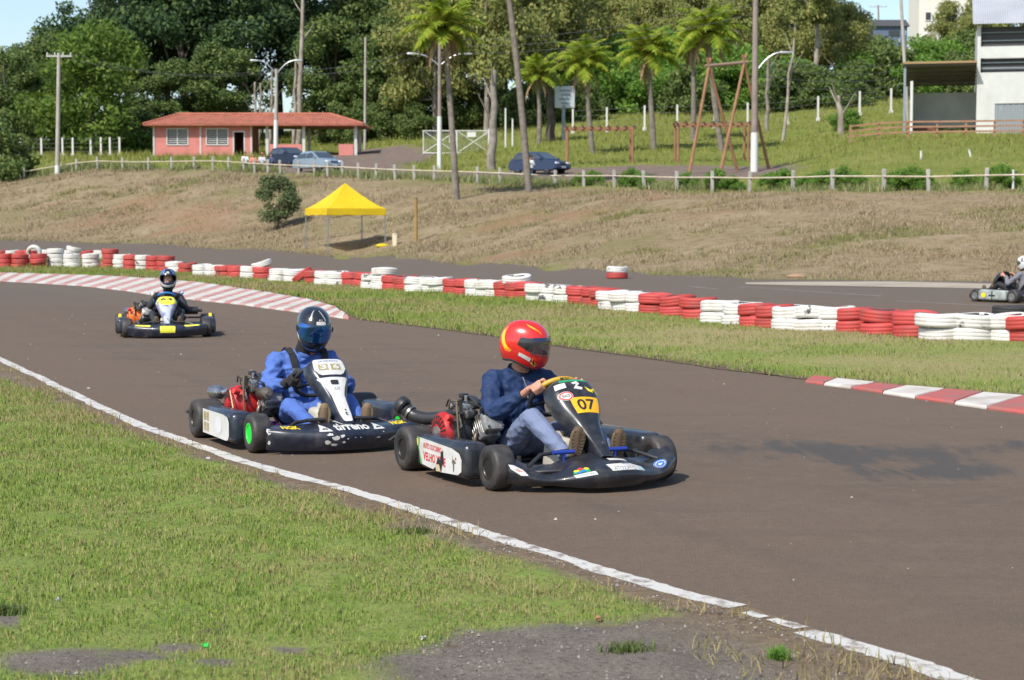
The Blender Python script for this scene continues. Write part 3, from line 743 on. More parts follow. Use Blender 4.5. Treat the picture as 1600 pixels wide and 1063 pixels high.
farp = [(-38,427),(43,429.5),(100,431),(180,434),(262,439),(305,443),(367,452),(425,461),(480,470.5),(522,482),(543,497)]
t0 = np.cumsum([0]+[math.hypot(b[0]-a[0], b[1]-a[1]) for a, b in zip(near[:-1], near[1:])])
def even(n):
    tt = np.linspace(0, 1, len(near)); out = []
    for i in range(n+1): out.append(float(np.interp(t0[-1]*i/n, t0, tt)))
    return out
ev = even(26); edges = []; cols = []
for i in range(26):
    fr = .62
    edges += [ev[i], lerp(ev[i], ev[i+1], fr)]; cols += [KWHITE, KPINK]
edges.append(ev[26])
kerb('striped_kerb', '', near, farp, edges, cols, .055)
near2 = [(1258,598.5),(1287,602.5),(1330,608),(1379,615.6),(1430,623.5),(1491,632.5),(1542,640),(1602,648),(1680,660)]
far2 = [(1271,590.5),(1307,595.5),(1367,602),(1416,607),(1476,612),(1536,616.5),(1600,622),(1668,629),(1735,636)]
kerb('striped_kerb', '', near2, far2, [i/8 for i in range(9)], [KRED, KWHITE]*4, .032)

# ================================================================ TYRE BARRIER
TW = M('white_painted_tyre', (.58, .57, .54), .75, col2=(.42, .38, .33), vscale=4, vlo=.5, vhi=.75)
TR = M('red_painted_tyre', (.40, .045, .038), .65, col2=(.24, .06, .05), vscale=4, vlo=.48, vhi=.74)
TD = M('chipped_white_tyre', (.56, .55, .52), .75, col2=(.05, .05, .05), vscale=4.5, vlo=.58, vhi=.65)
TDR = M('scuffed_red_tyre', (.45, .055, .05), .65, col2=(.16, .05, .045), vscale=4.0, vlo=.56, vhi=.68)
TB = M('bare_black_tyre', (.025, .025, .026), .75)
def tyre_mesh(name, mat, seed):
    rn = random.Random(seed); R, r, hw = .30, .175, .088; mb = MB(); N_ = 30
    prof = [(r, -hw*.72), (r+.018, -hw*.95), (R-.06, -hw), (R-.022, -hw*.93), (R-.004, -hw*.74), (R, -hw*.36), (R-.003, -hw*.32), (R-.003, -hw*.24), (R, -hw*.20), (R, hw*.20), (R-.003, hw*.24), (R-.003, hw*.32), (R, hw*.36), (R-.004, hw*.74), (R-.022, hw*.93), (R-.06, hw), (r+.018, hw*.95), (r, hw*.72), (r-.012, hw*.3), (r-.012, -hw*.3)]
    mb.lathe(prof, (0, 0, hw), (0, 0, 1), N_, closed=True)
    k1, k2, ph = rn.uniform(.97, 1.03), rn.uniform(.96, 1.03), rn.uniform(0, 6)
    mb.v = [Vector((v.x*k1, v.y*k2, v.z+.008*math.sin(2*math.atan2(v.y, v.x)+ph))) for v in mb.v]
    me = mb.mesh(name, mat, 50); me.materials.append(TB)
    for p in me.polygons:
        c = p.center
        if math.hypot(c.x, c.y) < .186: p.material_index = 1
    return me
TM = {'w': [tyre_mesh('tyre', m, i) for i, m in enumerate((TW, TD, TW, TD))], 'r': [tyre_mesh('tyre', m, 5+i) for i, m in enumerate((TR, TDR, TR))], 'k': [tyre_mesh('tyre', TB, 9)]}
STK = [(1605,535,'r2'),(1573,533.5,'w2'),(1519,533,'w2'),(1465,532,'w2'),(1429,528,'r2'),(1380,523.5,'r2'),(1337,519.5,'r2'),(1304,518.5,'w2'),(1272,517.5,'w2'),(1240,516,'w2'),(1209,513.8,'r2'),(1187,511.5,'r2'),
 (1161,509,'w2'),(1124,505.5,'w2'),(1092,499,'r2'),(1058,494.2,'r2'),(1026,490.5,'r2'),(1003,488,'w2'),(981,486.5,'w2'),(961,485,'w2'),(948,480,'r2'),(930,477.8,'r2'),(909,475.5,'r2'),(887,474,'w2'),(865,472.8,'w2'),(844,471.2,'w2'),
 (826,467.4,'r2'),(809,466.8,'r2'),(794,465,'r2'),(778,464.4,'w2'),(763,463.8,'w2'),(748,462.8,'w2'),(732,461,'r2'),(713,459.8,'r2'),(690,457.4,'w2'),(671,456.9,'w2'),(651,456.8,'w2'),(635,455,'r2'),(618,454,'r2'),(600,453,'w3'),(583,451,'w2'),
 (571,447.8,'r2'),(553,446.4,'r2'),(529,446,'w2'),(509,445,'w2'),(492,442.8,'r2'),(460,440.6,'w2'),(436,439.6,'w2'),(412,436.4,'r2'),(392,435,'w2'),(373,434,'r2'),(352,433,'r2'),(336,432.4,'w2'),(318,431.4,'w2'),(294,427,'r2'),(276,425.4,'w2'),(259,424,'r3'),(242,423.6,'r3'),(226,423,'w3'),(207,422,'r3'),(191,420.4,'w3'),
 (172,419.2,'r4'),(142,418.8,'w3'),(113,418.8,'w3'),(87,418.6,'w4'),(60,419,'r3'),(32,419.2,'r3'),(8,419,'r3'),(-18,419,'w3'),(-42,419,'w3')]
BACK = [(158,411.5,'w3'),(137,411.3,'r3'),(109,411,'w3'),(92,411,'w3'),(73,411,'w3'),(45,411,'r3'),(34,411,'r3'),(17,411,'w3'),(2,411,'r3'),(50,410,'w3')]
ORD = ['zeroth','first','second','third','fourth','fifth','sixth','seventh','eighth','ninth','tenth','eleventh','twelfth','thirteenth','fourteenth','fifteenth','sixteenth','seventeenth','eighteenth','nineteenth']
TENS = {2: ('twenty','twentieth'), 3: ('thirty','thirtieth'), 4: ('forty','fortieth'), 5: ('fifty','fiftieth'), 6: ('sixty','sixtieth'), 7: ('seventy','seventieth')}
def ordn(n):
    if n < 20: return ORD[n]
    t, r = divmod(n, 10); return TENS[t][1] if r == 0 else TENS[t][0]+'-'+ORD[r]
LEVEL = {2: ['lower','upper'], 3: ['bottom','middle','top'], 4: ['bottom','second lowest','second highest','top']}
def put_tyre(kind, loc, rot, label, grp='painted tyres of the long tyre barrier'):
    me = random.choice(TM[kind]); o = link('tyre', me); o.location = loc; o.rotation_euler = rot; o.scale = (1.06, 1.06, 1.06)
    return tag(o, label, 'tyre', grp)
CNAME = {'w': 'white', 'r': 'red', 'k': 'black'}
def stacks(lst, rowname):
    for i, (px, py, code) in enumerate(lst):
        g = G(px, py); off = Vector((g.x, g.y, 0)).normalized()*.30; g = g+off
        n = int(code[1]); z = .01
        for k in range(n):
            jx, jy = random.gauss(0, .018), random.gauss(0, .02); tl = random.gauss(0, .035) if k else random.gauss(0, .012)
            put_tyre(code[0], (g.x+jx, g.y+jy, z-.03 if k == 0 else z-.03), (tl, random.gauss(0, .03 if k else .01), random.uniform(0, 6.28)),
                     '%s %s tyre of the %s stack from the right in the %s' % (LEVEL[n][k], CNAME[code[0]], ordn(i+1), rowname))
            z += .182
stacks(STK, 'front tyre row')
stacks(BACK, 'back tyre row')
g = G(965, 436); 
put_tyre('r', (g.x, g.y+.3, 0), (0, 0, 0), 'red tyre lying alone across the far track, under a white one', 'lone tyre pair')
put_tyre('w', (g.x, g.y+.3, .172), (0, .02, 1), 'white tyre on top of the lone red tyre across the far track', 'lone tyre pair')
g = G(1580, 497); put_tyre('k', (g.x, g.y, 0.02), (0, 0, 0), 'bare black tyre lying behind the white stacks at the right edge')
def lean_tyre(px, py, kind, tilt, az, z, label):
    g = G(px, py); o = put_tyre(kind, (g.x, g.y+.25, z), (0, 0, 0), label)
    o.rotation_euler = Euler((0, tilt, az)); return o
lean_tyre(474, 441.5, 'r', -.60, 0, .12, 'red tyre leaning tilted against a white stack in the front row')
lean_tyre(409, 436, 'w', -.28, 0, .33, 'white tyre lying tilted on top of the tyre row right of the small yellow kart')
lean_tyre(808, 466, 'w', -.10, 1.0, .30, 'chipped white tyre lying slanted on the row behind the red helmet')
lean_tyre(50, 412, 'w', 1.2, 1.4, .42, 'white tyre propped upright on the back row far left')
lean_tyre(113, 412, 'w', .25, .2, .50, 'white tyre tilted on top of the back row far left')

# ================================================================ BANK GRASS
def bank_pts(n, s0, s1, px0=-40, px1=1640):
    px = RNG.uniform(px0, px1, n); t = np.interp(px, PXK, TOE_D); c = np.interp(px, PXK, CRE_D)
    d = t+(c-t)*RNG.uniform(s0, s1, n); return np.stack([(px-800)/F_PX*d, d], 1)
P = bank_pts(60000, -.02, 1.04)
wgt = fbm(P, .30, 81); P = P[RNG.random(len(P)) < np.clip((wgt-.25)*2.6, .1, 1)]
P = np.repeat(P, 4, 0)+RNG.normal(0, .10, (len(P)*4, 2))
gsel = fbm(P, .16, 85)+RNG.normal(0, .06, len(P)); low = RNG.random(len(P))
isg = gsel > .60
sz = (P[:, 1]/80)**.6
hh = RNG.uniform(.08, .28, len(P))*(.35+fbm(P, .5, 87))*sz; ww = RNG.uniform(.02, .05, len(P))*sz
MB1 = M('bank_dry_grass_blade', (.3, .24, .13), .85, island=[(0, (.17, .132, .075)), (.3, (.255, .197, .115)), (.65, (.325, .255, .158)), (1, (.42, .34, .225))], up=.6, trans=.25, spec=.15)
MB2 = M('bank_green_grass_blade', (.12, .17, .04), .8, island=[(0, (.12, .14, .035)), (.6, (.20, .205, .07)), (1, (.28, .26, .11))], up=.6, trans=.3, spec=.15)
grass_obj('dry_bank_grass', P[~isg], hh[~isg], ww[~isg], MB1, .95, 1, -.04)
grass_obj('green_bank_grass', P[isg], hh[isg]*.8, ww[isg], MB2, .5, 1, -.05)
# crest plants along the guard fence and the meadow beyond
P = bank_pts(9000, .985, 1.10); P = P[fbm(P, .5, 91) > .52]; P = np.repeat(P, 4, 0)+RNG.normal(0, .12, (len(P)*4, 2))
sz = (P[:, 1]/90)
grass_obj('crest_grass', P, RNG.uniform(.2, .5, len(P))*sz, RNG.uniform(.03, .06, len(P))*sz, M('crest_grass_blade', (.08, .16, .03), .7, island=[(0, (.08, .12, .02)), (.45, (.15, .20, .04)), (.75, (.24, .24, .08)), (1, (.40, .37, .22))], up=.6, trans=.3), .55, 1, -.03)
n = 60000; px = RNG.uniform(-60, 1660, n); c = np.interp(px, PXK, CRE_D); d = c+3+(228-c)*RNG.random(n)**.8
P = np.stack([(px-800)/F_PX*d, d], 1); P = P[pave_mask(P) < .5]
P = np.repeat(P, 2, 0)+RNG.normal(0, .2, (len(P)*2, 2)); sz = P[:, 1]/110
hh = RNG.uniform(.12, .42, len(P))*sz*(.3+1.2*fbm(P, .12, 93))
grass_obj('meadow_grass', P, hh, RNG.uniform(.03, .07, len(P))*sz, M('meadow_grass_blade', (.12, .2, .03), .8, island=[(0, (.14, .18, .028)), (.5, (.21, .245, .045)), (.8, (.28, .28, .07)), (1, (.36, .32, .14))], up=.6, trans=.35, spec=.15), .6, 1, -.05)

# ================================================================ TREES
LEAF = {}
def leafmat(name, cs, trans=.3): return M(name, cs[0], .65, island=[(0, cs[0]), (.4, cs[1]), (.8, cs[2]), (1, cs[3])], trans=trans, spec=.25, up=.30)
LEAF['dark'] = leafmat('dark_leaf', [(.022, .052, .024), (.045, .090, .032), (.075, .13, .038), (.12, .175, .05)])
LEAF['mid'] = leafmat('mid_leaf', [(.040, .078, .022), (.080, .132, .032), (.135, .18, .045), (.20, .23, .065)])
LEAF['bright'] = leafmat('bright_leaf', [(.055, .11, .015), (.09, .16, .02), (.13, .20, .028), (.19, .24, .05)], .4)
LEAF['olive'] = leafmat('olive_leaf', [(.10, .13, .034), (.18, .21, .052), (.25, .26, .075), (.34, .30, .10)])
LEAF['palm'] = leafmat('palm_leaf', [(.15, .24, .022), (.26, .36, .035), (.38, .42, .055), (.50, .40, .08)], .5)
LEAF['cane'] = leafmat('cane_leaf', [(.07, .16, .02), (.11, .23, .03), (.16, .28, .04), (.22, .30, .07)], .4)
LEAF['blue'] = leafmat('bush_leaf', [(.05, .08, .03), (.085, .12, .045), (.12, .155, .06), (.16, .18, .08)])
BARK = M('grey_bark', (.17, .145, .12), .95, col2=(.28, .25, .215), vscale=2, bump=.6, bscale=9)
BARKD = M('dark_bark', (.065, .05, .04), .95, col2=(.12, .10, .08), vscale=2)
PALE = M('pale_eucalyptus_bark', (.36, .32, .27), .9, col2=(.20, .165, .13), vscale=1.2)
def leaf_cloud(cl, n, size, rng, droop=0.0):
    """cl: (k,4) clump centres and radii; n leaf quads spread in them"""
    w = cl[:, 3]**2; idx = rng.choice(len(cl), n, p=w/w.sum()); c = cl[idx]
    d = rng.normal(0, 1, (n, 3)); d /= np.linalg.norm(d, axis=1)[:, None]
    r = rng.random(n)**.45; P = c[:, :3]+d*(r*c[:, 3])[:, None]*np.array([1, 1, .72])
    a = rng.normal(0, 1, (n, 3)); a[:, 2] -= droop; a /= np.linalg.norm(a, axis=1)[:, None]
    nn = d+rng.normal(0, .55, (n, 3)); b = np.cross(nn, a); b /= np.maximum(np.linalg.norm(b, axis=1), 1e-6)[:, None]
    s = size*rng.uniform(.6, 1.4, n)[:, None]
    V = np.stack([P-a*s*.75, P+b*s*.38, P+a*s*.75, P-b*s*.38], 1).reshape(-1, 3)
    return V, np.arange(4*n).reshape(-1, 4)
def make_crown(name, seed, h, w, base, nclump, nleaf, size, mat, shape='round', droop=0.0):
    rng = np.random.default_rng(seed); cl = []
    for i in range(nclump):
        t = rng.random()
        z = lerp(base, h, t)
        if shape == 'round': ext = math.sqrt(max(.05, 1-(2*t-.85)**2*.75))
        elif shape == 'tall': ext = .55+.45*math.sin(math.pi*min(1, t*1.1))
        else: ext = 1.0-.55*t
        a = rng.uniform(0, 6.28); rr = w/2*ext*rng.random()**.55*.9
        cl.append((math.cos(a)*rr, math.sin(a)*rr, z, w*rng.uniform(.10, .21)))
    cl = np.array(cl); V, T = leaf_cloud(cl, nleaf, size, rng, droop)
    return mesh_np(name, V, T, mat), cl
def make_trunk(seed, h, r, cl, mat, lean=.03, nb=7, name='trunk'):
    rn = random.Random(seed); mb = MB(); pts = []; x = y = 0
    for i in range(8):
        pts.append(Vector((x, y, h*i/7-.3))); x += rn.gauss(0, lean*h/7)+.0; y += rn.gauss(0, lean*h/7)
    mb.tube(pts, [r*(1-.75*i/7) for i in range(8)], 7)
    order = sorted(range(len(cl)), key=lambda i: -cl[i][3])[:nb]
    for i in order:
        c = Vector(cl[i][:3]); k = min(6, max(2, int((c.z*.62)/h*7))); p = pts[k]
        m = p.lerp(c, .5)+Vector((0, 0, -.04*h)); mb.tube([p, m, c], [r*.35, r*.22, r*.06], 5)
    return mb.mesh(name, mat, 60)
PROTO = {}
def proto(key, n, **k):
    lst = []
    for i in range(n):
        cr, cl = make_crown('crown', 100+hash_(key)+i, k['h'], k['w'], k['base'], k['nc'], k['nl'], k['size'], LEAF[k['leaf']], k.get('shape', 'round'), k.get('droop', 0))
        tr = make_trunk(200+hash_(key)+i, k['h']*.92, k['r'], cl, k.get('bark', BARK), k.get('lean', .03), k.get('nb', 7))
        lst.append((cr, tr))
    PROTO[key] = lst
def hash_(s): return sum(ord(c)*(i+3) for i, c in enumerate(s)) % 977
proto('dark', 5, h=18, w=11, base=5.0, nc=34, nl=12879, size=0.264, leaf='dark', r=.30, bark=BARKD)
proto('mid', 4, h=12, w=9, base=1.5, nc=34, nl=11959, size=0.251, leaf='mid', r=.22, bark=BARKD)
proto('bright', 2, h=9, w=8.5, base=.6, nc=42, nl=11959, size=0.224, leaf='bright', r=.2, bark=BARKD)
proto('olive', 4, h=13, w=10, base=3.5, nc=30, nl=11959, size=0.238, leaf='olive', r=.26, bark=BARK, droop=1.1)
proto('gum', 2, h=22, w=8, base=9, nc=38, nl=9660, size=0.264, leaf='olive', r=.30, bark=PALE, shape='tall', droop=1.0)
proto('shrub', 3, h=3.2, w=4.6, base=.2, nc=30, nl=5520, size=0.158, leaf='mid', r=.08, nb=4, bark=BARKD)
proto('lush', 2, h=3.0, w=4.8, base=.2, nc=30, nl=5520, size=0.165, leaf='cane', r=.08, nb=4, bark=BARKD)
def tree(key, px, d, sc, label, name='tree', cat='tree', sx=1.0, group=None, i=None, dz=-.15):
    cr, tr = random.choice(PROTO[key]) if i is None else PROTO[key][i % len(PROTO[key])]
    r = empty(name, ground_at(px, d, dz), random.uniform(0, 6.28), label, cat, group); r.scale = (sc*sx, sc*sx, sc)
    link('trunk', tr, r); link('crown', cr, r); return r
FAR = 'wood on the hill behind the circuit'
# dark tall trees behind the gatehouse
for k, (px, d, sc) in enumerate([(168,210,1.28),(205,205,1.36),(248,214,1.42),(290,206,1.36),(338,213,1.42),(388,206,1.30),(440,215,1.34),(497,207,1.22),(552,214,1.20),(608,220,1.20),(662,214,1.15),(700,232,1.2),(265,238,1.5)]):
    tree('dark', px, d, sc, 'tall dark tree behind the pink gatehouse, %s from the left of the dark wood' % ordn(k+1) if k < 12 else 'tallest dark tree set back deepest in the wood behind the gatehouse', 'dark_tree', 'tree', 1.0, FAR)
for k, (px, d, sc) in enumerate(sorted([(-40,205,.88),(12,200,.86),(58,206,.98),(104,198,.98),(84,222,1.12)])):
    tree('mid', px, d, sc, 'mid green bushy tree under the open sky, %s from the left edge' % ordn(k+1), 'broad_tree', 'tree', 1.0, 'trees at the far left')
tree('bright', 148, 176, 1.32, 'bright yellow-green round tree right of the left utility pole', 'round_tree', 'tree', 1.15)
for k, (px, d, sc) in enumerate(sorted([(215,190,.75),(262,188,.7),(60,184,.7),(10,182,.85),(330,192,.85),(305,190,.8),(380,195,.8)])):
    tree('mid', px, d, sc, 'low mid green tree under the dark wood, %s of its row from the left' % ordn(k+1), 'low_tree', 'tree', 1.2, 'low trees below the dark wood')
for k, (px, d, sc) in enumerate(sorted([(525,200,1.05),(580,206,1.2),(610,196,1.0),(560,218,1.35),(640,204,1.1)])):
    tree('mid', px, d, sc, 'leafy green tree behind the thin mast, %s from the left there' % ordn(k+1), 'broad_tree', 'tree', 1.15, 'trees behind the thin mast')
# olive drooping eucalyptus in the middle and right
for k, (px, d, sc) in enumerate(sorted([(680,186,1.2),(760,178,1.25),(735,198,1.45),(830,190,1.35),(880,205,1.4),(790,215,1.6),(860,225,1.6),(655,200,1.25)])):
    tree('olive', px, d, sc, 'olive drooping eucalyptus on the middle hillside, %s from the left' % ordn(k+1), 'eucalyptus', 'tree', 1.0, 'eucalyptus trees on the middle hillside')
for k, (px, d, sc) in enumerate(sorted([(945,236,1.25),(1005,232,1.3),(1060,238,1.25),(1110,230,1.2),(1160,236,1.25),(1205,226,1.15),(960,220,.9),(1030,224,.9),(1090,220,.85),(1150,222,.9),(1215,236,1.1)])):
    tree('olive', px, d, sc, 'greyish olive tree high behind the palms, %s from the left there' % ordn(k+1), 'eucalyptus', 'tree', 1.0, 'trees high on the slope behind the palms')
for k, (px, d, sc) in enumerate(sorted([(905,232,1.1),(975,240,1.15),(1045,244,1.2),(1130,242,1.15)])):
    tree('dark', px, d, sc, 'dark skyline tree behind the palms, %s from the left' % ordn(k+1), 'dark_tree', 'tree', 1.0, 'dark trees on the skyline behind the palms')
tree('gum', 1270, 196, 1.0, 'eucalyptus with a thick pale straight trunk right of the tall pole', 'eucalyptus', 'tree', 1.1, i=0)
for k, (px, d, sc) in enumerate(sorted([(1240,212,1.1),(1310,206,.80),(1342,214,.55),(1290,222,1.0),(1328,200,.6)])):
    tree('olive', px, d, sc, 'olive brown tree near the pale trunked eucalyptus, %s from the left' % ordn(k+1), 'eucalyptus', 'tree', 1.0, 'trees around the pale trunk')
for k, (px, d, sc) in enumerate(sorted([(1482,222,.72),(1508,214,.62),(1446,232,.42),(1530,222,.8),(1575,226,.9)])):
    tree('olive', px, d, sc, 'loose olive tree before the white block, %s from the left' % ordn(k+1), 'hillside_tree', 'tree', 1.0, 'trees before the white block')
for k, (px, d, sc) in enumerate(sorted([(1380,192,1.7),(1410,190,1.5),(1445,188,1.4),(1480,190,1.4),(1510,186,1.4),(1355,198,1.6),(1330,186,1.3),(1425,200,1.9),(1465,202,1.8),(1500,203,1.8),(1540,204,1.8)])):
    tree('lush' if px % 2 else 'shrub', px, d, sc, 'green thicket bush above the white posts at right, %s from the left' % ordn(k+1), 'bush', 'bush', 1.0, 'thicket bushes behind the white posts at right')
for k, (px, d, sc) in enumerate(sorted([(910,196,1.9),(945,192,2.0),(985,198,2.1),(1020,190,1.8),(1065,198,2.2),(1105,192,2.0),(1150,196,2.0),(1195,192,1.6),(1230,194,1.6),(965,206,2.4),(1040,208,2.5),(1120,208,2.5)])):
    tree('lush', px, d, sc, 'bright green cane bush behind the palms, %s from the left' % ordn(k+1), 'cane_bush', 'bush', 1.0, 'cane thicket on the slope behind the palms')
for k, (px, d, sc) in enumerate(sorted([(1075,186,1.5),(1215,184,1.4),(1250,186,1.3),(1290,184,1.2),(1320,180,1.1),(905,182,1.2),(860,184,1.3),(820,182,1.3),(775,188,1.4),(730,190,1.4),(690,192,1.5),(648,184,1.0),(620,196,1.5),(560,190,1.3),(605,188,1.2),(530,188,1.3),(285,182,1.1),(215,184,1.3),(170,182,1.2),(50,180,1.1),(20,176,1.3),(100,182,1.4)])):
    tree('shrub', px, d, sc, 'dark green shrub at the foot of the wood, %s from the left' % ordn(k+1), 'shrub', 'shrub', 1.0, 'undergrowth shrubs at the foot of the wood')
tree('shrub', -8, 150, 1.65, 'dark bush at the left edge where the bank ends', 'shrub', 'shrub')
PROTO['bankbush'] = []
cr, cl = make_crown('crown', 5, 2.9, 2.9, .65, 44, 6500, .095, LEAF['blue'], 'round'); PROTO['bankbush'].append((cr, make_trunk(5, 2.5, .05, cl, BARKD, .03, 9)))
tree('bankbush', 435, 101, .98, 'small grey-green tree standing alone on the bank left of the yellow tent', 'small_tree', 'tree', dz=0)
tree('lush', 1318, 150, .62, 'small bright green bushy tree with bare stems among the white posts', 'small_tree', 'tree')
# low garden plants at the foot of the guard fence
for k, px in enumerate([905,925,990,1012,1075,1120,1145,1205,1225,1262,1285,1320,1335,1402,1422,1440,1505,1562,1578]):
    d = cre_d(px)*1.012+.6; tree('lush', px, d, .24+.05*(k % 3), 'small green plant at the guard fence foot, %s from the left' % ordn(k+1), 'fence_plant', 'plant', 1.0, 'plants along the guard fence', dz=-.05)
# bare trunks seen behind the gatehouse and between the palms
def bare_trunk(px, d, py_top, r, label, mat, lean=0.0, group=None):
    b = ground_at(px, d, -.2); top = D(px+lean, py_top, d); mb = MB(); n = 6
    rn = random.Random(int(px)); pts = [Vector((0, 0, 0)).lerp(top-b, i/n)+Vector((rn.gauss(0, .07), rn.gauss(0, .07), 0)) for i in range(n+1)]
    mb.tube(pts, [r*(1-.45*i/n) for i in range(n+1)], 7)
    root = empty('tree', b, 0, label, 'tree', group); mb.build('trunk', mat, root, 60)
    m2 = MB(); 
    for k in range(3):
        a = rn.uniform(0, 6.28); p = pts[n-1-k]; m2.tube([p, p+Vector((math.cos(a)*.6, math.sin(a)*.6, .8)), p+Vector((math.cos(a)*1.3, math.sin(a)*1.3, 1.9))], [r*.35, r*.2, r*.06], 5)
    m2.build('branch', mat, root, 60); return root
for px, t in ((398,128),(406,130),(424,108)): bare_trunk(px, 186, t, .17, 'slim grey trunk behind the gatehouse roof by the street lamp, %s from the left' % ordn([398, 406, 424].index(px)+1), PALE, 1, 'slim grey trunks behind the gatehouse')
bare_trunk(460, 184, 95, .2, 'shorter grey trunk beside the tallest bare trunk behind the gatehouse', PALE, 2)
bare_trunk(467, 186, -20, .30, 'tallest pale bare trunk rising above the gatehouse roof', PALE, 7)
bare_trunk(1222, 148, 60, .16, 'thin leaning pale trunk right of the tall utility pole', PALE, 18)
bare_trunk(1196, 160, 90, .2, 'grey trunk just behind the tall utility pole', BARK, 3)
bare_trunk(1312, 146, 150, .3, 'stubby pale stems under the small bright bushy tree', PALE, -3)
bare_trunk(770, 128, 110, .34, 'dark grey thick trunk standing beside the parked blue car', BARK, 2)
bare_trunk(862, 158, 120, .42, 'thick brown trunk left of the grey sign board', BARKD, -3)

# palms
PALMB = M('palm_bark', (.22, .19, .16), .95, col2=(.13, .11, .09), vscale=3, bump=.5, bscale=6)
PALMD = M('dry_palm_frond', (.30, .20, .10), .9, island=[(0, (.20, .13, .06)), (1, (.42, .31, .19))], trans=.2)
def frond(mb, rn, L_, az, el, droop, wid=.50, n=9):
    pts = []; p = Vector((0, 0, 0)); e = el
    for i in range(n+1):
        pts.append(p.copy()); p = p+Vector((math.cos(az)*math.cos(e), math.sin(az)*math.cos(e), math.sin(e)))*(L_/n); e -= droop/n*(.5+i/n)
    side = Vector((-math.sin(az), math.cos(az), 0))
    for i in range(1, n+1):
        c = pts[i]; f = (pts[i]-pts[i-1]).normalized(); w = wid*L_*.5*math.sin(math.pi*min(.97, .12+.86*i/n))
        for k in range(4):
            b = c-f*(L_/n)*k/4
            for sg in (-1, 1):
                tip = b+side*sg*w+f*w*.55+Vector((0, 0, -w*rn.uniform(.25, .75)))
                q = f*.10
                mb.add([b-q, b+q, tip], [(0, 1, 2)])
    mb.tube(pts, [.035*(1-.8*i/n) for i in range(n+1)], 4, cap=False)
def palm(px, d, py_crown, r, label, px_top=None, nf=20, L_=2.3, dry=5, group=None, base_py=None, key='palm', fullcrown=True):
    b = ground_at(px, d, -.2); top = D(px_top if px_top is not None else px, py_crown, d); h = top-b
    root = empty('palm_tree', b, 0, label, 'palm tree', group); rn = random.Random(int(px*7))
    mb = MB(); n = 9; bow = rn.uniform(-.15, .15)
    pts = [Vector((h.x*(i/n)+bow*math.sin(math.pi*i/n), 0.0, h.z*i/n)) for i in range(n+1)]
    mb.tube(pts, [r*(1.12-.42*i/n) for i in range(n+1)], 9); mb.build('trunk', PALMB, root, 60)
    if not fullcrown: return root
    for k in range(nf):
        m = MB(); el = lerp(1.45, -.12, (k+.5)/nf); frond(m, rn, L_*rn.uniform(.85, 1.1), k*2.4+rn.uniform(-.3, .3), el, 1.7)
        o = m.build('frond', LEAF[key], root, 0); o.location = h
    for k in range(dry):
        m = MB(); frond(m, rn, L_*rn.uniform(.7, 1.0), k*6.28/dry+rn.random(), -.75, 1.1, .16); o = m.build('dead_frond', PALMD, root, 0); o.location = h
    return root
palm(714, 100, 46, .175, 'tall palm with green crown on the bank right of the tent', 694, 26, 2.7, 8)
palm(827, 102, -140, .185, 'tall leaning palm trunk in front of the parked blue car', 776, 18, 2.7, 7)
palm(842, 156, 118, .2, 'small dark palm beside the grey sign board', 840, 20, 2.7, 4)
palm(926, 140, 100, .2, 'yellow-green palm behind the left pergola', 915, 24, 3.1, 6)
palm(1021, 142, 82, .22, 'palm with two arching green plumes between the two pergolas', 1012, 24, 3.4, 5)
palm(1081, 152, 72, .22, 'pale trunked palm left of the wooden swing frame', 1082, 20, 2.6, 5)
palm(1127, 138, 52, .22, 'highest bright palm directly behind the wooden swing frame', 1106, 26, 3.5, 5)

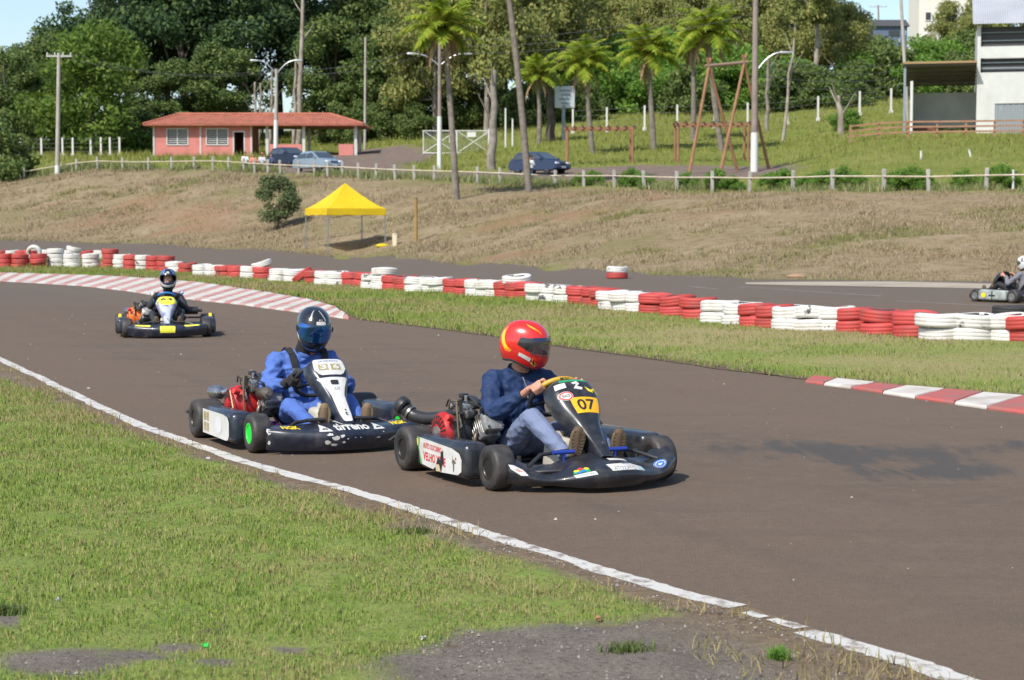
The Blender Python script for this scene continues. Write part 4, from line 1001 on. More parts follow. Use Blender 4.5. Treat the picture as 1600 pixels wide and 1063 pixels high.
# ================================================================ BUILDINGS
PINK = M('pink_wall_paint', (.56, .20, .175), .9, col2=(.44, .165, .14), vscale=1.1, vlo=.45, vhi=.72, bump=.2, bscale=20)
TRIM = M('greywhite_trim_paint', (.52, .51, .49), .7)
ROOFT = M('clay_roof_tile', (.40, .135, .085), .9, col2=(.27, .095, .06), vscale=1.4, vlo=.42, vhi=.66, island=None, bump=.3, bscale=12)
DARKGL = M('dark_window_glass', (.03, .035, .04), .12, spec=.6)
WMETAL = M('grey_louvre_metal', (.36, .37, .37), .5)
DARKIN = M('dark_interior', (.02, .018, .017), .9)
def add_gatehouse():
    d0 = 164.0; L0 = D(240, 244, d0); sc = d0/F_PX
    Wd = 152*sc; full = 335*sc; dep = 5.0; hw = 2.75
    root = empty('gatehouse', (L0.x, L0.y, L0.z), rad(0), 'pink gatehouse with a long red tiled roof and open carport end', 'building')
    def b(mb, x0, x1, y0, y1, z0, z1): mb.box(((x0+x1)/2, (y0+y1)/2, (z0+z1)/2), (x1-x0, y1-y0, z1-z0))
    mb = MB(); t = .16
    wins = [(1.25, 3.0, 1.05, 2.35), (4.75, 6.55, 1.05, 2.35)]; door = (7.15, 8.0, 0, 2.1)
    xs_ = 0.0
    for (x0, x1, z0, z1) in wins+[door]:
        b(mb, xs_, x0, 0, t, 0, hw)
        if z0 > 0: b(mb, x0, x1, 0, t, 0, z0)
        b(mb, x0, x1, 0, t, z1, hw); xs_ = x1
    b(mb, xs_, Wd, 0, t, 0, hw); b(mb, 0, t, t, dep-t, 0, hw); b(mb, Wd-t, Wd, t, dep-t, 0, hw); b(mb, 0, Wd, dep-t, dep, 0, hw)
    mb.build('wall', PINK, root, 0)
    mb = MB(); b(mb, .17, Wd-.17, t+.4, dep-t-.01, .01, .05); mb.build('floor', DARKIN, root, 0)
    for (x0, x1, z0, z1) in wins:
        mb = MB(); e = .10
        b(mb, x0-e, x1+e, -.04, .10, z1, z1+e); b(mb, x0-e, x1+e, -.07, .10, z0-e, z0); b(mb, x0-e, x0, -.04, .10, z0, z1); b(mb, x1, x1+e, -.04, .10, z0, z1)
        b(mb, (x0+x1)/2-.05, (x0+x1)/2+.05, 0, .08, z0, z1)
        w = mb.build('window', TRIM, root, 0)
        g = MB(); b(g, x0, x1, .11, .13, z0, z1); g.build('pane', DARKGL, w, 0)
        for sx in (x0+.04, (x0+x1)/2+.06):
            for k in range(7):
                s_ = MB(); z = z0+.09+k*(z1-z0-.1)/7; s_.box((sx+(x1-x0)/4-.05, .06, z+.05), ((x1-x0)/2-.12, .09, .03), Matrix.Rotation(.7, 3, 'X')); s_.build('louvre', WMETAL, w, 0)
    x0, x1, z0, z1 = door; mb = MB(); b(mb, x0-.12, x0, -.03, .12, 0, z1+.12); b(mb, x1, x1+.12, -.03, .12, 0, z1+.12); b(mb, x0, x1, -.03, .12, z1, z1+.12); mb.build('door_frame', TRIM, root, 0)
    mb = MB(); mb.box((x0+.03, .55, 1.03), (.04, .8, 2.02)); mb.build('door', M('brown_door', (.10, .055, .035), .6), root, 0)
    for x in (-.03, 4.1, Wd-.06):
        mb = MB(); b(mb, x, x+.14, -.05, -.002, 0, hw-.02); mb.build('pilaster', TRIM, root, 0)
    x3 = full-.9
    for x, y in ((10.05, .2), (10.05, dep-.4), (13.3, .2), (13.3, dep-.4), (17.9, .2), (17.9, dep-.4)):
        mb = MB(); b(mb, x-.13, x+.13, y-.13, y+.13, -.3, hw); mb.build('column', TRIM, root, 0)
    for x0, x1 in ((10.25, 13.1), (16.4, 17.7)):
        mb = MB(); b(mb, x0, x1, .1, .28, -.2, 1.05); mb.build('low_wall', PINK, root, 0)
    mb = MB(); b(mb, 16.4, 17.7, 3.0, 3.2, -.2, 1.05); mb.build('low_wall', PINK, root, 0)
    # hip roof from tile rows
    ov = .75; ex0, ex1, ey0, ey1 = -ov, full-.35, -ov, dep+ov; rz = hw+1.05; ez = hw-.0; ym = dep/2; rx0, rx1 = ex0+2.5, ex1-3.2
    mb = MB(); th = .10
    A, B_, C_, D_ = (ex0, ey0, ez), (ex1, ey0, ez), (ex1, ey1, ez), (ex0, ey1, ez); R0, R1 = (rx0, ym, rz), (rx1, ym, rz)
    mb.add([A, B_, R1, R0], [(0, 1, 2, 3)]); mb.add([B_, C_, R1], [(0, 1, 2)]); mb.add([C_, D_, R0, R1], [(0, 1, 2, 3)]); mb.add([D_, A, R0], [(0, 1, 2)])
    dz = Vector((0, 0, -th)); lo = [Vector(q)+dz for q in (A, B_, C_, D_)]
    mb.add(lo, [(3, 2, 1, 0)]); 
    for i, (p, q) in enumerate(((A, B_), (B_, C_), (C_, D_), (D_, A))): mb.add([p, Vector(p)+dz, Vector(q)+dz, q], [(0, 1, 2, 3)])
    roof = mb.build('roof', ROOFT, root, 0)
    tl = MB(); nrow = 11; n = int((ex1-ex0)/.24)
    for r_ in range(nrow):
        t0, t1 = r_/nrow, (r_+1.08)/nrow
        for i in range(n):
            x = ex0+.12+i*.24
            if not (lerp(ex0, rx0, t0)+.05 < x < lerp(ex1, rx1, t0)-.05): continue
            p0 = Vector((x, lerp(ey0, ym, t0), lerp(ez, rz, t0)+.03)); p1 = Vector((x, lerp(ey0, ym, min(1, t1)), lerp(ez, rz, min(1, t1))+.012)); h = .045
            tl.add([p0+Vector((-.11, 0, 0)), p0+Vector((0, 0, h)), p0+Vector((.11, 0, 0)), p1+Vector((-.10, 0, 0)), p1+Vector((0, 0, h)), p1+Vector((.10, 0, 0))], [(0, 1, 4, 3), (1, 2, 5, 4), (0, 2, 1)])
    o = tl.build('roof_tiles', ROOFT, roof, 0); tag(o, kind='stuff')
    rg = MB(); rg.tube([Vector(R0)+Vector((0, 0, .05)), Vector(R1)+Vector((0, 0, .05))], .13, 8)
    for p, q in ((R0, A), (R1, B_), (R1, C_), (R0, D_)): rg.tube([Vector(p)+Vector((0, 0, .05)), Vector(q)+Vector((0, 0, .05))], .11, 8)
    rg.build('ridge', ROOFT, roof)
add_gatehouse()

WALLW = M('white_shed_wall', (.56, .57, .545), .85, col2=(.46, .465, .44), vscale=.5, vlo=.42, vhi=.7)
ZINC = M('weathered_zinc_roof', (.52, .53, .55), .45, metal=.3, col2=(.44, .45, .47), vscale=.4)
STEELB = M('blue_grey_steel', (.20, .25, .29), .5)
WOODF = M('brown_fence_wood', (.36, .20, .12), .85, col2=(.28, .15, .09), vscale=2)
def add_shed():
    d0 = 140.0; s = d0/F_PX; O = D(1525, 216, d0)
    root = empty('storage_shed', O, rad(-13), 'white storage shed with zinc roof and a lean-to shelter, at the right edge', 'building')
    def b(mb, x0, x1, y0, y1, z0, z1): mb.box(((x0+x1)/2, (y0+y1)/2, (z0+z1)/2), (x1-x0, y1-y0, z1-z0))
    Wd = 9.0; dep = 10.0
    z = lambda py: (216-py)*s
    mb = MB(); b(mb, 0, 1.35, 0, .2, -.4, z(115)); b(mb, 1.35, 6.4, 0, .2, z(163), z(115)); b(mb, 6.4, Wd, 0, .2, -.4, z(115)); b(mb, .25, Wd, 0, .2, z(93), z(75))
    b(mb, 0, .25, 0, .2, z(115), z(42)); b(mb, 0, .2, .2, dep, -.4, z(42)); b(mb, Wd-.2, Wd, .2, dep, -.4, z(42)); b(mb, 0, Wd, dep-.2, dep, -.4, z(42)); mb.build('wall', WALLW, root, 0)
    for z0, z1 in ((z(115), z(93)), (z(75), z(44))):
        mb = MB(); b(mb, .26, Wd-.01, .45, .5, z0, z1); mb.build('dark_mesh_band', M('dark_mesh', (.07, .07, .075), .8), root, 0)
        for k in range(2):
            m = MB(); m.tube([(0.26, .3, lerp(z0, z1, .3+.4*k)), (Wd, .3, lerp(z0, z1, .3+.4*k))], .05, 6); m.build('truss_rail', STEELB, root)
    mb = MB(); rz0 = z(41); nrib = 60
    vs = []; 
    for i in range(nrib*2+1):
        x = -.35+(Wd+.7)*i/(nrib*2); k = .05 if i % 2 else 0
        vs += [(x, -.7, rz0+k), (x, dep/2, rz0+2.6+k), (x, -.7, rz0+k-.05), (x, dep/2, rz0+2.55+k)]
    fs = []
    for i in range(nrib*2): a, c = 4*i, 4*i+4; fs += [(a, c, c+1, a+1), (a+2, a+3, c+3, c+2), (a, a+2, c+2, c)]
    mb.add(vs, fs); mb.build('roof', ZINC, root, 0)
    mb = MB(); n = 24
    for i in range(n):
        x = 1.38+(5.0)*i/n; b(mb, x, x+.185, .06+.03*(i % 2), .10+.03*(i % 2), -.2, z(164))
    mb.build('sliding_door', M('grey_steel_door', (.24, .27, .29), .55), root, 0)
    # lean-to on the left
    lx = -113*s; mb = MB(); zt = z(100); zb = z(140); vs = []; fs = []; n = 26
    for i in range(n*2+1):
        x = lx+.0+(-lx-.02)*i/(n*2); k = .06 if i % 2 else 0
        vs += [(x, -1.2, zt+k), (x, 5.5, zt-1.15+k)]
    for i in range(n*2): a = 2*i; fs.append((a, a+2, a+3, a+1))
    mb.add(vs, fs); mb.build('shelter_roof', M('grey_fibre_cement', (.20, .185, .175), .9), root, 0)
    for k in range(6):
        m = MB(); y = -1.1+k*1.25; zz = zt-1.15*(y+1.2)/6.7-.13; m.beam((lx, y, zz), (-.02, y, zz), .08, .14); m.build('purlin', M('dark_timber', (.10, .08, .07), .9), root, 0)
    mb = MB(); mb.beam((lx+.05, -1.22, zt+.0), (-.02, -1.22, zt+.0), .06, .16); mb.build('fascia', M('rusty_fascia', (.30, .20, .10), .8), root, 0)
    mb = MB(); b(mb, lx+.1, lx+.28, -1.0, -.82, -.3, zt-.1); mb.build('post', STEELB, root, 0)
    mb = MB(); b(mb, lx+.6, 0-.01, 5.0, 5.2, -.4, z(140)+.1); b(mb, lx+.6, lx+.8, -.9, 5.0, -.4, z(140)+.6); mb.build('back_wall', WALLW, root, 0)  # left side wall raised so that it shades the back wall
    t = empty('wooden_bench', O+Vector((-3.6, 3.2, -.3)), 0, 'brown wooden crate bench under the lean-to of the white shed', 'bench')
    for k in range(4):
        m = MB(); m.box((0, 0, .25+k*.32), (2.5, .06, .27)); m.build('board', M('red_brown_wood', (.22, .08, .045), .8), t, 0)
    m = MB(); m.box((-1.2, .1, .7), (.1, .14, 1.4)); m.box((1.2, .1, .7), (.1, .14, 1.4)); m.build('frame', WOODF, t, 0)
add_shed()
# brown post-and-rail fence before the shed
def rail_fence():
    d0 = 135.0; s = d0/F_PX
    x0, x1 = (1326-800)*s, (1640-800)*s; root = empty('rail_fence', ground_at(1326, d0), 0, 'brown wooden rail fence in front of the white shed', 'fence'); o = root.location
    n = 7; tops = []
    for i in range(n+1):
        x = lerp(x0, x1, i/n)-o.x; zz = terr(x+o.x, d0)-o.z; m = MB(); m.box((x, 0, zz+.55), (.14, .12, 1.35)); m.build('post', WOODF, root, 0); tops.append(Vector((x, -.09, zz+1.17)))
    for k in range(3):
        for a, b in zip(tops[:-1], tops[1:]):
            m = MB(); dz = Vector((0, 0, -.37*k)); m.beam(a+dz, b+dz, .05, .13); m.build('rail', WOODF, root, 0)
rail_fence()
# far buildings on the hill
def far_block():
    d0 = 300.0; O = D(1435, 90, d0); s = d0/F_PX; root = empty('apartment_block', O, 0, 'white tall block partly hidden by trees at the upper right', 'building')
    m = MB(); m.box((6.5, 4, 6), (13, 8, 26)); m.build('wall', M('cream_wall', (.66, .63, .57), .85), root, 0)
    for k in range(4):
        for j in range(3):
            if (k+j) % 2 and j: continue
            m = MB(); x = 1.0+3.0*k; m.box((x+.5, -.03, 6.6-j*3.2), (.8, .1, 1.2)); w = m.build('window', DARKGL, root, 0)
            f = MB(); f.box((x+.5, -.05, 5.92-j*3.2), (1.0, .16, .12)); f.build('sill', TRIM, w, 0)
far_block()
def far_house(px, py, d0, w, h, dp, label, wall, roofc, name='house'):
    O = D(px, py, d0); root = empty(name, O, 0, label, 'building')
    m = MB(); m.box((0, dp/2, h/2-1.5), (w, dp, h+3)); m.build('wall', wall, root, 0)
    m = MB(); m.add([(-w/2-.3, -.4, h), (w/2+.3, -.4, h), (w/2+.3, dp+.4, h), (-w/2-.3, dp+.4, h), (-w/2-.3, dp/2, h+1.2), (w/2+.3, dp/2, h+1.2)], [(0, 1, 5, 4), (2, 3, 4, 5), (0, 4, 3), (1, 2, 5), (0, 3, 2, 1)]); m.build('roof', roofc, root, 0)
    for k in (-1, 1):
        m = MB(); m.box((k*w*.25, -.03, h*.55), (w*.2, .1, h*.35)); m.build('window', DARKGL, root, 0)
far_house(941, 58, 238, 3.6, 1.9, 4, 'tiny white house with a brick chimney end high on the slope', M('far_white_wall', (.66, .66, .64), .8), ROOFT)
far_house(1376, 66, 262, 7.5, 2.2, 5, 'small house with dark blue front on the skyline at right', M('blue_house_wall', (.10, .14, .22), .7, col2=(.3, .35, .42), vscale=.6, vlo=.55, vhi=.6), M('dark_roof', (.06, .06, .065), .8))

# ================================================================ FENCES, POLES, WIRES
CONC = M('grey_concrete', (.36, .345, .315), .9, col2=(.27, .25, .225), vscale=3)
RAILM = M('cream_pipe_paint', (.56, .50, .40), .6, col2=(.42, .33, .24), vscale=2)
def guard_fence():
    pxs = [40, 92, 122]+[155, 194, 234, 271, 305, 334, 359, 382, 399, 420, 440, 468, 492, 513, 536, 561, 588, 618, 648, 679, 712, 746, 781, 823, 867, 912, 959, 1006, 1057, 1112, 1170, 1237, 1299, 1379, 1449, 1538, 1632]
    d = lambda px: cre_d(px)*1.0
    root = empty('guard_fence', ground_at(800, d(800)), 0, 'low guard fence of concrete posts and pipe rail along the bank top', 'fence'); o = root.location
    tops = []; me = None
    for px in pxs:
        g = ground_at(px, d(px), -.15)-o
        if me is None:
            m = MB(); m.rbox((0, 0, .57), (.17, .17, 1.15), .02, 1); me = m.mesh('post', CONC, 40)
        p = link('post', me, root); p.location = g; p.rotation_euler = (random.gauss(0, .02), random.gauss(0, .02), random.uniform(-.2, .2)); tops.append(g+Vector((0, 0, .15)))
    for a, b in zip(tops[:-1], tops[1:]):
        m = MB(); u_ = Vector((0, -.11, .66)); m.tube([a+u_, b+u_], .042, 6); m.build('rail', RAILM, root)
guard_fence()
WPOST = M('white_concrete_post', (.58, .57, .54), .8)
def post_fence(lst, d, label, hgt, group=None):
    o = ground_at(lst[0][0], d); root = empty('wire_fence', o, 0, label, 'fence'); prev = None
    for (px, py) in lst:
        g = D(px, py, d)-o; g.z = terr(g.x+o.x, g.y+o.y)-o.z if abs(g.z-(terr(g.x+o.x, g.y+o.y)-o.z)) < 1.2 else g.z
        m = MB(); m.box((0, 0, hgt/2), (.16, .16, hgt)); m.box((0, 0, .1), (.34, .34, .3)); p = m.build('post', WPOST, root, 0); p.location = g
        if prev is not None:
            for k in range(4):
                w = MB(); zz = Vector((0, 0, hgt*(.25+.22*k))); w.tube([prev+zz, g+zz], .008, 4); w.build('wire', M('fence_wire', (.3, .3, .3), .5, metal=.6), root)
        prev = g
post_fence([(895,225),(948,204),(1007,203),(1058,194),(1116,192),(1168,190),(1230,190),(1278,186),(1343,184),(1392,180)], 166, 'wire fence of white concrete posts across the slope behind the pergolas', 2.2)
post_fence([(2,250),(32,250),(65,249),(98,247),(114,246),(142,246),(158,245),(172,246),(187,246)], 170, 'wire fence of white posts left of the pink gatehouse', 1.7)
CONP = M('pole_concrete', (.40, .375, .335), .9, col2=(.32, .29, .255), vscale=1.5)
POLEW = M('pole_whitewash', (.60, .60, .58), .8)
WOODP = M('weathered_pole_wood', (.20, .165, .145), .9, col2=(.28, .22, .19), vscale=1.5)
LAMPM = M('galvanised_steel', (.45, .47, .48), .4, metal=.5)
def pole(px, d, py_top, r, label, mat=CONP, white=0.0, arm=None, cross=None, name='utility_pole', cat='pole', dpx=0):
    b = ground_at(px, d, -.2); top = D(px+dpx, py_top, d)-b; root = empty(name, b, 0, label, cat)
    m = MB(); m.tube([(0, 0, 0), top], [r, r*.72], 12); m.build('shaft', mat, root)
    if white:
        m = MB(); m.tube([(0, 0, 0), top*(white/top.length)], [r*1.03+.01, r*.98+.01], 12); m.build('white_base', POLEW, root)
    if arm:
        zA, reach, rise, sides = arm
        for sg in sides:
            m = MB(); p = top*(zA/top.length); pts = [p+Vector((sg*reach*math.sin(t), 0, rise*(1-math.cos(t)) if False else rise*math.sin(t)**.7)) for t in [i*math.pi/16 for i in range(9)]]
            pts = [p+Vector((sg*reach*t, 0, rise*(1-(1-t)**2))) for t in [i/8 for i in range(9)]]
            m.tube(pts, .045, 6); a = m.build('lamp_arm', LAMPM, root)
            h = MB(); h.rbox(pts[-1]+Vector((sg*.25, 0, 0)), (.7, .24, .14), .05, 2); h.build('lamp_head', LAMPM, a)
    if cross:
        m = MB(); m.box(top+Vector((0, 0, -.25)), (cross, .12, .12)); c_ = m.build('crossarm', M('grey_crossarm', (.42, .42, .40), .8), root, 0)
        for k in (-1, -.35, .35, 1):
            i_ = MB(); i_.lathe([(.05, 0), (.07, .06), (.04, .12), (.06, .18), (.02, .24)], top+Vector((k*cross*.46, 0, -.19)), (0, 0, 1), 8); i_.build('insulator', TRIM, c_)
    return root, b+top
_, PA = pole(92, 146, 83, .19, 'concrete utility pole with crossarm at the far left', cross=2.0, white=.95)
_, PB = pole(432, 152, 108, .17, 'double-arm street lamp in front of the gatehouse roof', white=3.5, arm=(7.2, 1.55, 1.15, (-1, 1)), name='street_lamp', cat='street lamp')
pole(571, 176, 58, .13, 'thin bare mast right of the gatehouse roof end', name='mast', cat='mast')
_, PD = pole(687, 134, 60, .16, 'double-arm street lamp with whitewashed base by the white gate', white=4.0, arm=(7.6, 1.75, .9, (-1, 1)), name='street_lamp', cat='street lamp', mat=WOODP)
_, PE = pole(1177, 114, -40, .22, 'tallest utility pole with whitewashed base behind the swing frame', white=2.6, arm=(6.2, 1.6, 1.3, (1,)), mat=WOODP, dpx=4)
_, PF = pole(1416, 150, -30, .16, 'pale leaning utility pole behind the lean-to shelter', dpx=-10)
_, PG = pole(1372, 268, 8, .16, 'distant utility pole with two crossarms on the skyline', cross=2.6, mat=WOODP)
def bollard_rod(px, py, d, h, r, label, mat, tilt=0.0, name='marker_post', cat='marker post'):
    b = D(px, py, d); b.z = terr(b.x, b.y)-.05; m = MB(); m.tube([(0, 0, 0), (tilt*h, 0, h*.5), (tilt*h*2, 0, h)], [r, r, r*.9], 8); m.lathe([(r*1.2, h-.03), (r*1.2, h), (0, h+.02)], (tilt*h*2, 0, 0), (0, 0, 1), 8)
    o = m.build(name, mat); o.location = b; return tag(o, label, cat)
bollard_rod(1439, 252, 108, .55, .06, 'short white stake upright in the grass below the rail fence', POLEW)
bollard_rod(1517, 251, 108, .5, .06, 'short white stake leaning in the grass below the rail fence', POLEW, -.12)
bollard_rod(1583, 291, 80, .85, .05, 'white stake beside the last guard fence posts at right', POLEW)
bollard_rod(650, 387, 86, 2.15, .085, 'brown wooden post standing at the bank foot right of the tent', M('brown_post_wood', (.34, .22, .08), .85, col2=(.26, .16, .06), vscale=3))
def cable(a, b, sag, label, r=.014, n=14, group=None):
    m = MB(); m.tube([a.lerp(b, i/n)+Vector((0, 0, -4*sag*(i/n)*(1-i/n))) for i in range(n+1)], r, 4)
    return tag(m.build('power_cable', M('cable_black', (.09, .09, .095), .6)), label, 'cable', group)
for k, dx in enumerate((-.9, .9)):
    cable(PA+Vector((dx, 0, 0)), PB+Vector((0, 0, -.2*k)), 1.0, '%s thin power cable from the far left pole to the gatehouse street lamp' % ['left', 'right'][k], group='cables to the gatehouse lamp')
for k in range(4):
    zz = Vector((0, 0, -4.6-.75*k)); a = PE+zz; b = PF+Vector((0, 0, -4.6-.8*k)); a.z = D(1177, 92+k*13, 114).z; b.z = D(1410, 100+k*11, 150).z
    cable(a, b, .35, '%s power cable strung from the tallest pole to the leaning pale pole' % ['topmost', 'second highest', 'third highest', 'lowest'][k], group='cables between the tallest and the leaning pole')
for k in range(3):
    a = PD.copy(); a.z = D(687, 62+k*10, 134).z; b = PE.copy(); b.z = D(1180, -8+k*14, 114).z
    cable(a, b, .8, '%s power cable strung between the gate lamp and the tallest pole' % ['topmost', 'middle', 'lowest'][k], group='cables between the gate lamp and the tallest pole')
for k in range(2):
    b = PD.copy(); b.z = D(687, 66+k*12, 134).z; cable(PB+Vector((0, 0, -.3*k)), b, .7, '%s power cable between the two double-arm street lamps' % ['upper', 'lower'][k], group='cables between the street lamps')

# white tubular gate
def gate():
    d0 = 159; a = D(661, 241, d0); b = D(766, 240, d0); a.z = terr(a.x, a.y)+.1; b.z = terr(b.x, b.y)+.1
    W = (b-a).length; root = empty('white_gate', a, math.atan2(b.y-a.y, b.x-a.x), 'white tubular double gate with crossed braces beside the drive', 'gate'); h = 1.95
    gm = M('white_gate_paint', (.60, .60, .57), .5); u_ = Vector((0, 0, 1))
    for i in range(2):
        x0, x1 = W*i/2+.03, W*(i+1)/2-.03
        for z_ in (0.05, h): m = MB(); m.tube([(x0, 0, z_), (x1, 0, z_)], .045, 6); m.build('rail', gm, root)
        for x in (x0, x1): m = MB(); m.tube([(x, 0, 0), (x, 0, h+.05)], .045, 6); m.build('upright', gm, root)
        m = MB(); m.tube([(x0, 0, .05), (x1, 0, h)], .035, 6); m.tube([(x0, .05, h), (x1, .05, .05)], .035, 6); m.build('brace', gm, root)
    m = MB(); m.box((W*.72, -.06, h-.32), (.75, .02, .42)); m.build('notice', gm, root, 0)
    m = MB(); m.box((W*.41, -.06, 1.2), (.26, .02, .5)); m.build('notice', gm, root, 0)
    m = MB()
    for i in range(40): m.tube([(W*i/40, .02, .06), (W*i/40, .02, h)], .006, 3)
    for i in range(14): m.tube([(0, .02, .1+i*h/14), (W, .02, .1+i*h/14)], .006, 3)
    tag(m.build('wire_mesh', LAMPM, root), kind='stuff')
gate()
for px, py, hh in ((764,205,1.9),(790,165,3.4),(801,195,2.4)):
    bollard_rod(px, 243, 157, hh, .075, {764: 'white post at the right end of the white gate', 790: 'thin pale tall rod right of the white gate', 801: 'bluish white post right of the white gate'}[px], POLEW, name='gate_post', cat='post')
# sign board on a post
def sign():
    d0 = 158; g = ground_at(880, d0); root = empty('sign_board', g, .15, 'grey white square sign board on a post among the palms', 'sign'); zc = D(883, 152, d0).z-g.z
    m = MB(); m.tube([(0, 0, 0), (0, 0, zc-.7)], .16, 8); m.build('post', STEELB, root)
    m = MB(); m.rbox((.1, 0, zc), (1.75, .16, 1.85), .03, 1); m.build('panel', M('sign_grey', (.46, .50, .53), .5), root)
    for k in range(4):
        m = MB(); m.box((.1+.08*(k % 2), -.085, zc+.55-.36*k), (1.0-.2*(k % 2), .01, .16)); m.build('printed_bar', M('sign_blue', (.20, .27, .36), .6), root, 0)
sign()
# pergolas
PERW = M('orange_brown_log', (.30, .155, .08), .85, col2=(.22, .115, .06), vscale=2)
PERD = M('dark_brown_beam', (.12, .065, .045), .85)
def pergola(px0, px1, d0, py_top, label, back=2.2):
    a = ground_at(px0, d0); b = ground_at(px1, d0); root = empty('pergola', a, 0, label, 'pergola'); W = b.x-a.x; h = D(px0, py_top, d0).z-a.z
    for x in (.1, W-.1):
        for y in (0, back):
            m = MB(); zz = terr(a.x+x, a.y+y)-a.z-.2; m.tube([(x, y, zz), (x, y, h-.1)], .085, 8); m.build('post', PERW, root)
    for y in (0, back):
        m = MB(); m.beam((-.1, y, h-.06), (W+.1, y, h-.06), .16, .10, Vector((0, 1, 0))); m.build('beam', PERW, root, 0)
    n = 9
    for i in range(n):
        x = W*i/(n-1); m = MB(); m.beam((x, -.3, h+.08), (x, back+.3, h+.08), .09, .14); m.build('rafter', PERD, root, 0)
pergola(884, 990, 126, 199, 'brown timber pergola left, behind the parked blue car')
pergola(1056, 1170, 124, 193, 'brown timber pergola right, behind the swing frame')
# swing frame
def swing():
    d0 = 113; g = ground_at(1160, d0); root = empty('swing_frame', g, 0, 'tall A-frame swing of round brown logs beside the pole', 'swing frame')
    pt = lambda px, py, dd: D(px, py, d0+dd)-g
    def foot(px, dd): q = ground_at(px, d0+dd, -.2); return q-g
    T0, T1 = pt(1108, 103, .9), pt(1163, 98, 1.2)
    e = lambda p, q, k: p+(q-p)*k
    for name_, f, T_ in (('leg', foot(1075, -.6), T0), ('leg', foot(1152, 2.4), T0), ('leg', foot(1123, -.6), T1), ('leg', foot(1201, 2.4), T1)):
        m = MB(); m.tube([f, e(f, T_, 1.07)], [.105, .085], 8); m.build(name_, PERW, root)
    m = MB(); m.tube([T0+(T0-T1)*.12, T1+(T1-T0)*.12], .11, 8); m.build('crossbeam', M('grey_brown_log', (.20, .14, .10), .85), root)
swing()
# yellow tent
TENTY = M('yellow_tent_fabric', (.78, .56, .010), .7, col2=(.70, .49, .010), vscale=1.2, trans=.25, bump=.2, bscale=5)
def tent():
    d0 = 90.0; c = ground_at(540, d0); root = empty('canopy_tent', c, rad(27), 'yellow pop-up canopy tent at the foot of the bank', 'tent'); W = 1.5; ze = 2.05; zt = ze+1.25
    c1 = [(-W, -W), (W, -W), (W, W), (-W, W)]
    mb = MB(); n = 8
    for i in range(4):
        p, q = Vector((*c1[i], ze)), Vector((*c1[(i+1) % 4], ze))
        def f(a, b, p=p, q=q):
            e = p.lerp(q, a); t = Vector((0, 0, zt)); r = e.lerp(t, b); r.z = ze+(zt-ze)*(b**1.25)-.10*math.sin(math.pi*a)*(1-b)*b*2; return r
        mb.grid(f, n, n)
    mb.build('roof', TENTY, root, 30, merge=True)
    mb = MB()
    for i in range(4):
        p, q = Vector((*c1[i], ze)), Vector((*c1[(i+1) % 4], ze)); out = Vector((p.y-q.y, q.x-p.x, 0)).normalized()*-.015
        mb.grid(lambda a, b, p=p, q=q, out=out: p.lerp(q, a)+Vector((0, 0, -.30*b-.03*abs(math.sin(a*9))*b))+out, 12, 2)
    mb.build('valance', TENTY, root, 30)
    legm = M('grey_tent_leg', (.34, .35, .36), .4, metal=.6)
    for x, y in c1:
        zz = -.05+terr(c.x+x, c.y+y)-c.z; m = MB(); m.box((x*.985, y*.985, (zz+ze-.02)/2), (.05, .05, ze-zz-.04)); l_ = m.build('leg', legm, root, 0)
        m = MB(); m.box((x*.985, y*.985, zz+.06), (.16, .16, .02)); m.build('foot', legm, l_, 0)
    for i in range(4):
        p, q = Vector((*c1[i], ze-.06))*1, Vector((*c1[(i+1) % 4], ze-.06)); m = MB(); mid = (p+q)/2+Vector((0, 0, .0)); m.tube([p*.98, mid*.98+Vector((0, 0, -.35)), q*.98], .015, 5); m.build('truss', legm, root)
    return c
tent()
b = D(617, 401, 87); m = MB(); m.rbox((0, 0, .28), (.22, .22, .56), .02, 1); m.lathe([(.13, .56), (.13, .6), (0, .62)], (0, 0, 0), (0, 0, 1), 10); o = m.build('marker_block', M('cream_block', (.62, .54, .38), .8)); o.location = (b.x, b.y, terr(b.x, b.y)-.02); tag(o, 'small cream block standing beside the yellow tent', 'block')
b = D(598, 401, 88); m = MB(); m.ell((0, 0, .09), (.34, .2, .11), nu=12, nv=8); o = m.build('sandbag', TENTY); o.location = (b.x, b.y, terr(b.x, b.y)-.02); tag(o, 'yellow sandbag weighing down the right leg of the tent', 'sandbag')
b = D(1245, 410, 54); m = MB(); m.ell((0, 0, .0), (.30, .22, .08), nu=9, nv=6); m.v = [v*random.uniform(.85, 1.15) for v in m.v]; o = m.build('clay_boulder', M('orange_clay', (.30, .19, .12), .95)); o.location = (b.x, b.y, terr(b.x, b.y)); tag(o, 'lump of orange clay on the bank foot at right', 'clay lump')

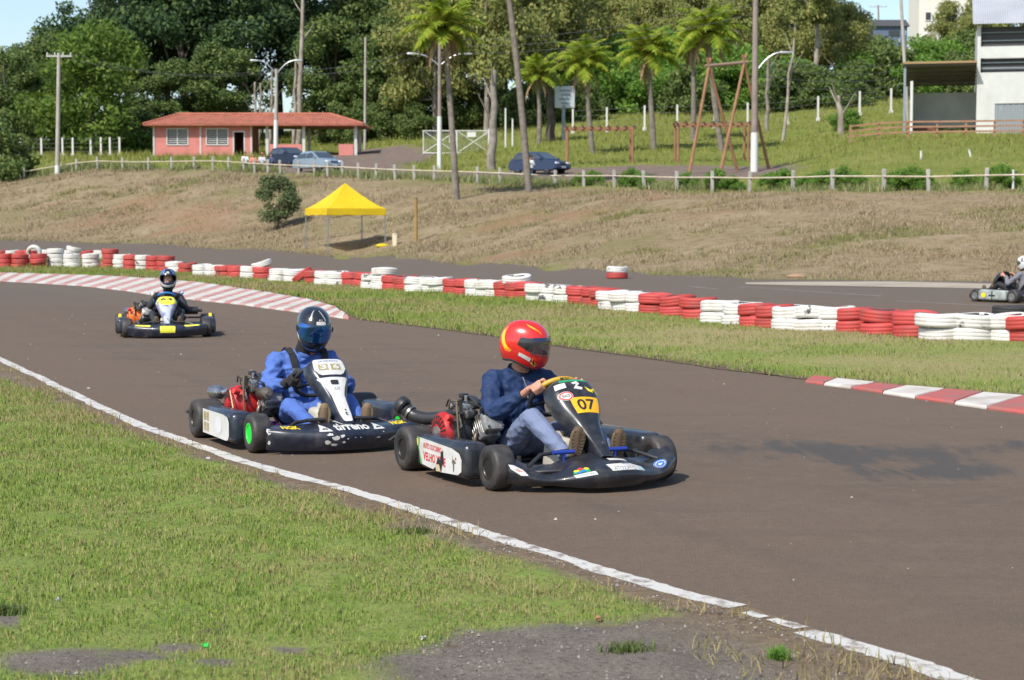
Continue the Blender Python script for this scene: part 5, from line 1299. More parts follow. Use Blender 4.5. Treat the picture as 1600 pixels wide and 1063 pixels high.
# ================================================================ CARS
CGLASS = M('car_glass', (.045, .055, .065), .06, spec=.7, coat=.4)
CTYRE = M('car_tyre', (.022, .022, .023), .8); CRIM = M('car_rim', (.5, .5, .5), .3, metal=.8); CLAMP = M('headlamp_lens', (.75, .77, .78), .1, coat=.5); CRED = M('tail_lamp', (.4, .02, .02), .2)
def car(px, py, d0, az, label, paint, hatch=True):
    g = D(px, py, d0); g.z = terr(g.x, g.y); root = empty('parked_car', g, az, label, 'car')
    L_, W, H = 3.95, 1.62, 1.42
    prof = [(-1.95,.32),(-1.97,.60),(-1.88,.86)]+([(-1.62,.90)] if not hatch else [])+[(1.05,.90),(1.75,.76),(1.93,.62),(1.96,.34),(1.7,.24),(-1.8,.24)]
    mb = MB(); k = len(prof)
    for y, sx in ((-W/2, .985), (-W/2+.06, 1), (W/2-.06, 1), (W/2, .985)): mb.v += [Vector((p[0]*sx, y, .55+(p[1]-.55)*(1 if sx == 1 else .93))) for p in prof]
    for j in range(3): mb.f += [(j*k+i, j*k+(i+1) % k, (j+1)*k+(i+1) % k, (j+1)*k+i) for i in range(k)]
    mb.f += [tuple(range(k))[::-1], tuple(range(3*k, 4*k))]
    mb.build('body', paint, root, 30)
    roof = [(-1.80,.88),(-1.30 if hatch else -1.0,1.38),(.05,1.42),(.28,1.36),(1.06,.90)]
    mb = MB(); k = len(roof)
    for y, f in ((-W/2+.05, 0), (-W/2+.19, 1), (W/2-.19, 1), (W/2-.05, 0)): 
        mb.v += [Vector((p[0], (y if i in (0, k-1) else (y if f else y+math.copysign(.10, -y))), p[1]-(0 if f else .012 if i in (0, k-1) else .04))) for i, p in enumerate(roof)]
    for j in range(3): mb.f += [(j*k+i, j*k+i+1, (j+1)*k+i+1, (j+1)*k+i) for i in range(k-1)]
    mb.f += [tuple(range(k))[::-1], tuple(range(3*k, 4*k))]
    cab = mb.build('cabin', paint, root, 30)
    # windscreen, rear window and side glass proud of the cabin skin
    def quad(pts, name):
        m = MB(); c_ = sum((Vector(p) for p in pts), Vector())/4; m.add([Vector(p) for p in pts], [(0, 1, 2, 3)]); m.build(name, CGLASS, cab, 0)
    f0, f1 = Vector((.30, 0, 1.345)), Vector((1.00, 0, .945)); nrm = Vector((.46, 0, .70)).normalized()*.012
    quad([f0+nrm+Vector((0, -.60, 0)), f0+nrm+Vector((0, .60, 0)), f1+nrm+Vector((0, .68, 0)), f1+nrm+Vector((0, -.68, 0))], 'windscreen')
    r0, r1 = Vector((roof[1][0]-.02, 0, 1.33)), Vector((-1.74, 0, .95)); nr = Vector((-.7, 0, .6)).normalized()*.014
    quad([r0+nr+Vector((0, .58, 0)), r0+nr+Vector((0, -.58, 0)), r1+nr+Vector((0, -.66, 0)), r1+nr+Vector((0, .66, 0))], 'rear_window')
    for sg in (-1, 1):
        yb, yt = sg*(W/2-.035), sg*(W/2-.165)
        for x0, x1, x2, x3 in ((-1.55, -1.22, -.45, -.45), (-.38, -.38, .15, .80)):
            quad([(x0, yb, .935), (x1, yt+sg*.012, 1.31), (x2, yt+sg*.012, 1.33), (x3, yb, .935)], 'side_window')
        m = MB(); m.rbox((1.87, sg*.55, .66), (.12, .34, .16), .04, 2); m.build('headlight', CLAMP, root)
        m = MB(); m.rbox((-1.93, sg*.62, .72), (.08, .22, .2), .03, 2); m.build('tail_light', CRED, root)
        m = MB(); m.rbox((.82, sg*(W/2+.09), .98), (.10, .18, .13), .03, 2); m.build('mirror', paint, root)
        for x in (-1.22, 1.22):
            m = MB(); m.lathe([(.20, -.09), (.28, -.09), (.295, -.05), (.295, .05), (.28, .09), (.2, .09)], (x, sg*(W/2-.10), .29), (0, sg, 0), 20); w = m.build('wheel', CTYRE, root)
            m = MB(); m.lathe([(.2, .02), (.2, .085), (.14, .075), (.05, .095), (0, .1)], (x, sg*(W/2-.10), .29), (0, sg, 0), 16); m.build('rim', CRIM, w)
    m = MB(); m.rbox((1.93, 0, .42), (.14, 1.5, .2), .05, 2); m.build('bumper', paint, root)
    m = MB(); m.box((2.003, 0, .42), (.01, .42, .12)); m.build('number_plate', M('plate_grey', (.55, .55, .55), .5), root, 0)
    m = MB(); m.box((1.945, 0, .64), (.04, .62, .10)); m.build('grille', M('grille_black', (.03, .03, .03), .5), root, 0)
    return root
car(843, 272, 119, rad(-40), 'dark blue hatchback parked behind the leaning palm trunk', M('dark_blue_car_paint', (.018, .035, .085), 0.42, coat=.3))
car(497, 270, 130, rad(-48), 'silver-blue saloon car parked in front of the gatehouse carport', M('silver_blue_car_paint', (.30, .38, .46), .3, metal=0.42, coat=.3), False)
car(452, 264, 139, rad(-52), 'dark navy car parked half behind the silver-blue car', M('navy_car_paint', (.012, .02, .05), 0.42, coat=.3))

# ================================================================ GO-KARTS  (local axes: x forward, y to the driver's left, z up)
RUB = M('kart_tyre_rubber', (.024, .023, .023), .58, col2=(.068, .058, .050), vscale=11, vlo=.42, vhi=.75, bump=.1, bscale=40)
STEEL = M('bare_kart_steel', (.34, .33, .32), .38, metal=.9, col2=(.18, .16, .14), vscale=14)
DSTEEL = M('dark_kart_steel', (.05, .05, .052), .45, metal=.5)
ALU = M('dirty_cast_aluminium', (.42, .42, .41), .42, metal=.75, col2=(.14, .125, .11), vscale=18, vlo=.45, vhi=.62)
BRASS = M('brassy_hub_metal', (.40, .32, .17), .4, metal=.7)
BLKPL = M('black_engine_plastic', (.022, .023, .025), .45)
HOSE = M('yellowed_hose', (.13, .10, .05), .6)
RUBH = M('black_rubber_hose', (.025, .025, .027), .38)
EXH = M('burnt_exhaust_steel', (.22, .19, .155), .45, metal=.7, col2=(.10, .075, .06), vscale=8)
SEATM = M('black_seat_shell', (.028, .028, .03), .4)
TANKM = M('milky_tank_plastic', (.55, .53, .45), .5, trans=.15)
TRAYM = M('floor_tray_metal', (.12, .115, .11), .5, metal=.5)
STW = M('sticker_white', (.60, .60, .58), .5, col2=(.44, .42, .38), vscale=8, vlo=.45, vhi=.75)
INK = M('sticker_black_ink', (.02, .02, .022), .5)
REDINK = M('sticker_red_ink', (.62, .035, .03), .5)
YEL = M('sticker_yellow', (.80, .60, .02), .45)
ORA = M('plate_amber', (.80, .40, .015), .45)
GRNINK = M('sticker_green', (.02, .30, .12), .45)
BLUINK = M('sticker_blue', (.03, .16, .50), .45)
GOLD = M('gold_foil', (.50, .38, .14), .35, metal=.5, col2=(.66, .58, .36), vscale=30)

def kart_wheel(root, x, y, R, w, steer, rimmat, yellow=False, hub=True):
    sg = 1 if y > 0 else -1
    c = Vector((x, y, R)); ax = Matrix.Rotation(steer, 3, 'Z') @ Vector((0, sg, 0)); r = R*.47; hw = w/2
    m = MB(); prof = [(r, -hw*.86), (r+.014, -hw*.97), (R*.72, -hw*1.0), (R*.9, -hw*.94), (R*.975, -hw*.80), (R, -hw*.5), (R, 0), (R, hw*.5), (R*.975, hw*.80), (R*.9, hw*.94), (R*.72, hw*1.0), (r+.014, hw*.97), (r, hw*.86)]
    m.lathe(prof+[(r-.008, hw*.5), (r-.008, -hw*.5)], c, ax, 40, closed=True); t = m.build('wheel', RUB, root, 50)
    t['label'] = 'slick kart tyre with its rim'
    m = MB(); m.lathe([(0, -hw*.30), (.035, -hw*.32), (r-.022, -hw*.30), (r-.016, -hw*.05), (r-.011, hw*.80), (r-.004, hw*.93), (r+.009, hw*.93), (r+.009, hw*.85)], c, ax, 32); m.lathe([(0, -hw*.34), (r-.02, -hw*.34), (r-.014, -hw*.85), (r+.008, -hw*.93)], c, ax, 32)
    m.build('rim', rimmat, t, 40)
    m = MB(); m.lathe([(.028, -hw*.3), (.03, hw*.10), (.018, hw*.18), (.012, hw*.45), (0, hw*.48)], c, ax, 12)
    a_, b_, d_ = frame_from(ax)
    for k in range(3):
        an = 2.1*k; m.lathe([(.009, -hw*.3), (.009, -hw*.1), (0, -hw*.08)], c+(a_*math.cos(an)+b_*math.sin(an))*.042, ax, 8)
    m.build('hub', BRASS if sg*x > 0 else STEEL, t, 40)
    if yellow:
        m = MB(); m.lathe([(R+.0015, hw*.15), (R+.002, hw*.55)], c, ax, 40); m.build('yellow_tread_mark', YEL, t, 40)
    # white valve-side scuff seen low on the tyre wall
    return t

def bez(p, t):
    p = [Vector(q) for q in p]
    while len(p) > 1: p = [p[i].lerp(p[i+1], t) for i in range(len(p)-1)]
    return p[0]

def nose_fn(K):
    """front fairing: a across (-1..1, right to left), b from top back edge (0) to the bottom lip (1)"""
    va = [-1, -.86, -.70, -.48, -.30, 0, .30, .48, .70, .86, 1]
    if K == 'old':
        zt = [.210, .185, .140, .128, .180, .205, .190, .150, .150, .200, .232]; xb = [.595, .60, .60, .60, .62, .66, .62, .60, .60, .60, .60]
        xf = [.665, .735, .775, .815, .93, .955, .94, .90, .855, .80, .70]; zm = [.13, .095, .070, .070, .115, .125, .120, .09, .085, .11, .14]; zb = [.055, .045, .04, .038, .032, .03, .032, .036, .042, .05, .06]
    else:
        zt = [.185, .190, .185, .185, .195, .205, .195, .185, .185, .190, .185]; xb = [.60]*11
        xf = [.69, .76, .80, .845, .885, .895, .885, .845, .80, .76, .69]; zm = [.155, .155, .15, .145, .145, .145, .145, .145, .15, .155, .155]; zb = [.035, .03, .028, .026, .026, .026, .026, .026, .028, .03, .035]
    f = lambda arr, a: float(np.interp(a, va, arr))
    def sm(arr, a): return (f(arr, a-.09)+2*f(arr, a)+f(arr, a+.09))/4
    hw = .545 if K == 'old' else .535
    def S(a, b):
        A = Vector((sm(xb, a), a*hw*.985, sm(zt, a))); X, zz, zl = sm(xf, a), sm(zm, a), sm(zb, a)
        B = Vector((lerp(A.x, X, .45), a*hw, A.z-.004 if K != 'old' else lerp(A.z, zz, .28))); C_ = Vector((X+.012, a*hw*1.0, zz+.02)); Dv = Vector((X+.004, a*hw, lerp(zz, zl, .45))); E_ = Vector((X-.035, a*hw*.99, zl))
        return bez([A, B, C_, C_, Dv, E_], b)
    return S
def panel_fn(K):
    """steering fairing: a across (-1..1), b from top (0) down to the tip (1)"""
    bb = [0, .10, .25, .42, .60, .80, 1.0]
    cx = [.275, .305, .365, .435, .525, .645, .765]; cz = [.592, .578, .520, .440, .350, .262, .185]
    if K == 'kid': cz = [.545, .53, .48, .415, .345, .262, .19]
    if K == 'old': hw = [.125, .160, .178, .160, .098, .062, .048]; bulge = [.02, .035, .045, .045, .035, .02, .014]
    elif K == 'kid': hw = [.105, .14, .15, .115, .075, .055, .038]; bulge = [.012, .02, .03, .03, .025, .02, .012]
    else: hw = [.125, .155, .165, .125, .085, .068, .058]; bulge = [.012, .02, .025, .025, .02, .014, .010]
    g = lambda arr, b: (float(np.interp(b-.04, bb, arr))+2*float(np.interp(b, bb, arr))+float(np.interp(b+.04, bb, arr)))/4
    def S(a, b):
        w = g(hw, b); z = g(cz, b); x = g(cx, b); bu = g(bulge, b)
        c = max(0, abs(a)-.62)/.38
        y = a*w if abs(a) <= .62 else math.copysign(.62*w+(w*.36)*math.sin(c*1.45), a)
        back = bu*(1-a*a)+.0-.085*(1-math.cos(c*1.5))
        n = Vector((.72, 0, .62)).normalized()
        return Vector((x, y, z))+n*back
    return S
def thick_sheet(name, fn, nu, nv, mat, parent, th, a=(-1, 1), b=(0, 1), inner=None):
    mb = MB(); S = outward(fn, inner) if inner is not None else surf(fn); P = []; Q = []
    for i in range(nu+1):
        for j in range(nv+1):
            p, n = S(lerp(a[0], a[1], i/nu), lerp(b[0], b[1], j/nv)); P.append(p); Q.append(p-n*th*OUT(name))
    w = nv+1; k = len(P); fs = []
    for i in range(nu):
        for j in range(nv):
            q = (i*w+j, (i+1)*w+j, (i+1)*w+j+1, i*w+j+1); fs.append(q); fs.append(tuple(x+k for x in q[::-1]))
    rim = [i*w for i in range(nu+1)]+[nu*w+j for j in range(1, nv+1)]+[i*w+nv for i in range(nu-1, -1, -1)]+[j for j in range(nv-1, 0, -1)]
    for x, y in zip(rim, rim[1:]+rim[:1]): fs.append((x, x+k, y+k, y))
    mb.add(P+Q, fs); o = mb.build(name, mat, parent, 45)
    bm = bmesh.new(); bm.from_mesh(o.data); bmesh.ops.recalc_face_normals(bm, faces=bm.faces); bm.to_mesh(o.data); bm.free()
    return o
def OUT(name): return 1
def outward(fn, ref):
    """surface evaluator whose normal looks away from ref"""
    s0 = surf(fn)
    def S(a, b):
        p, n = s0(a, b)
        return (p, n) if n.dot(p-ref) > 0 else (p, -n)
    return S

def engine(root, ex, ey, cover, grille, shift=0.0, pipe='hose'):
    """single-cylinder four-stroke: crank across the kart, recoil side outwards (-y)"""
    e = MB(); cz = .245; c = Vector((ex, ey, cz))
    e.rbox((ex+.01, ey+.10, .19), (.25, .20, .20), .03, 2); e.rbox((ex+.0, ey+.10, .10), (.32, .26, .035), .008, 1)
    e.lathe([(.10, -.02), (.115, .0), (.115, .16), (.09, .2)], (ex, ey, cz), (0, 1, 0), 24)
    eng = e.build('engine', ALU, root)
    m = MB(); m.lathe([(.128, .0), (.142, .02), (.142, .12), (.13, .15), (.10, .16)], (ex, ey-.02, cz), (0, 1, 0), 32); m.rbox((ex+.06, ey+.08, cz+.07), (.14, .13, .12), .03, 2); m.build('blower_housing', BLKPL if grille else cover, eng)
    m = MB(); m.lathe([(.132, .01), (.132, -.012), (.118, -.040), (.085, -.050), (.03, -.052), (.0, -.052)], (ex, ey-.02, cz), (0, 1, 0), 36); cov = m.build('recoil_cover', cover, eng)
    m = MB()
    for k in range(22):
        a = 2*math.pi*k/22; p = Vector((ex+math.cos(a)*.062, ey-.0745, cz+math.sin(a)*.062)); q = Vector((ex+math.cos(a)*.112, ey-.066, cz+math.sin(a)*.112)); m.beam(p, q, .0075, .004, Vector((0, 1, 0)))
    o = m.build('cooling_slot', INK, cov, 0); tag(o, kind='stuff')
    m = MB(); m.lathe([(.045, -.002), (.045, .012), (.02, .016), (0, .016)], (ex, ey-.072, cz), (0, -1, 0), 16); m.build('starter_hub', ALU if grille else cover, cov)
    # cylinder with fins leaning forward
    d = Vector((.72, .05, .42)).normalized(); m = MB(); o0 = Vector((ex+.07, ey+.175, cz-.02)); a_, b_, _ = frame_from(d); R3 = Matrix((a_, b_, d)).transposed()
    for k in range(7): m.rbox(o0+d*(.03+.021*k), (.155-.004*k, .15, .009), .002, 1, R3)
    m.box(o0+d*.09, (.10, .10, .16), R3); m.build('cylinder', ALU, eng)
    m = MB(); m.rbox(o0+d*.205, (.13, .12, .055), .016, 2, R3); m.build('valve_cover', M('grey_valve_cover', (.36, .37, .37), .45, metal=.4, col2=(.2, .19, .18), vscale=20), eng)
    m = MB(); m.lathe([(.02, 0), (.022, .02), (.018, .05), (0, .052)], (ex+.13, ey-.03, cz+.10), (.4, -.8, .3), 12); m.build('red_switch', REDINK, eng)
    # intake / exhaust / linkage clutter on top
    m = MB(); m.rbox((ex+.02, ey+.12, cz+.145), (.11, .09, .07), .012, 2); m.lathe([(.026, 0), (.026, .07), (.034, .075), (.034, .10)], (ex-.03, ey+.12, cz+.15), (-1, -.2, .05), 14); m.lathe([(.02, 0), (.022, .05), (.012, .06), (.012, .09)], (ex+.03, ey+.11, cz+.14), (.1, 0, 1), 12); m.build('carburettor', ALU, eng)
    m = MB(); m.rbox((ex-.01, ey+.16, cz+.17), (.20, .06, .012), .003, 1, Matrix.Rotation(.12, 3, 'Y')); m.beam((ex-.08, ey+.08, cz+.15), (ex+.12, ey+.05, cz+.20), .018, .006); m.beam((ex+.12, ey+.04, cz+.06), (ex+.15, ey+.02, cz+.22), .02, .008); m.beam((ex+.05, ey+.0, cz+.13), (ex+.18, ey+.03, cz+.14), .012, .012); m.tube([(ex-.06, ey+.02, cz+.16), (ex+.02, ey-.0, cz+.21), (ex+.1, ey+.02, cz+.17)], .006, 6); m.build('throttle_linkage', DSTEEL, eng)
    m = MB(); m.tube([bez([(ex-.02, ey+.10, cz+.17), (ex+.06, ey+.0, cz+.25), (ex+.17, ey+.02, cz+.19), (ex+.15, ey-.03, cz+.02), (ex+.20, ey+.02, cz-.13)], t/14) for t in range(15)], .0055, 7); m.tube([bez([(ex-.13, ey+.08, cz+.10), (ex-.06, ey+.0, cz+.25), (ex+.02, ey+.10, cz+.20), (ex+.10, ey+.14, cz+.12)], t/12) for t in range(13)], .0055, 7); m.build('fuel_hose', HOSE, eng)
    m = MB(); m.rbox((ex+.03, ey+.17, cz+.185), (.15, .08, .05), .02, 2, Matrix.Rotation(.25, 3, 'Y')); m.build('ignition_coil', BLKPL, eng)
    rn = random.Random(int(ex*1000)+len(root.name))
    m = MB(); q_ = o0+d*.2+Vector((0, -.05, .045)); m.lathe([(.006, 0), (.007, .03), (.013, .032), (.013, .055), (.009, .062)], q_, (.3, -.5, .8), 10); m.tube([bez([q_+Vector((.01, -.03, .05)), q_+Vector((.03, -.07, .09)), Vector((ex+.02, ey+.02, cz+.2)), Vector((ex+.0, ey+.16, cz+.19))], t/10) for t in range(11)], .005, 6); m.build('spark_plug_lead', RUBH, eng)
    m = MB()
    for k in range(9): m.lathe([(.009, 0), (.009, .008), (.0, .009)], (ex+.118*math.cos(k*.7), ey+.132, cz+.118*math.sin(k*.7)), (0, -1, 0), 6)
    for k in range(4): m.lathe([(.008, 0), (.008, .012), (0, .013)], o0+d*.232+R3 @ Vector((.048*(-1)**k, .042*(-1)**(k//2), 0)), d, 6)
    m.build('bolt', STEEL, eng)
    m = MB(); m.rbox((ex+.11, ey+.02, cz+.10), (.07, .012, .15), .003, 1, Matrix.Rotation(-.5, 3, 'Y')); m.rbox((ex-.07, ey+.10, cz+.165), (.12, .05, .02), .006, 1, Matrix.Rotation(.3, 3, 'Y')); m.rbox((ex+.14, ey+.09, cz+.125), (.05, .10, .05), .012, 2, Matrix.Rotation(.35, 3, 'Z')); m.build('bracket', M('oily_grey_steel', (.20, .195, .185), .45, metal=.6, col2=(.06, .05, .045), vscale=25, vlo=.4, vhi=.6), eng)
    m = MB(); m.tube([(ex-.09, ey+.15, cz+.16), (ex-.05, ey+.13, cz+.215), (ex+.05, ey+.13, cz+.225), (ex+.10, ey+.16, cz+.18)], .009, 8); m.rbox((ex-.02, ey+.12, cz+.225), (.055, .05, .03), .008, 2); m.build('breather_tube', RUBH, eng)
    m = MB(); m.tube([bez([(ex+.16, ey+.14, cz+.03), (ex+.24, ey+.06, cz+.0), (ex+.22, ey+.08, cz-.12), (ex+.05, ey+.18, cz-.13)], t/10) for t in range(11)], .016, 10); m.build('exhaust_pipe', EXH, eng)
    if pipe == 'hose':
        m = MB(); P = [(ex-.10, ey+.09, cz+.10), (ex-.17, ey+.03, cz+.075), (ex-.26, ey-.03, cz+.065), (ex-.34, ey-.075, cz+.075), (ex-.375, ey-.10, cz+.10), (ex-.39, ey-.115, cz+.125)]
        cat_ = []
        for i in range(len(P)-1):
            for t in (0, .5): cat_.append(Vector(P[i]).lerp(Vector(P[i+1]), t))
        cat_.append(Vector(P[-1])); m.tube(cat_, [.040]*3+[.041]*(len(cat_)-6)+[.045]*3, 16); hs = m.build('intake_hose', RUBH, eng)
        m = MB(); m.tube([Vector(P[0]).lerp(Vector(P[1]), .1), Vector(P[0]).lerp(Vector(P[1]), .3)], .044, 16); m.tube([Vector(P[3]).lerp(Vector(P[4]), .6), Vector(P[3]).lerp(Vector(P[4]), .9)], .051, 16); m.build('hose_clamp', STEEL, hs)
        m = MB(); m.lathe([(.046, 0), (.058, .012), (.058, .05), (.05, .06), (.0, .045)], P[-1], (-.75, -.45, .5), 16); m.build('intake_mouth', BLKPL, hs)
    else:
        m = MB(); m.tube([(ex-.08, ey+.10, cz+.12), (ex-.17, ey+.03, cz+.09), (ex-.24, ey-.03, cz+.07)], .03, 12); m.lathe([(.03, 0), (.05, .02), (.05, .10), (.04, .12), (0, .12)], (ex-.24, ey-.03, cz+.07), (-.8, -.55, 0), 16); m.build('air_filter', M('chrome_filter', (.5, .5, .5), .25, metal=.9, col2=(.25, .25, .25), vscale=60), eng)
    return eng

def build_kart(name, label, pose, K, C_):
    x0, y0, th = pose; root = empty(name, (x0, y0, 0.0), th, label, 'go-kart')
    rim = C_['rim']; fr, rr = .132, .140
    # chassis tubes
    m = MB(); t = .016
    for sg in (-1, 1):
        m.tube([(-.62, sg*.28, .075), (-.3, sg*.30, .07), (.1, sg*.34, .06), (.42, sg*.27, .06), (.56, sg*.22, .07), (.64, sg*.16, .09)], t, 8)
        m.tube([(.50, sg*.24, .065), (.52, sg*.40, .085)], .02, 8); m.tube([(.52, sg*.40, .05), (.51, sg*.395, .19)], .014, 8)
        m.tube([(.52, sg*.40, .132), (.52, sg*.50, .132)], .012, 8)
        m.tube([(-.30, sg*.30, .08), (-.30, sg*.60, .09), (-.05, sg*.63, .09), (.30, sg*.60, .09), (.32, sg*.32, .08)], .012, 8)
    for x, w in ((-.60, .28), (-.15, .31), (.30, .31), (.55, .22)): m.tube([(x, -w, .07), (x, w, .07)], t, 8)
    m.tube([(.66, -.40, .11), (.72, -.33, .12), (.75, 0, .12), (.72, .33, .12), (.66, .40, .11)], .011, 8)
    m.build('chassis', C_.get('frame', DSTEEL), root)
    m = MB(); m.rbox((.27, 0, .045), (.62, .58, .006), .002, 1); m.build('floor_tray', TRAYM, root)
    m = MB(); m.tube([(-.52, -.62, rr), (-.52, .62, rr)], .02, 12); m.build('rear_axle', STEEL, root)
    m = MB(); m.lathe([(.09, 0), (.10, .004), (.10, .012), (.09, .016), (0, .016)], (-.52, .26, rr), (0, 1, 0), 28); m.lathe([(.075, 0), (.085, .004), (.085, .008), (.075, .012), (0, .012)], (-.52, -.26, rr), (0, 1, 0), 28); m.build('sprocket', STEEL, root)
    m = MB(); m.tube([(.47, -.40, .12), (.44, 0, .11)], .008, 6); m.tube([(.47, .40, .12), (.44, 0, .11)], .008, 6); m.build('tie_rod', STEEL, root)
    st = C_.get('steer', 0.0)
    for sg in (-1, 1):
        kart_wheel(root, .52, sg*.54, fr, .135, st, rim); kart_wheel(root, -.52, sg*.60, rr, .205, 0, C_.get('rear_rim', rim), C_.get('yellow_tread', False))
    # seat shell
    def seat(a, b):
        pts = [(-.02, .07), (-.10, .055), (-.22, .06), (-.32, .10), (-.38, .20), (-.43, .32), (-.46, .42)]
        t = b*6; i = min(5, int(t)); f = t-i; x = lerp(pts[i][0], pts[i+1][0], f); z = lerp(pts[i][1], pts[i+1][1], f)
        w = lerp(.19, .20, b); k = abs(a); side = .13*math.sin(b*math.pi*.9+.25)*max(0, (k-.55)/.45)**1.5
        return Vector((x+side*.75*(b > .0)*min(1, b*1.6), a*w, z+side*(1.1-b*.75)))
    thick_sheet('seat', seat, 16, 18, SEATM, root, .008)
    # steering
    W = Vector((C_.get('wx', .155), C_.get('poff', 0.0)*.5, C_.get('wz', .488))); cdir = Vector((.74, 0, -.67)).normalized(); tdir = Vector((.67, 0, .74)).normalized(); ydir = Vector((0, 1, 0)); sa = C_.get('wheel_turn', 0.0)
    m = MB(); m.tube([W+cdir*.02, Vector((.56, 0, .10))], .011, 8); m.build('steering_column', STEEL, root)
    m = MB(); n = 40; m.tube([W+(tdir*math.cos(2*math.pi*i/n)+ydir*math.sin(2*math.pi*i/n))*.160 for i in range(n)], .0145, 10, closed=True); sw = m.build('steering_wheel', C_.get('ring', C_['wheel']), root)
    if C_.get('ring'):
        m = MB(); m.tube([W+(tdir*math.cos(a)+ydir*math.sin(a))*.160 for a in [rad(-64+8*i) for i in range(17)]], .0165, 12); m.build('grip', C_['wheel'], sw)
    m = MB()
    for a in (0.0, 2.1, -2.1):
        a += sa; m.beam(W+cdir*.015, W+(tdir*math.cos(a)+ydir*math.sin(a))*.155, .022, .006, cdir)
    m.lathe([(.035, -.004), (.035, .012), (0, .014)], W, cdir, 16); m.build('spoke', DSTEEL, sw)
    if C_.get('wheel_text'):
        tv, tf = text_flat(C_['wheel_text'], bold=.01)
        def SW(a, b): 
            ang = a; rr_ = .0172; ph = b
            rd = tdir*math.cos(ang)+ydir*math.sin(ang); n_ = rd*math.cos(ph)+cdir*math.sin(ph)
            return W+rd*.160+n_*rr_, n_
        decal('grip_lettering', (tv, tf), lambda a, b: SW(a, .55-b), (0.02, 0), (.36, 1.0), INK, sw, .0008)
    # front fairing and steering panel
    nf = nose_fn(K if K == 'old' else 'new'); NS = outward(nf, Vector((.5, 0, 0.0)))
    nose = thick_sheet('front_fairing', nf, 48, 20, C_['nose'], root, .006, inner=Vector((.5, 0, 0)))
    PO = C_.get('poff', 0.0); pf0 = panel_fn(K); pf = lambda a, b: pf0(a, b)+Vector((0, PO, 0)); PS = outward(pf, Vector((.1, PO, .1)))
    pan = thick_sheet('steering_fairing', pf, 26, 30, C_['panel'], root, .006, inner=Vector((.1, PO, .1)))
    m = MB(); m.lathe([(.008, 0), (.009, .004), (0, .006)], pf(0, .86)+Vector((.012, 0, .012)), (.7, 0, .7), 10); m.build('fixing_bolt', STEEL, pan)
    # white fuel tank, pedals
    m = MB(); m.rbox((.33, 0, .165), (.26, .19, .20), .035, 3, taper=.88); m.lathe([(.03, 0), (.03, .03), (0, .032)], (.28, 0, .262), (0, 0, 1), 16); m.build('fuel_tank', TANKM, root)
    for sg in (-1, 1):
        m = MB(); m.tube([(.60, sg*.17, .06), (.645, sg*.17, .12), (.65, sg*.17, .215)], .009, 8); m.tube([(.65, sg*.105, .215), (.65, sg*.245, .215)], .013, 10); m.build('pedal', C_.get('pedal', DSTEEL), root)
    m = MB(); m.tube([(.60, -.17, .09), (.2, -.40, .10), (-.2, -.42, .12)], .005, 6); m.tube([(.60, .17, .09), (.2, .36, .08), (-.4, .30, .12)], .005, 6); m.build('control_cable', RUBH, root)
    m = MB(); m.tube([(.70, -.43, .15), (.60, -.30, .20), (.58, .0, .225), (.60, .30, .20), (.70, .43, .15)], .012, 8); m.build('nose_hoop', DSTEEL, root)
    # side pods
    pods = {}
    for sg in (-1, 1):
        m = MB(); m.rbox((.02, sg*.595, .145), (.73, .17, .20), .045, 4, taper=.96)
        m.v = [Vector((v.x, v.y-sg*.05*max(0, (v.z-.15)/.1)*0, v.z+(.0 if v.z < .1 else .02*math.cos((v.x-.1)*3.2)-.0))) for v in m.v]
        pods[sg] = m.build('side_pod', C_['pod'], root, 50)
    # rear bumper
    m = MB(); m.tube([(-.60, -.30, .09), (-.72, -.42, .12), (-.735, -.62, .14), (-.735, -.69, .17), (-.735, -.62, .21), (-.735, 0, .21), (-.735, .62, .21), (-.735, .69, .17), (-.735, .62, .14), (-.72, .42, .12), (-.60, .30, .09)], .013, 8); m.build('rear_bumper', C_.get('bumper', DSTEEL), root)
    eng = engine(root, *C_['engine'])
    # chain guard and brake caliper small parts
    m = MB(); m.rbox((-.42, -.265, .20), (.22, .03, .05), .01, 2); m.build('chain_guard', DSTEEL, root)
    m = MB(); m.rbox((-.46, .27, .22), (.06, .05, .06), .012, 2); m.build('brake_caliper', DSTEEL, root)
    return root, dict(nose=nose, NS=NS, pan=pan, PS=PS, pods=pods, eng=eng)

P07 = (.167, 11.303, -1.11); P20 = (-1.452, 13.09, -1.13); P84 = (-4.88, 25.97, -1.362); PFAR = (10.216, 37.44, 2.165)
BLKGEL = M('black_glossy_fairing', (.016, .018, .023), .32, coat=.3, col2=(.06, .057, .055), vscale=9, vlo=.48, vhi=.75, bump=.06, bscale=14)
NAVY = M('navy_black_fairing', (.012, .016, .030), .34, coat=.25, col2=(.055, .055, .06), vscale=11, vlo=.48, vhi=.75, bump=.06, bscale=14)
WHT = M('white_gloss_plastic', (.60, .60, .59), .4, coat=.25, col2=(.47, .455, .43), vscale=6, vlo=.45, vhi=.75)
DKRIM = M('dark_wheel_rim', (.045, .043, .042), .4, metal=.6)
GRIM = M('green_wheel_rim', (.02, .62, .05), .4); REDCOV = M('red_engine_cover', (.40, .014, .014), .45, col2=(.20, .015, .015), vscale=12, vlo=.45, vhi=.7)
ORCOV = M('orange_engine_cover', (.85, .17, .02), .5); YELW = M('yellow_grip', (.50, .30, .03), .5); BLUW = M('blue_grip', (.03, .16, .45), .45)
BLUEPED = M('blue_pedal', (.03, .07, .40), .4, metal=.4); PURP = M('purple_anodised', (.16, .02, .16), .35, metal=.6)
TX = {}
def tx(s, **k):
    key = (s, tuple(k.items()))
    if key not in TX: TX[key] = text_flat(s, **k)
    return TX[key]
def flip(S): return lambda a, b: S(a, -b)        # decals are drawn with up positive

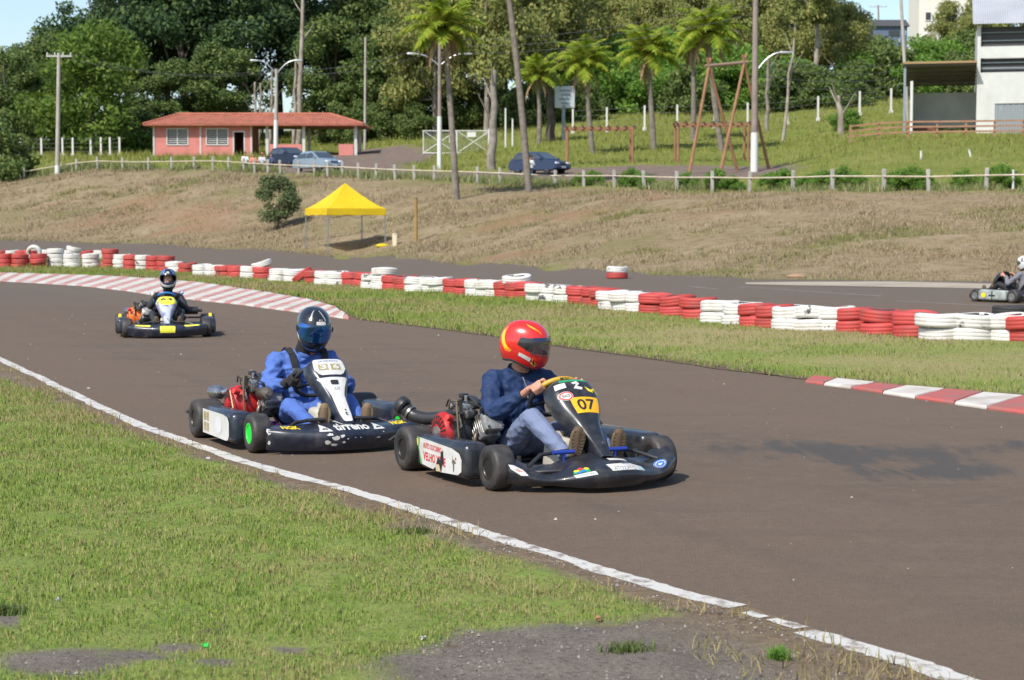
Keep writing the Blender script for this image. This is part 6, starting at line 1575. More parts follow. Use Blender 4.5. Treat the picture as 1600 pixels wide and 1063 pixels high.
# ---- kart 07
k07, q = build_kart('go_kart', 'black kart numbered 07 in the foreground with a red engine cover', P07, 'old',
    dict(rim=DKRIM, nose=BLKGEL, panel=BLKGEL, pod=BLKGEL, wheel=YELW, ring=BLKPL, wheel_text='MINI', engine=(-.33, -.47, REDCOV, True), pedal=BLUEPED, poff=.055))
N_, S_ = q['nose'], flip(q['NS']); Pn, Ps = q['pan'], flip(q['PS'])
decal('number_plate', RECT, Ps, (.12, -.42), (1.10, .17), ORA, Pn, .0025, 0.0, sub=4)
decal('number', tx('07', bold=.02), Ps, (.12, -.42), (.74, .118), INK, Pn, .0045, 0.0, sub=1)
decal('green_band', RECT, Ps, (.0, -.085), (1.15, .05), GRNINK, Pn, .0015, 0, sub=3)
decal('white_square_sticker', RECT, Ps, (-.55, -.17), (.36, .075), STW, Pn, .0015, .04, sub=2)
decal('oval_sticker', circle_flat(), Ps, (-.50, -.305), (.48, .105), STW, Pn, .003, 0, sub=4)
decal('oval_ring', ([(math.cos(i*math.pi/16)*(.5 if i < 32 else .4), math.sin(i*math.pi/16)*(.5 if i < 32 else .4)) for i in range(64)], [(i, (i+1) % 32, (i+1) % 32+32, i+32) for i in range(32)]), Ps, (-.50, -.305), (.44, .095), REDINK, Pn, .005)
decal('oval_lettering', tx('RACE'), Ps, (-.50, -.305), (.26, .03), INK, Pn, .005)
ZIG = ([(-.5, .3), (.2, .5), (.35, .15), (-.05, -.1), (.45, -.25), (.3, -.5), (-.5, -.35), (-.25, -.1), (.0, .15), (-.35, .1)], [tuple(range(10))])
decal('white_emblem', ZIG, Ps, (.06, -.175), (.38, .14), STW, Pn, .0015)
decal('yellow_star_sticker', ([(-.5, .5), (-.1, .1), (.2, .35), (.15, .1), (.5, .2), (.3, -.05), (.45, -.5), (-.05, -.2), (-.35, -.1)], [tuple(range(9))]), Ps, (.58, -.25), (.5, .11), YEL, Pn, .0015)
decal('sponsor_sticker', ([(-.5, .42), (-.05, .5), (-.02, .40), (.2, .5), (.5, .36), (.48, -.42), (-.46, -.5)], [tuple(range(7))]), S_, (.20, -.44), (.46, .23), STW, N_, .0015, 0, sub=3)
decal('sponsor_lettering', tx('ATOZATO'), S_, (.16, -.48), (.28, .11), M('sticker_grey_ink', (.22, .22, .21), .6), N_, .003, 0, sub=1)
decal('sponsor_dot', circle_flat(), S_, (.375, -.46), (.07, .12), M('sticker_pale_blue', (.30, .50, .58), .5), N_, .003, 0)
decal('white_strip_sticker', RECT, S_, (.20, -.20), (.24, .06), STW, N_, .0015, 0, sub=2)
decal('blue_round_sticker', circle_flat(), S_, (.74, -.36), (.19, .24), STW, N_, .0015, -.1, sub=2)
decal('blue_round_print', ([(math.cos(i*math.pi/16)*(.5 if i < 32 else .42), math.sin(i*math.pi/16)*(.5 if i < 32 else .42)) for i in range(64)], [(i, (i+1) % 32, (i+1) % 32+32, i+32) for i in range(32)]), S_, (.74, -.36), (.18, .23), BLUINK, N_, .003, -.1)
decal('blue_round_print', circle_flat(), S_, (.74, -.36), (.125, .155), BLUINK, N_, .003, -.1)
decal('blue_round_print', ([(-.5, -.1), (-.2, .5), (.1, .1), (.5, .2), (.2, -.3), (-.2, -.5)], [tuple(range(6))]), S_, (.74, -.36), (.075, .08), STW, N_, .0045, -.1)
decal('hexagon_sticker', ([(-.5, .0), (-.3, .45), (.1, .5), (.5, .25), (.4, -.3), (-.2, -.5)], [tuple(range(6))]), S_, (-.905, -.46), (.15, .36), STW, N_, .0015, .25, sub=2)
decal('hexagon_print', tx('LUB'), S_, (-.905, -.46), (.07, .07), REDINK, N_, .003, .9)
decal('flower_sticker', ([(-.5, -.3), (-.35, .2), (-.1, .1), (.1, .5), (.25, .15), (.5, .2), (.35, -.4)], [tuple(range(7))]), S_, (-.31, -.42), (.17, .20), GRNINK, N_, .0015, .1, sub=1)
for dx, dy, mt in ((-.04, .02, YEL), (.0, .05, REDINK), (.05, .03, YEL), (.01, -.03, BLUINK), (-.03, -.05, BLUINK)): decal('flower_print', circle_flat(10), S_, (-.31+dx, -.42+dy), (.045, .07), mt, N_, .003)
decal('flower_caption', RECT, S_, (-.29, -.575), (.20, .12), STW, N_, .0015, .12, sub=2)
decal('caption_lettering', tx('PREFEITURA'), S_, (-.29, -.575), (.15, .05), BLUINK, N_, .003, .12)
PODR = lambda a, b: (Vector((a, -.6805, b)), Vector((0, -1, 0)))
pr = q['pods'][-1]
pts = [(-.315, .235), (-.10, .228), (.20, .215), (.30, .195), (.335, .16), (.33, .09), (.28, .066), (.10, .058), (.02, .054), (-.02, .09), (-.075, .06), (-.26, .075)]
decal('pod_sticker', ([(x, y) for x, y in pts], [tuple(range(len(pts)))]), PODR, (0, 0), (1, 1), STW, pr, .001, 0)
decal('pod_green_stripe', ([(-.315, .235), (-.27, .233), (-.285, .17), (-.26, .12), (-.235, .076), (-.262, .075)], [tuple(range(6))]), PODR, (0, 0), (1, 1), M('sticker_flag_green', (.10, .32, .10), .5), pr, .002)
decal('pod_yellow_patch', ([(-.318, .225), (-.295, .222), (-.297, .18), (-.308, .185)], [(0, 1, 2, 3)]), PODR, (0, 0), (1, 1), YEL, pr, .003)
decal('pod_lettering', tx('AUTO SOCORRO', bold=.012), PODR, (-.085, .190), (.27, .034), REDINK, pr, .003, -.03)
decal('pod_lettering', tx('VELHO XEXE', bold=.02), PODR, (-.055, .125), (.33, .052), REDINK, pr, .003, -.03)
decal('torn_patch', ([(-.02, .10), (.0, .14), (.035, .13), (.045, .175), (.075, .19), (.085, .11), (.06, .10), (.05, .06), (-.01, .055)], [tuple(range(9))]), PODR, (0, 0), (1, 1), INK, pr, .004)
decal('torn_patch', ([(-.035, .095), (.02, .10), (.045, .06), (-.02, .055)], [(0, 1, 2, 3)]), PODR, (0, 0), (1, 1), M('bare_card', (.50, .40, .27), .8), pr, .005)
decal('eagle_print', ([(.205, .19), (.215, .155), (.24, .15), (.262, .135), (.235, .13), (.232, .09), (.22, .075), (.215, .12), (.20, .135), (.212, .15)], [tuple(range(10))]), PODR, (0, 0), (1, 1), M('print_brown_grey', (.13, .115, .10), .7), pr, .003)
decal('eagle_print', circle_flat(10), PODR, (.255, .16), (.018, .018), REDINK, pr, .003)
for sg in (1,):
    m = MB(); m.rbox((.60, .545, .16), (.20, .12, .10), .03, 3); 
# rubber smears on the tyre walls
for (x, y, R_, hw_) in ((.52, -.525, .132, .0675), (-.52, -.585, .140, .1025)):
    pass

# ---- kart 36 with the white steering panel
k20, q = build_kart('go_kart', 'navy and white kart with green front rims following behind', P20, 'new',
    dict(rim=GRIM, rear_rim=DKRIM, nose=NAVY, panel=NAVY, pod=NAVY, wheel=BLKPL, engine=(-.31, -.43, REDCOV, False, 0, 'filter'), frame=PURP, pedal=DSTEEL, poff=.03, wx=.13, wz=.44))
N_, S_ = q['nose'], flip(q['NS']); Pn, Ps = q['pan'], flip(q['PS'])
def rsheet(fn_S, c, size, r, asp, mat, par, name, off=.002): return decal(name, rrect(r, asp), fn_S, c, size, mat, par, off, 0, sub=3)
TOPP = ([(-.46, .5), (.46, .5), (.5, .42), (.5, -.2), (.44, -.42), (.34, -.5), (-.34, -.5), (-.44, -.42), (-.5, -.2), (-.5, .42)], [tuple(range(10))])
decal('white_top_plate', TOPP, Ps, (0, -.19), (1.34, .28), WHT, Pn, .005, 0, sub=5)
LOWP = ([(-.5, .5), (.5, .5), (.46, .42), (.35, .12), (.40, -.32), (.34, -.47), (.2, -.5), (-.2, -.5), (-.34, -.47), (-.40, -.32), (-.35, .12), (-.46, .42)], [tuple(range(12))])
decal('white_lower_plate', LOWP, Ps, (0, -.665), (1.50, .60), WHT, Pn, .005, 0, sub=5)
decal('plate_slot', rrect(.3, 2), Ps, (.02, -.435), (.46, .06), INK, Pn, .0065, 0, sub=1)
decal('plate_logo', tx('A.M.', shear=.3), Ps, (.05, -.515), (.42, .04), M('sticker_grey_ink', (.2, .2, .2), .6), Pn, .0065)
decal('plate_bolt', circle_flat(12), Ps, (.15, -.80), (.2, .024), INK, Pn, .0065)
decal('name_lettering', tx('JACKSON', shear=.25, bold=.006), Ps, (0, -.118), (.95, .04), M('name_blue_ink', (.08, .15, .30), .5), Pn, .0065, 0, sub=1)
for x, s_ in ((-.29, '3'), (.27, '6')):
    decal('gold_number_tile', RECT, Ps, (x, -.215), (.44, .10), GOLD, Pn, .0065, 0, sub=1); decal('number_outline', tx(s_, bold=.03), Ps, (x, -.215), (.26, .072), STW, Pn, .008)
decal('lettering', tx('tirreno', bold=.03), S_, (.05, -.33), (.46, .28), STW, N_, .002, 0, sub=1)
TRI = ([(-.5, -.5), (.5, -.5), (-.1, .5)], [(0, 1, 2)])
for x in (-.31, .41):
    decal('triangle_mark', TRI, S_, (x, -.32), (.17, .34), STW, N_, .002, 0, sub=2); decal('triangle_figure', ([(-.5, .1), (-.2, .5), (.4, .4), (.5, .0), (.3, -.5), (.2, -.1), (-.2, -.1), (-.3, -.5)], [tuple(range(8))]), S_, (x, -.40), (.07, .09), INK, N_, .0035)
for x, a_ in ((-.70, .0), (.76, 0.0)): decal('yellow_lettering', tx('NGK', bold=.04), S_, (x, -.25), (.22, .23), YEL, N_, .002, a_, sub=1)
rn = random.Random(3)
def blotch(n=9): 
    return [(math.cos(2*math.pi*i/n)*.5*rn.uniform(.45, 1.1), math.sin(2*math.pi*i/n)*.5*rn.uniform(.45, 1.1)) for i in range(n)], [tuple(range(n))]
for x, b_, sx, sy in ((-.27, -.60, .10, .12), (-.20, -.70, .12, .14), (-.31, -.80, .09, .12), (-.12, -.66, .07, .10), (-.22, -.87, .10, .10), (-.10, -.82, .05, .06), (-.05, -.74, .04, .05), (.05, -.72, .02, .03), (.12, -.72, .02, .03), (.38, -.75, .08, .06), (.46, -.60, .03, .03), (-.97, -.5, .05, .4), (-.97, -.85, .04, .1)): decal('paint_chip', blotch(), S_, (x, b_), (sx, sy), STW, N_, .0018)
decal('white_lip', ([(-.5, .5), (.5, .5), (.38, .1), (.2, -.4), (0, -.5), (-.2, -.4), (-.38, .1)], [tuple(range(7))]), S_, (.03, -.13), (.32, .30), WHT, N_, .0028, 0, sub=2)
pr = q['pods'][-1]
pts = [(-.315, .232), (.20, .232), (.29, .222), (.325, .19), (.325, .10), (.30, .066), (.25, .058), (-.315, .062)]
decal('pod_plate', (pts, [tuple(range(8))]), PODR, (0, 0), (1, 1), WHT, pr, .002)
for z_ in (.185, .11):
    for x_ in (-.26, -.19): decal('gold_number_tile', RECT, PODR, (x_, z_), (.055, .06), GOLD, pr, .0035)
decal('pod_ghost_print', circle_flat(16), PODR, (.08, .15), (.16, .12), M('ghost_print', (.60, .60, .62), .5), pr, .0035)
m = MB(); m.lathe([(.0, 0), (.042, .0), (.046, .02), (.046, .20), (.04, .22), (.02, .225), (.018, .26), (0, .26)], (-.20, -.30, .335), (.86, -.02, .06), 18); m.build('exhaust_muffler', EXH, q['eng'])
m = MB(); m.tube([(-.36, -.45, .30), (-.20, -.515, .36), (-.10, -.52, .22), (-.02, -.52, .16)], .005, 6); m.build('pull_cord', M('tan_cord', (.5, .38, .22), .7), q['eng'])

# ---- kart 64, small yellow-nosed kart
k84, q = build_kart('go_kart', 'small kart with yellow number panel and orange engine driving far left', P84, 'kid',
    dict(rim=DKRIM, nose=NAVY, panel=M('silver_blue_panel', (.42, .45, .50), .35, col2=(.15, .15, .36), vscale=9, vlo=.5, vhi=.6), pod=NAVY, wheel=BLUW, engine=(-.30, -.45, ORCOV, False, 0, 'filter'), yellow_tread=True))
N_, S_ = q['nose'], flip(q['NS']); Pn, Ps = q['pan'], flip(q['PS'])
YLS = M('lemon_sticker', (.78, .74, .06), .5)
decal('yellow_number_panel', circle_flat(), Ps, (0, -.21), (1.9, .38), YLS, Pn, .003, 0, sub=3)
decal('number', tx('64', bold=.03), Ps, (0, -.185), (1.15, .11), INK, Pn, .005, 0, sub=1); decal('panel_print', tx('KART'), Ps, (0, -.305), (.5, .035), M('faded_red_ink', (.55, .25, .05), .6), Pn, .005)
for x, y, w_, h_, a_ in ((0, -.62, .38, .42, 0), (-.62, -.34, .38, .20, -.12), (.62, -.34, .38, .20, .12)):
    decal('yellow_sticker', RECT, S_, (x, y), (w_, h_), YLS, N_, .002, a_, sub=2)
decal('sticker_lettering', tx('RACING'), S_, (-.02, -.62), (.26, .10), M('brown_ink', (.3, .22, .04), .6), N_, .0035)
m = MB(); m.lathe([(0, 0), (.05, 0), (.055, .02), (.055, .24), (.05, .26), (.022, .262), (.022, .32), (0, .32)], (-.40, .20, .325), (0, 1, 0), 16); m.tube([(-.36, -.3, .36), (-.40, -.05, .34), (-.40, .21, .325)], .02, 8); m.build('exhaust_muffler', BLKPL, q['eng'])

# ---- far kart on the right
kfar, q = build_kart('go_kart', 'black and white kart with chrome rear rims on the far track', PFAR, 'old',
    dict(rim=M('chrome_rim', (.5, .5, .5), .3, metal=.95), nose=BLKGEL, panel=BLKGEL, pod=M('pale_mint_pod', (.33, .37, .345), .5, col2=(.20, .22, .21), vscale=8, vlo=.42, vhi=.62), wheel=BLKPL, engine=(-.30, -.45, BLKPL, False, 0, 'filter')))
PODL = lambda a, b: (Vector((-a, .6805, b)), Vector((0, 1, 0)))
pl = q['pods'][1]
decal('black_cross', ([(-.08, .5), (.08, .5), (.08, .08), (.5, .08), (.5, -.08), (.08, -.08), (.08, -.5), (-.08, -.5), (-.08, -.08), (-.5, -.08), (-.5, .08), (-.08, .08)], [tuple(range(12))]), PODL, (.0, .145), (.17, .19), INK, pl, .003)
decal('yellow_badge', circle_flat(14), PODL, (-.22, .15), (.12, .10), YEL, pl, .003)
decal('amber_panel_mark', RECT, flip(q['PS']), (.3, -.62), (1.2, .16), ORA, q['pan'], .003, 0, sub=2)

# ================================================================ PEOPLE
def cap(p0, r0, p1, r1): return ('c', Vector(p0), r0, Vector(p1), r1)
def ellp(c, r, rot=None): return ('e', Vector(c), r, rot)
def hull_into(bm, it):
    t = bmesh.new()
    if it[0] == 'c':
        for p, r in ((it[1], it[2]), (it[3], it[4])):
            bmesh.ops.create_icosphere(t, subdivisions=2, radius=r, matrix=Matrix.Translation(p))
        g = bmesh.ops.convex_hull(t, input=t.verts); 
        kill = list({e for k in ('geom_interior', 'geom_unused') for e in g[k] if isinstance(e, bmesh.types.BMVert)})
        bmesh.ops.delete(t, geom=[v for v in kill if v.is_valid], context='VERTS')
    else:
        m = Matrix.Translation(it[1])
        if it[3] is not None: m = m @ it[3].to_4x4()
        bmesh.ops.create_icosphere(t, subdivisions=3, radius=1.0, matrix=m @ Matrix.Diagonal((*it[2], 1)))
    me = bpy.data.meshes.new('t'); t.to_mesh(me); t.free(); bm.from_mesh(me); bpy.data.meshes.remove(me)
def blob(name, caps, mat, parent, vox=.007, sm=4, wr=0.0, wscale=14, aniso=None, grow=0.0):
    bm = bmesh.new()
    for it in caps:
        if grow: it = (it[0], it[1], it[2]+grow, it[3], it[4]+grow) if it[0] == 'c' else (it[0], it[1], tuple(r+grow for r in it[2]), it[3])
        hull_into(bm, it)
    me = bpy.data.meshes.new(name); bm.to_mesh(me); bm.free()
    o = bpy.data.objects.new(name, me); COL.objects.link(o)
    md = o.modifiers.new('r', 'REMESH'); md.mode = 'VOXEL'; md.voxel_size = vox
    s_ = o.modifiers.new('s', 'SMOOTH'); s_.factor = .5; s_.iterations = sm
    dg = bpy.context.evaluated_depsgraph_get(); dg.update()
    m2 = bpy.data.meshes.new_from_object(o.evaluated_get(dg)); bpy.data.objects.remove(o); bpy.data.meshes.remove(me)
    if wr:
        n = len(m2.vertices); co = np.zeros(n*3, np.float32); no = np.zeros(n*3, np.float32)
        m2.vertices.foreach_get('co', co); m2.vertices.foreach_get('normal', no); co = co.reshape(-1, 3); no = no.reshape(-1, 3)
        d = np.empty(n, np.float32)
        for i in range(n):
            x, y, z = co[i]; w_ = mnoise.noise((x*wscale*.6, y*wscale, z*wscale*1.5)); w2 = mnoise.noise((x*wscale*2.1+5, y*wscale*2, z*wscale*2.6))
            d[i] = -abs(w_)*1.3+.5*w2
        co += no*(d*wr)[:, None]; m2.vertices.foreach_set('co', co.ravel()); m2.update()
    m2.shade_smooth(); m2.materials.clear(); m2.materials.append(mat); m2.name = name
    o = bpy.data.objects.new(name, m2); COL.objects.link(o); o.parent = parent; return o
def hand_caps(g, tau, e1, e2, wrist, R=.027, side=1):
    """fist closed round a rim at g; tau along the rim towards the thumb, e1 radially outwards, e2 away from the driver"""
    out = []; P = lambda k, ph, rr=R: g+tau*k+(e1*math.cos(ph)+e2*math.sin(ph))*rr
    kn = []
    for i, (k, rr, ln) in enumerate(((.031, .0098, 1.0), (.010, .0102, 1.08), (-.011, .0098, 1.0), (-.031, .0088, .85))):
        a0 = -.55; pts = [P(k, a0, R*1.28), P(k*.96, a0+1.10*ln, R*1.18), P(k*.92, a0+2.15*ln, R*1.02), P(k*.9, a0+2.95*ln, R*.86)]
        kn.append(pts[0])
        for j in range(3): out.append(cap(pts[j], rr*(1-.07*j), pts[j+1], rr*(1-.07*(j+1))))
    base = wrist
    for q in kn: out.append(cap(q, .0115, base.lerp(q, .30), .0165))
    out.append(cap(base, .026, base.lerp((kn[1]+kn[2])/2, .55), .024))
    tb = base.lerp(kn[0], .42)+tau*.016-e2*.004; t1 = P(.050, -1.5, R*1.10); t2 = P(.052, -2.5, R*.95); t3 = P(.040, -3.35, R*.85)
    out += [cap(tb, .0155, t1, .0118), cap(t1, .0118, t2, .0105), cap(t2, .0105, t3, .009)]
    return out
SKIN = M('skin', (.50, .26, .175), .5, col2=(.44, .20, .135), vscale=20, bump=.15, bscale=150)
BLKCLOTH = M('black_cloth', (.016, .016, .018), .8)
LINING = M('helmet_lining', (.015, .015, .016), .9)

def helmet(person, c, yaw, pitch, roll, shell, visor, port=(-66, 66, -13, 24), sc=1.0, name='helmet', visor_on=True, visor_rng=(-74, 74, -17, 27)):
    R3 = Euler((roll, -pitch, yaw), 'XYZ').to_matrix(); c = Vector(c)
    def pt(az, el, k=1.0):
        d = Vector((math.cos(el)*math.cos(az), math.cos(el)*math.sin(az), math.sin(el)))
        lowf = min(1, max(0, (-el-.1)/.55)); ax = (.155+.030*lowf) if d.x > 0 else .165
        ay = .126-.008*lowf; azr = .150 if d.z > 0 else .165
        p = 2.25; r = 1/((abs(d.x)/ax)**p+(abs(d.y)/ay)**p+(abs(d.z)/azr)**p)**(1/p)
        return d*r*k*sc
    def W(az, el, k=1.0): return c+R3 @ pt(az, el, k)
    n, m = 72, 44
    def el_at(az, t): lo = rad(-56) if abs(az) < 1.2 else lerp(rad(-56), rad(-44), min(1, (abs(az)-1.2)/.9)); return lerp(rad(89.5), lo, t)
    mb = MB(); vs = []; 
    for i in range(n):
        az = -math.pi+2*math.pi*i/n
        for j in range(m+1): vs.append(W(az, el_at(az, j/m)))
    fs = []; w = m+1; inside = []
    for i in range(n):
        i2 = (i+1) % n; az = -math.pi+2*math.pi*(i+.5)/n
        for j in range(m):
            el = el_at(az, (j+.5)/m); a_, e_ = math.degrees(az), math.degrees(el); mid = (port[2]+port[3])/2; hh = (port[3]-port[2])/2
            if abs(a_) < port[1] and abs(e_-mid) < hh*(1-max(0, (abs(a_)-port[1]+14)/22)): continue
            fs.append((i*w+j, i*w+j+1, i2*w+j+1, i2*w+j))
    mb.add(vs, fs); h = mb.build(name, shell, person, 60)
    so_ = h.modifiers.new('thickness', 'SOLIDIFY'); so_.thickness = .012; so_.offset = 0.0 if False else -1
    bm = bmesh.new(); bm.from_mesh(h.data); bmesh.ops.delete(bm, geom=[v for v in bm.verts if not v.link_faces], context='VERTS'); bmesh.ops.recalc_face_normals(bm, faces=bm.faces)
    f0 = max(bm.faces, key=lambda f: (f.calc_center_median()-c).length)
    if f0.normal.dot(f0.calc_center_median()-c) < 0: bmesh.ops.reverse_faces(bm, faces=bm.faces)
    bm.to_mesh(h.data); bm.free()
    # rubber edge trim, padding below
    mb = MB(); mb.tube([W(a, el_at(a, 1.0), .985) for a in [-math.pi+2*math.pi*i/48 for i in range(48)]], .0085*sc, 8, closed=True); mb.build('edge_trim', LINING, h)
    mb = MB(); vs = []; 
    for i in range(32):
        a = -math.pi+2*math.pi*i/32
        for k, e in ((.92, el_at(a, .93)), (.72, el_at(a, .97)), (.60, el_at(a, .90))): vs.append(W(a, e, k))
    mb.add(vs, [(i*3+j, ((i+1) % 32)*3+j, ((i+1) % 32)*3+j+1, i*3+j+1) for i in range(32) for j in range(2)]); mb.build('padding', LINING, h)
    if visor_on:
        a0, a1, e0, e1 = visor_rng
        mb = MB(); mb.grid(lambda a, b: W(rad(lerp(a0, a1, a)), rad(lerp(e0, e1, b)*(1) if abs(lerp(a0, a1, a)) < a1-14 else lerp((e0+e1)/2+(e0-(e0+e1)/2)*.62, (e0+e1)/2+(e1-(e0+e1)/2)*.62, b)), 1.022), 36, 10); v = mb.build('visor', visor, h, 60)
        for sg in (-1, 1):
            mb = MB(); p = W(sg*rad(a1-2), rad(5), 1.02); nrm = (p-c).normalized(); mb.lathe([(.020, -.004), (.020, .004), (.014, .007), (0, .008)], p, nrm, 16); mb.build('visor_pivot', LINING, h)
    S = surf(lambda a, b: W(a, b)); Sx = outward(lambda a, b: W(a, b), c)
    return h, Sx, W
def head_caps(c, yaw, pitch, roll, s=1.0):
    R3 = Euler((roll, -pitch, yaw), 'XYZ').to_matrix(); c = Vector(c); q = lambda x, y, z: c+R3 @ (Vector((x, y, z))*s)
    e = lambda r: tuple(k*s for k in r)
    return [ellp(q(-.01, 0, .025), e((.098, .078, .105)), R3), ellp(q(.025, 0, -.045), e((.070, .060, .075)), R3), cap(q(.085, 0, .015), .010*s, q(.108, 0, -.022), .013*s), cap(q(.07, -.02, -.095), .02*s, q(.07, .02, -.095), .02*s),
            cap(q(.084, -.04, .03), .010*s, q(.084, .04, .03), .010*s), cap(q(.090, -.02, -.058), .008*s, q(.090, .02, -.058), .008*s), cap(q(-.01, -.082, .0), .015*s, q(-.015, -.082, -.02), .01*s), cap(q(-.01, .082, .0), .015*s, q(-.015, .082, -.02), .01*s)]
def face_bits(person, c, yaw, pitch, roll, s=1.0):
    R3 = Euler((roll, -pitch, yaw), 'XYZ').to_matrix(); c = Vector(c)
    for y in (-.032, .032):
        m = MB(); m.ell(c+R3 @ (Vector((.083, y, .012))*s), .0125*s, None, 12, 8); e = m.build('eye', M('eye_white', (.7, .68, .65), .3), person)
        m = MB(); m.ell(c+R3 @ (Vector((.0925, y, .012))*s), .0062*s, None, 10, 6); m.build('iris', M('iris_brown', (.05, .025, .012), .2), e)
def shoe(person, foot, up, fwd, L_, mat, solemat, tread=True):
    """foot: heel point; up: from heel to toe along the sole; fwd: out of the sole"""
    up = Vector(up).normalized(); fwd = Vector(fwd); fwd = (fwd-up*fwd.dot(up)).normalized(); sd = fwd.cross(up); foot = Vector(foot)
    q = lambda a, b, h: foot+up*(a*L_)+sd*(b*L_)-fwd*(h*L_)
    sh = blob('shoe', [cap(q(.10, 0, .14), .036, q(.40, 0, .15), .044), cap(q(.40, 0, .15), .044, q(.74, .005, .13), .042), cap(q(.74, .005, .13), .042, q(.90, .0, .10), .034), cap(q(.12, 0, .17), .038, q(.18, 0, .36), .040)], mat, person, .007, 3)
    prof = [(0, 0), (.02, .12), (.12, .16), (.35, .145), (.55, .175), (.72, .20), (.88, .165), (.98, .07), (1.0, 0)]
    outl = [(a, b) for a, b in prof]+[(a, -b) for a, b in prof[::-1][1:-1]]
    mb = MB(); n = len(outl); vs = [q(a, b*.96, .10) for a, b in outl]+[q(a, b, .06) for a, b in outl]+[q(a, b, .01) for a, b in outl]+[q(.5+(a-.5)*.97, b*.93, 0) for a, b in outl]
    fs = [(k*n+i, k*n+(i+1) % n, (k+1)*n+(i+1) % n, (k+1)*n+i) for k in range(3) for i in range(n)]+[tuple(range(n)), tuple(range(3*n, 4*n))[::-1]]
    mb.add(vs, fs); so_ = mb.build('sole', solemat, sh, 30)
    if tread:
        mb = MB(); rn = random.Random(4)
        for k in range(11):
            a = .07+.082*k; w_ = float(np.interp(a, [p[0] for p in prof], [p[1] for p in prof]))*.86
            for j in range(3):
                b0, b1 = -w_+2*w_*j/3+.006, -w_+2*w_*(j+1)/3-.006
                mb.beam(q(a+.018*math.sin(j*2.1+k), b0, -.008), q(a+.03*math.sin(j+1+k*.4), b1, -.008), .010, .007, fwd)
        tag(mb.build('tread', M('worn_tread', (.10, .07, .04), .9), so_, 0), kind='stuff')
    return sh

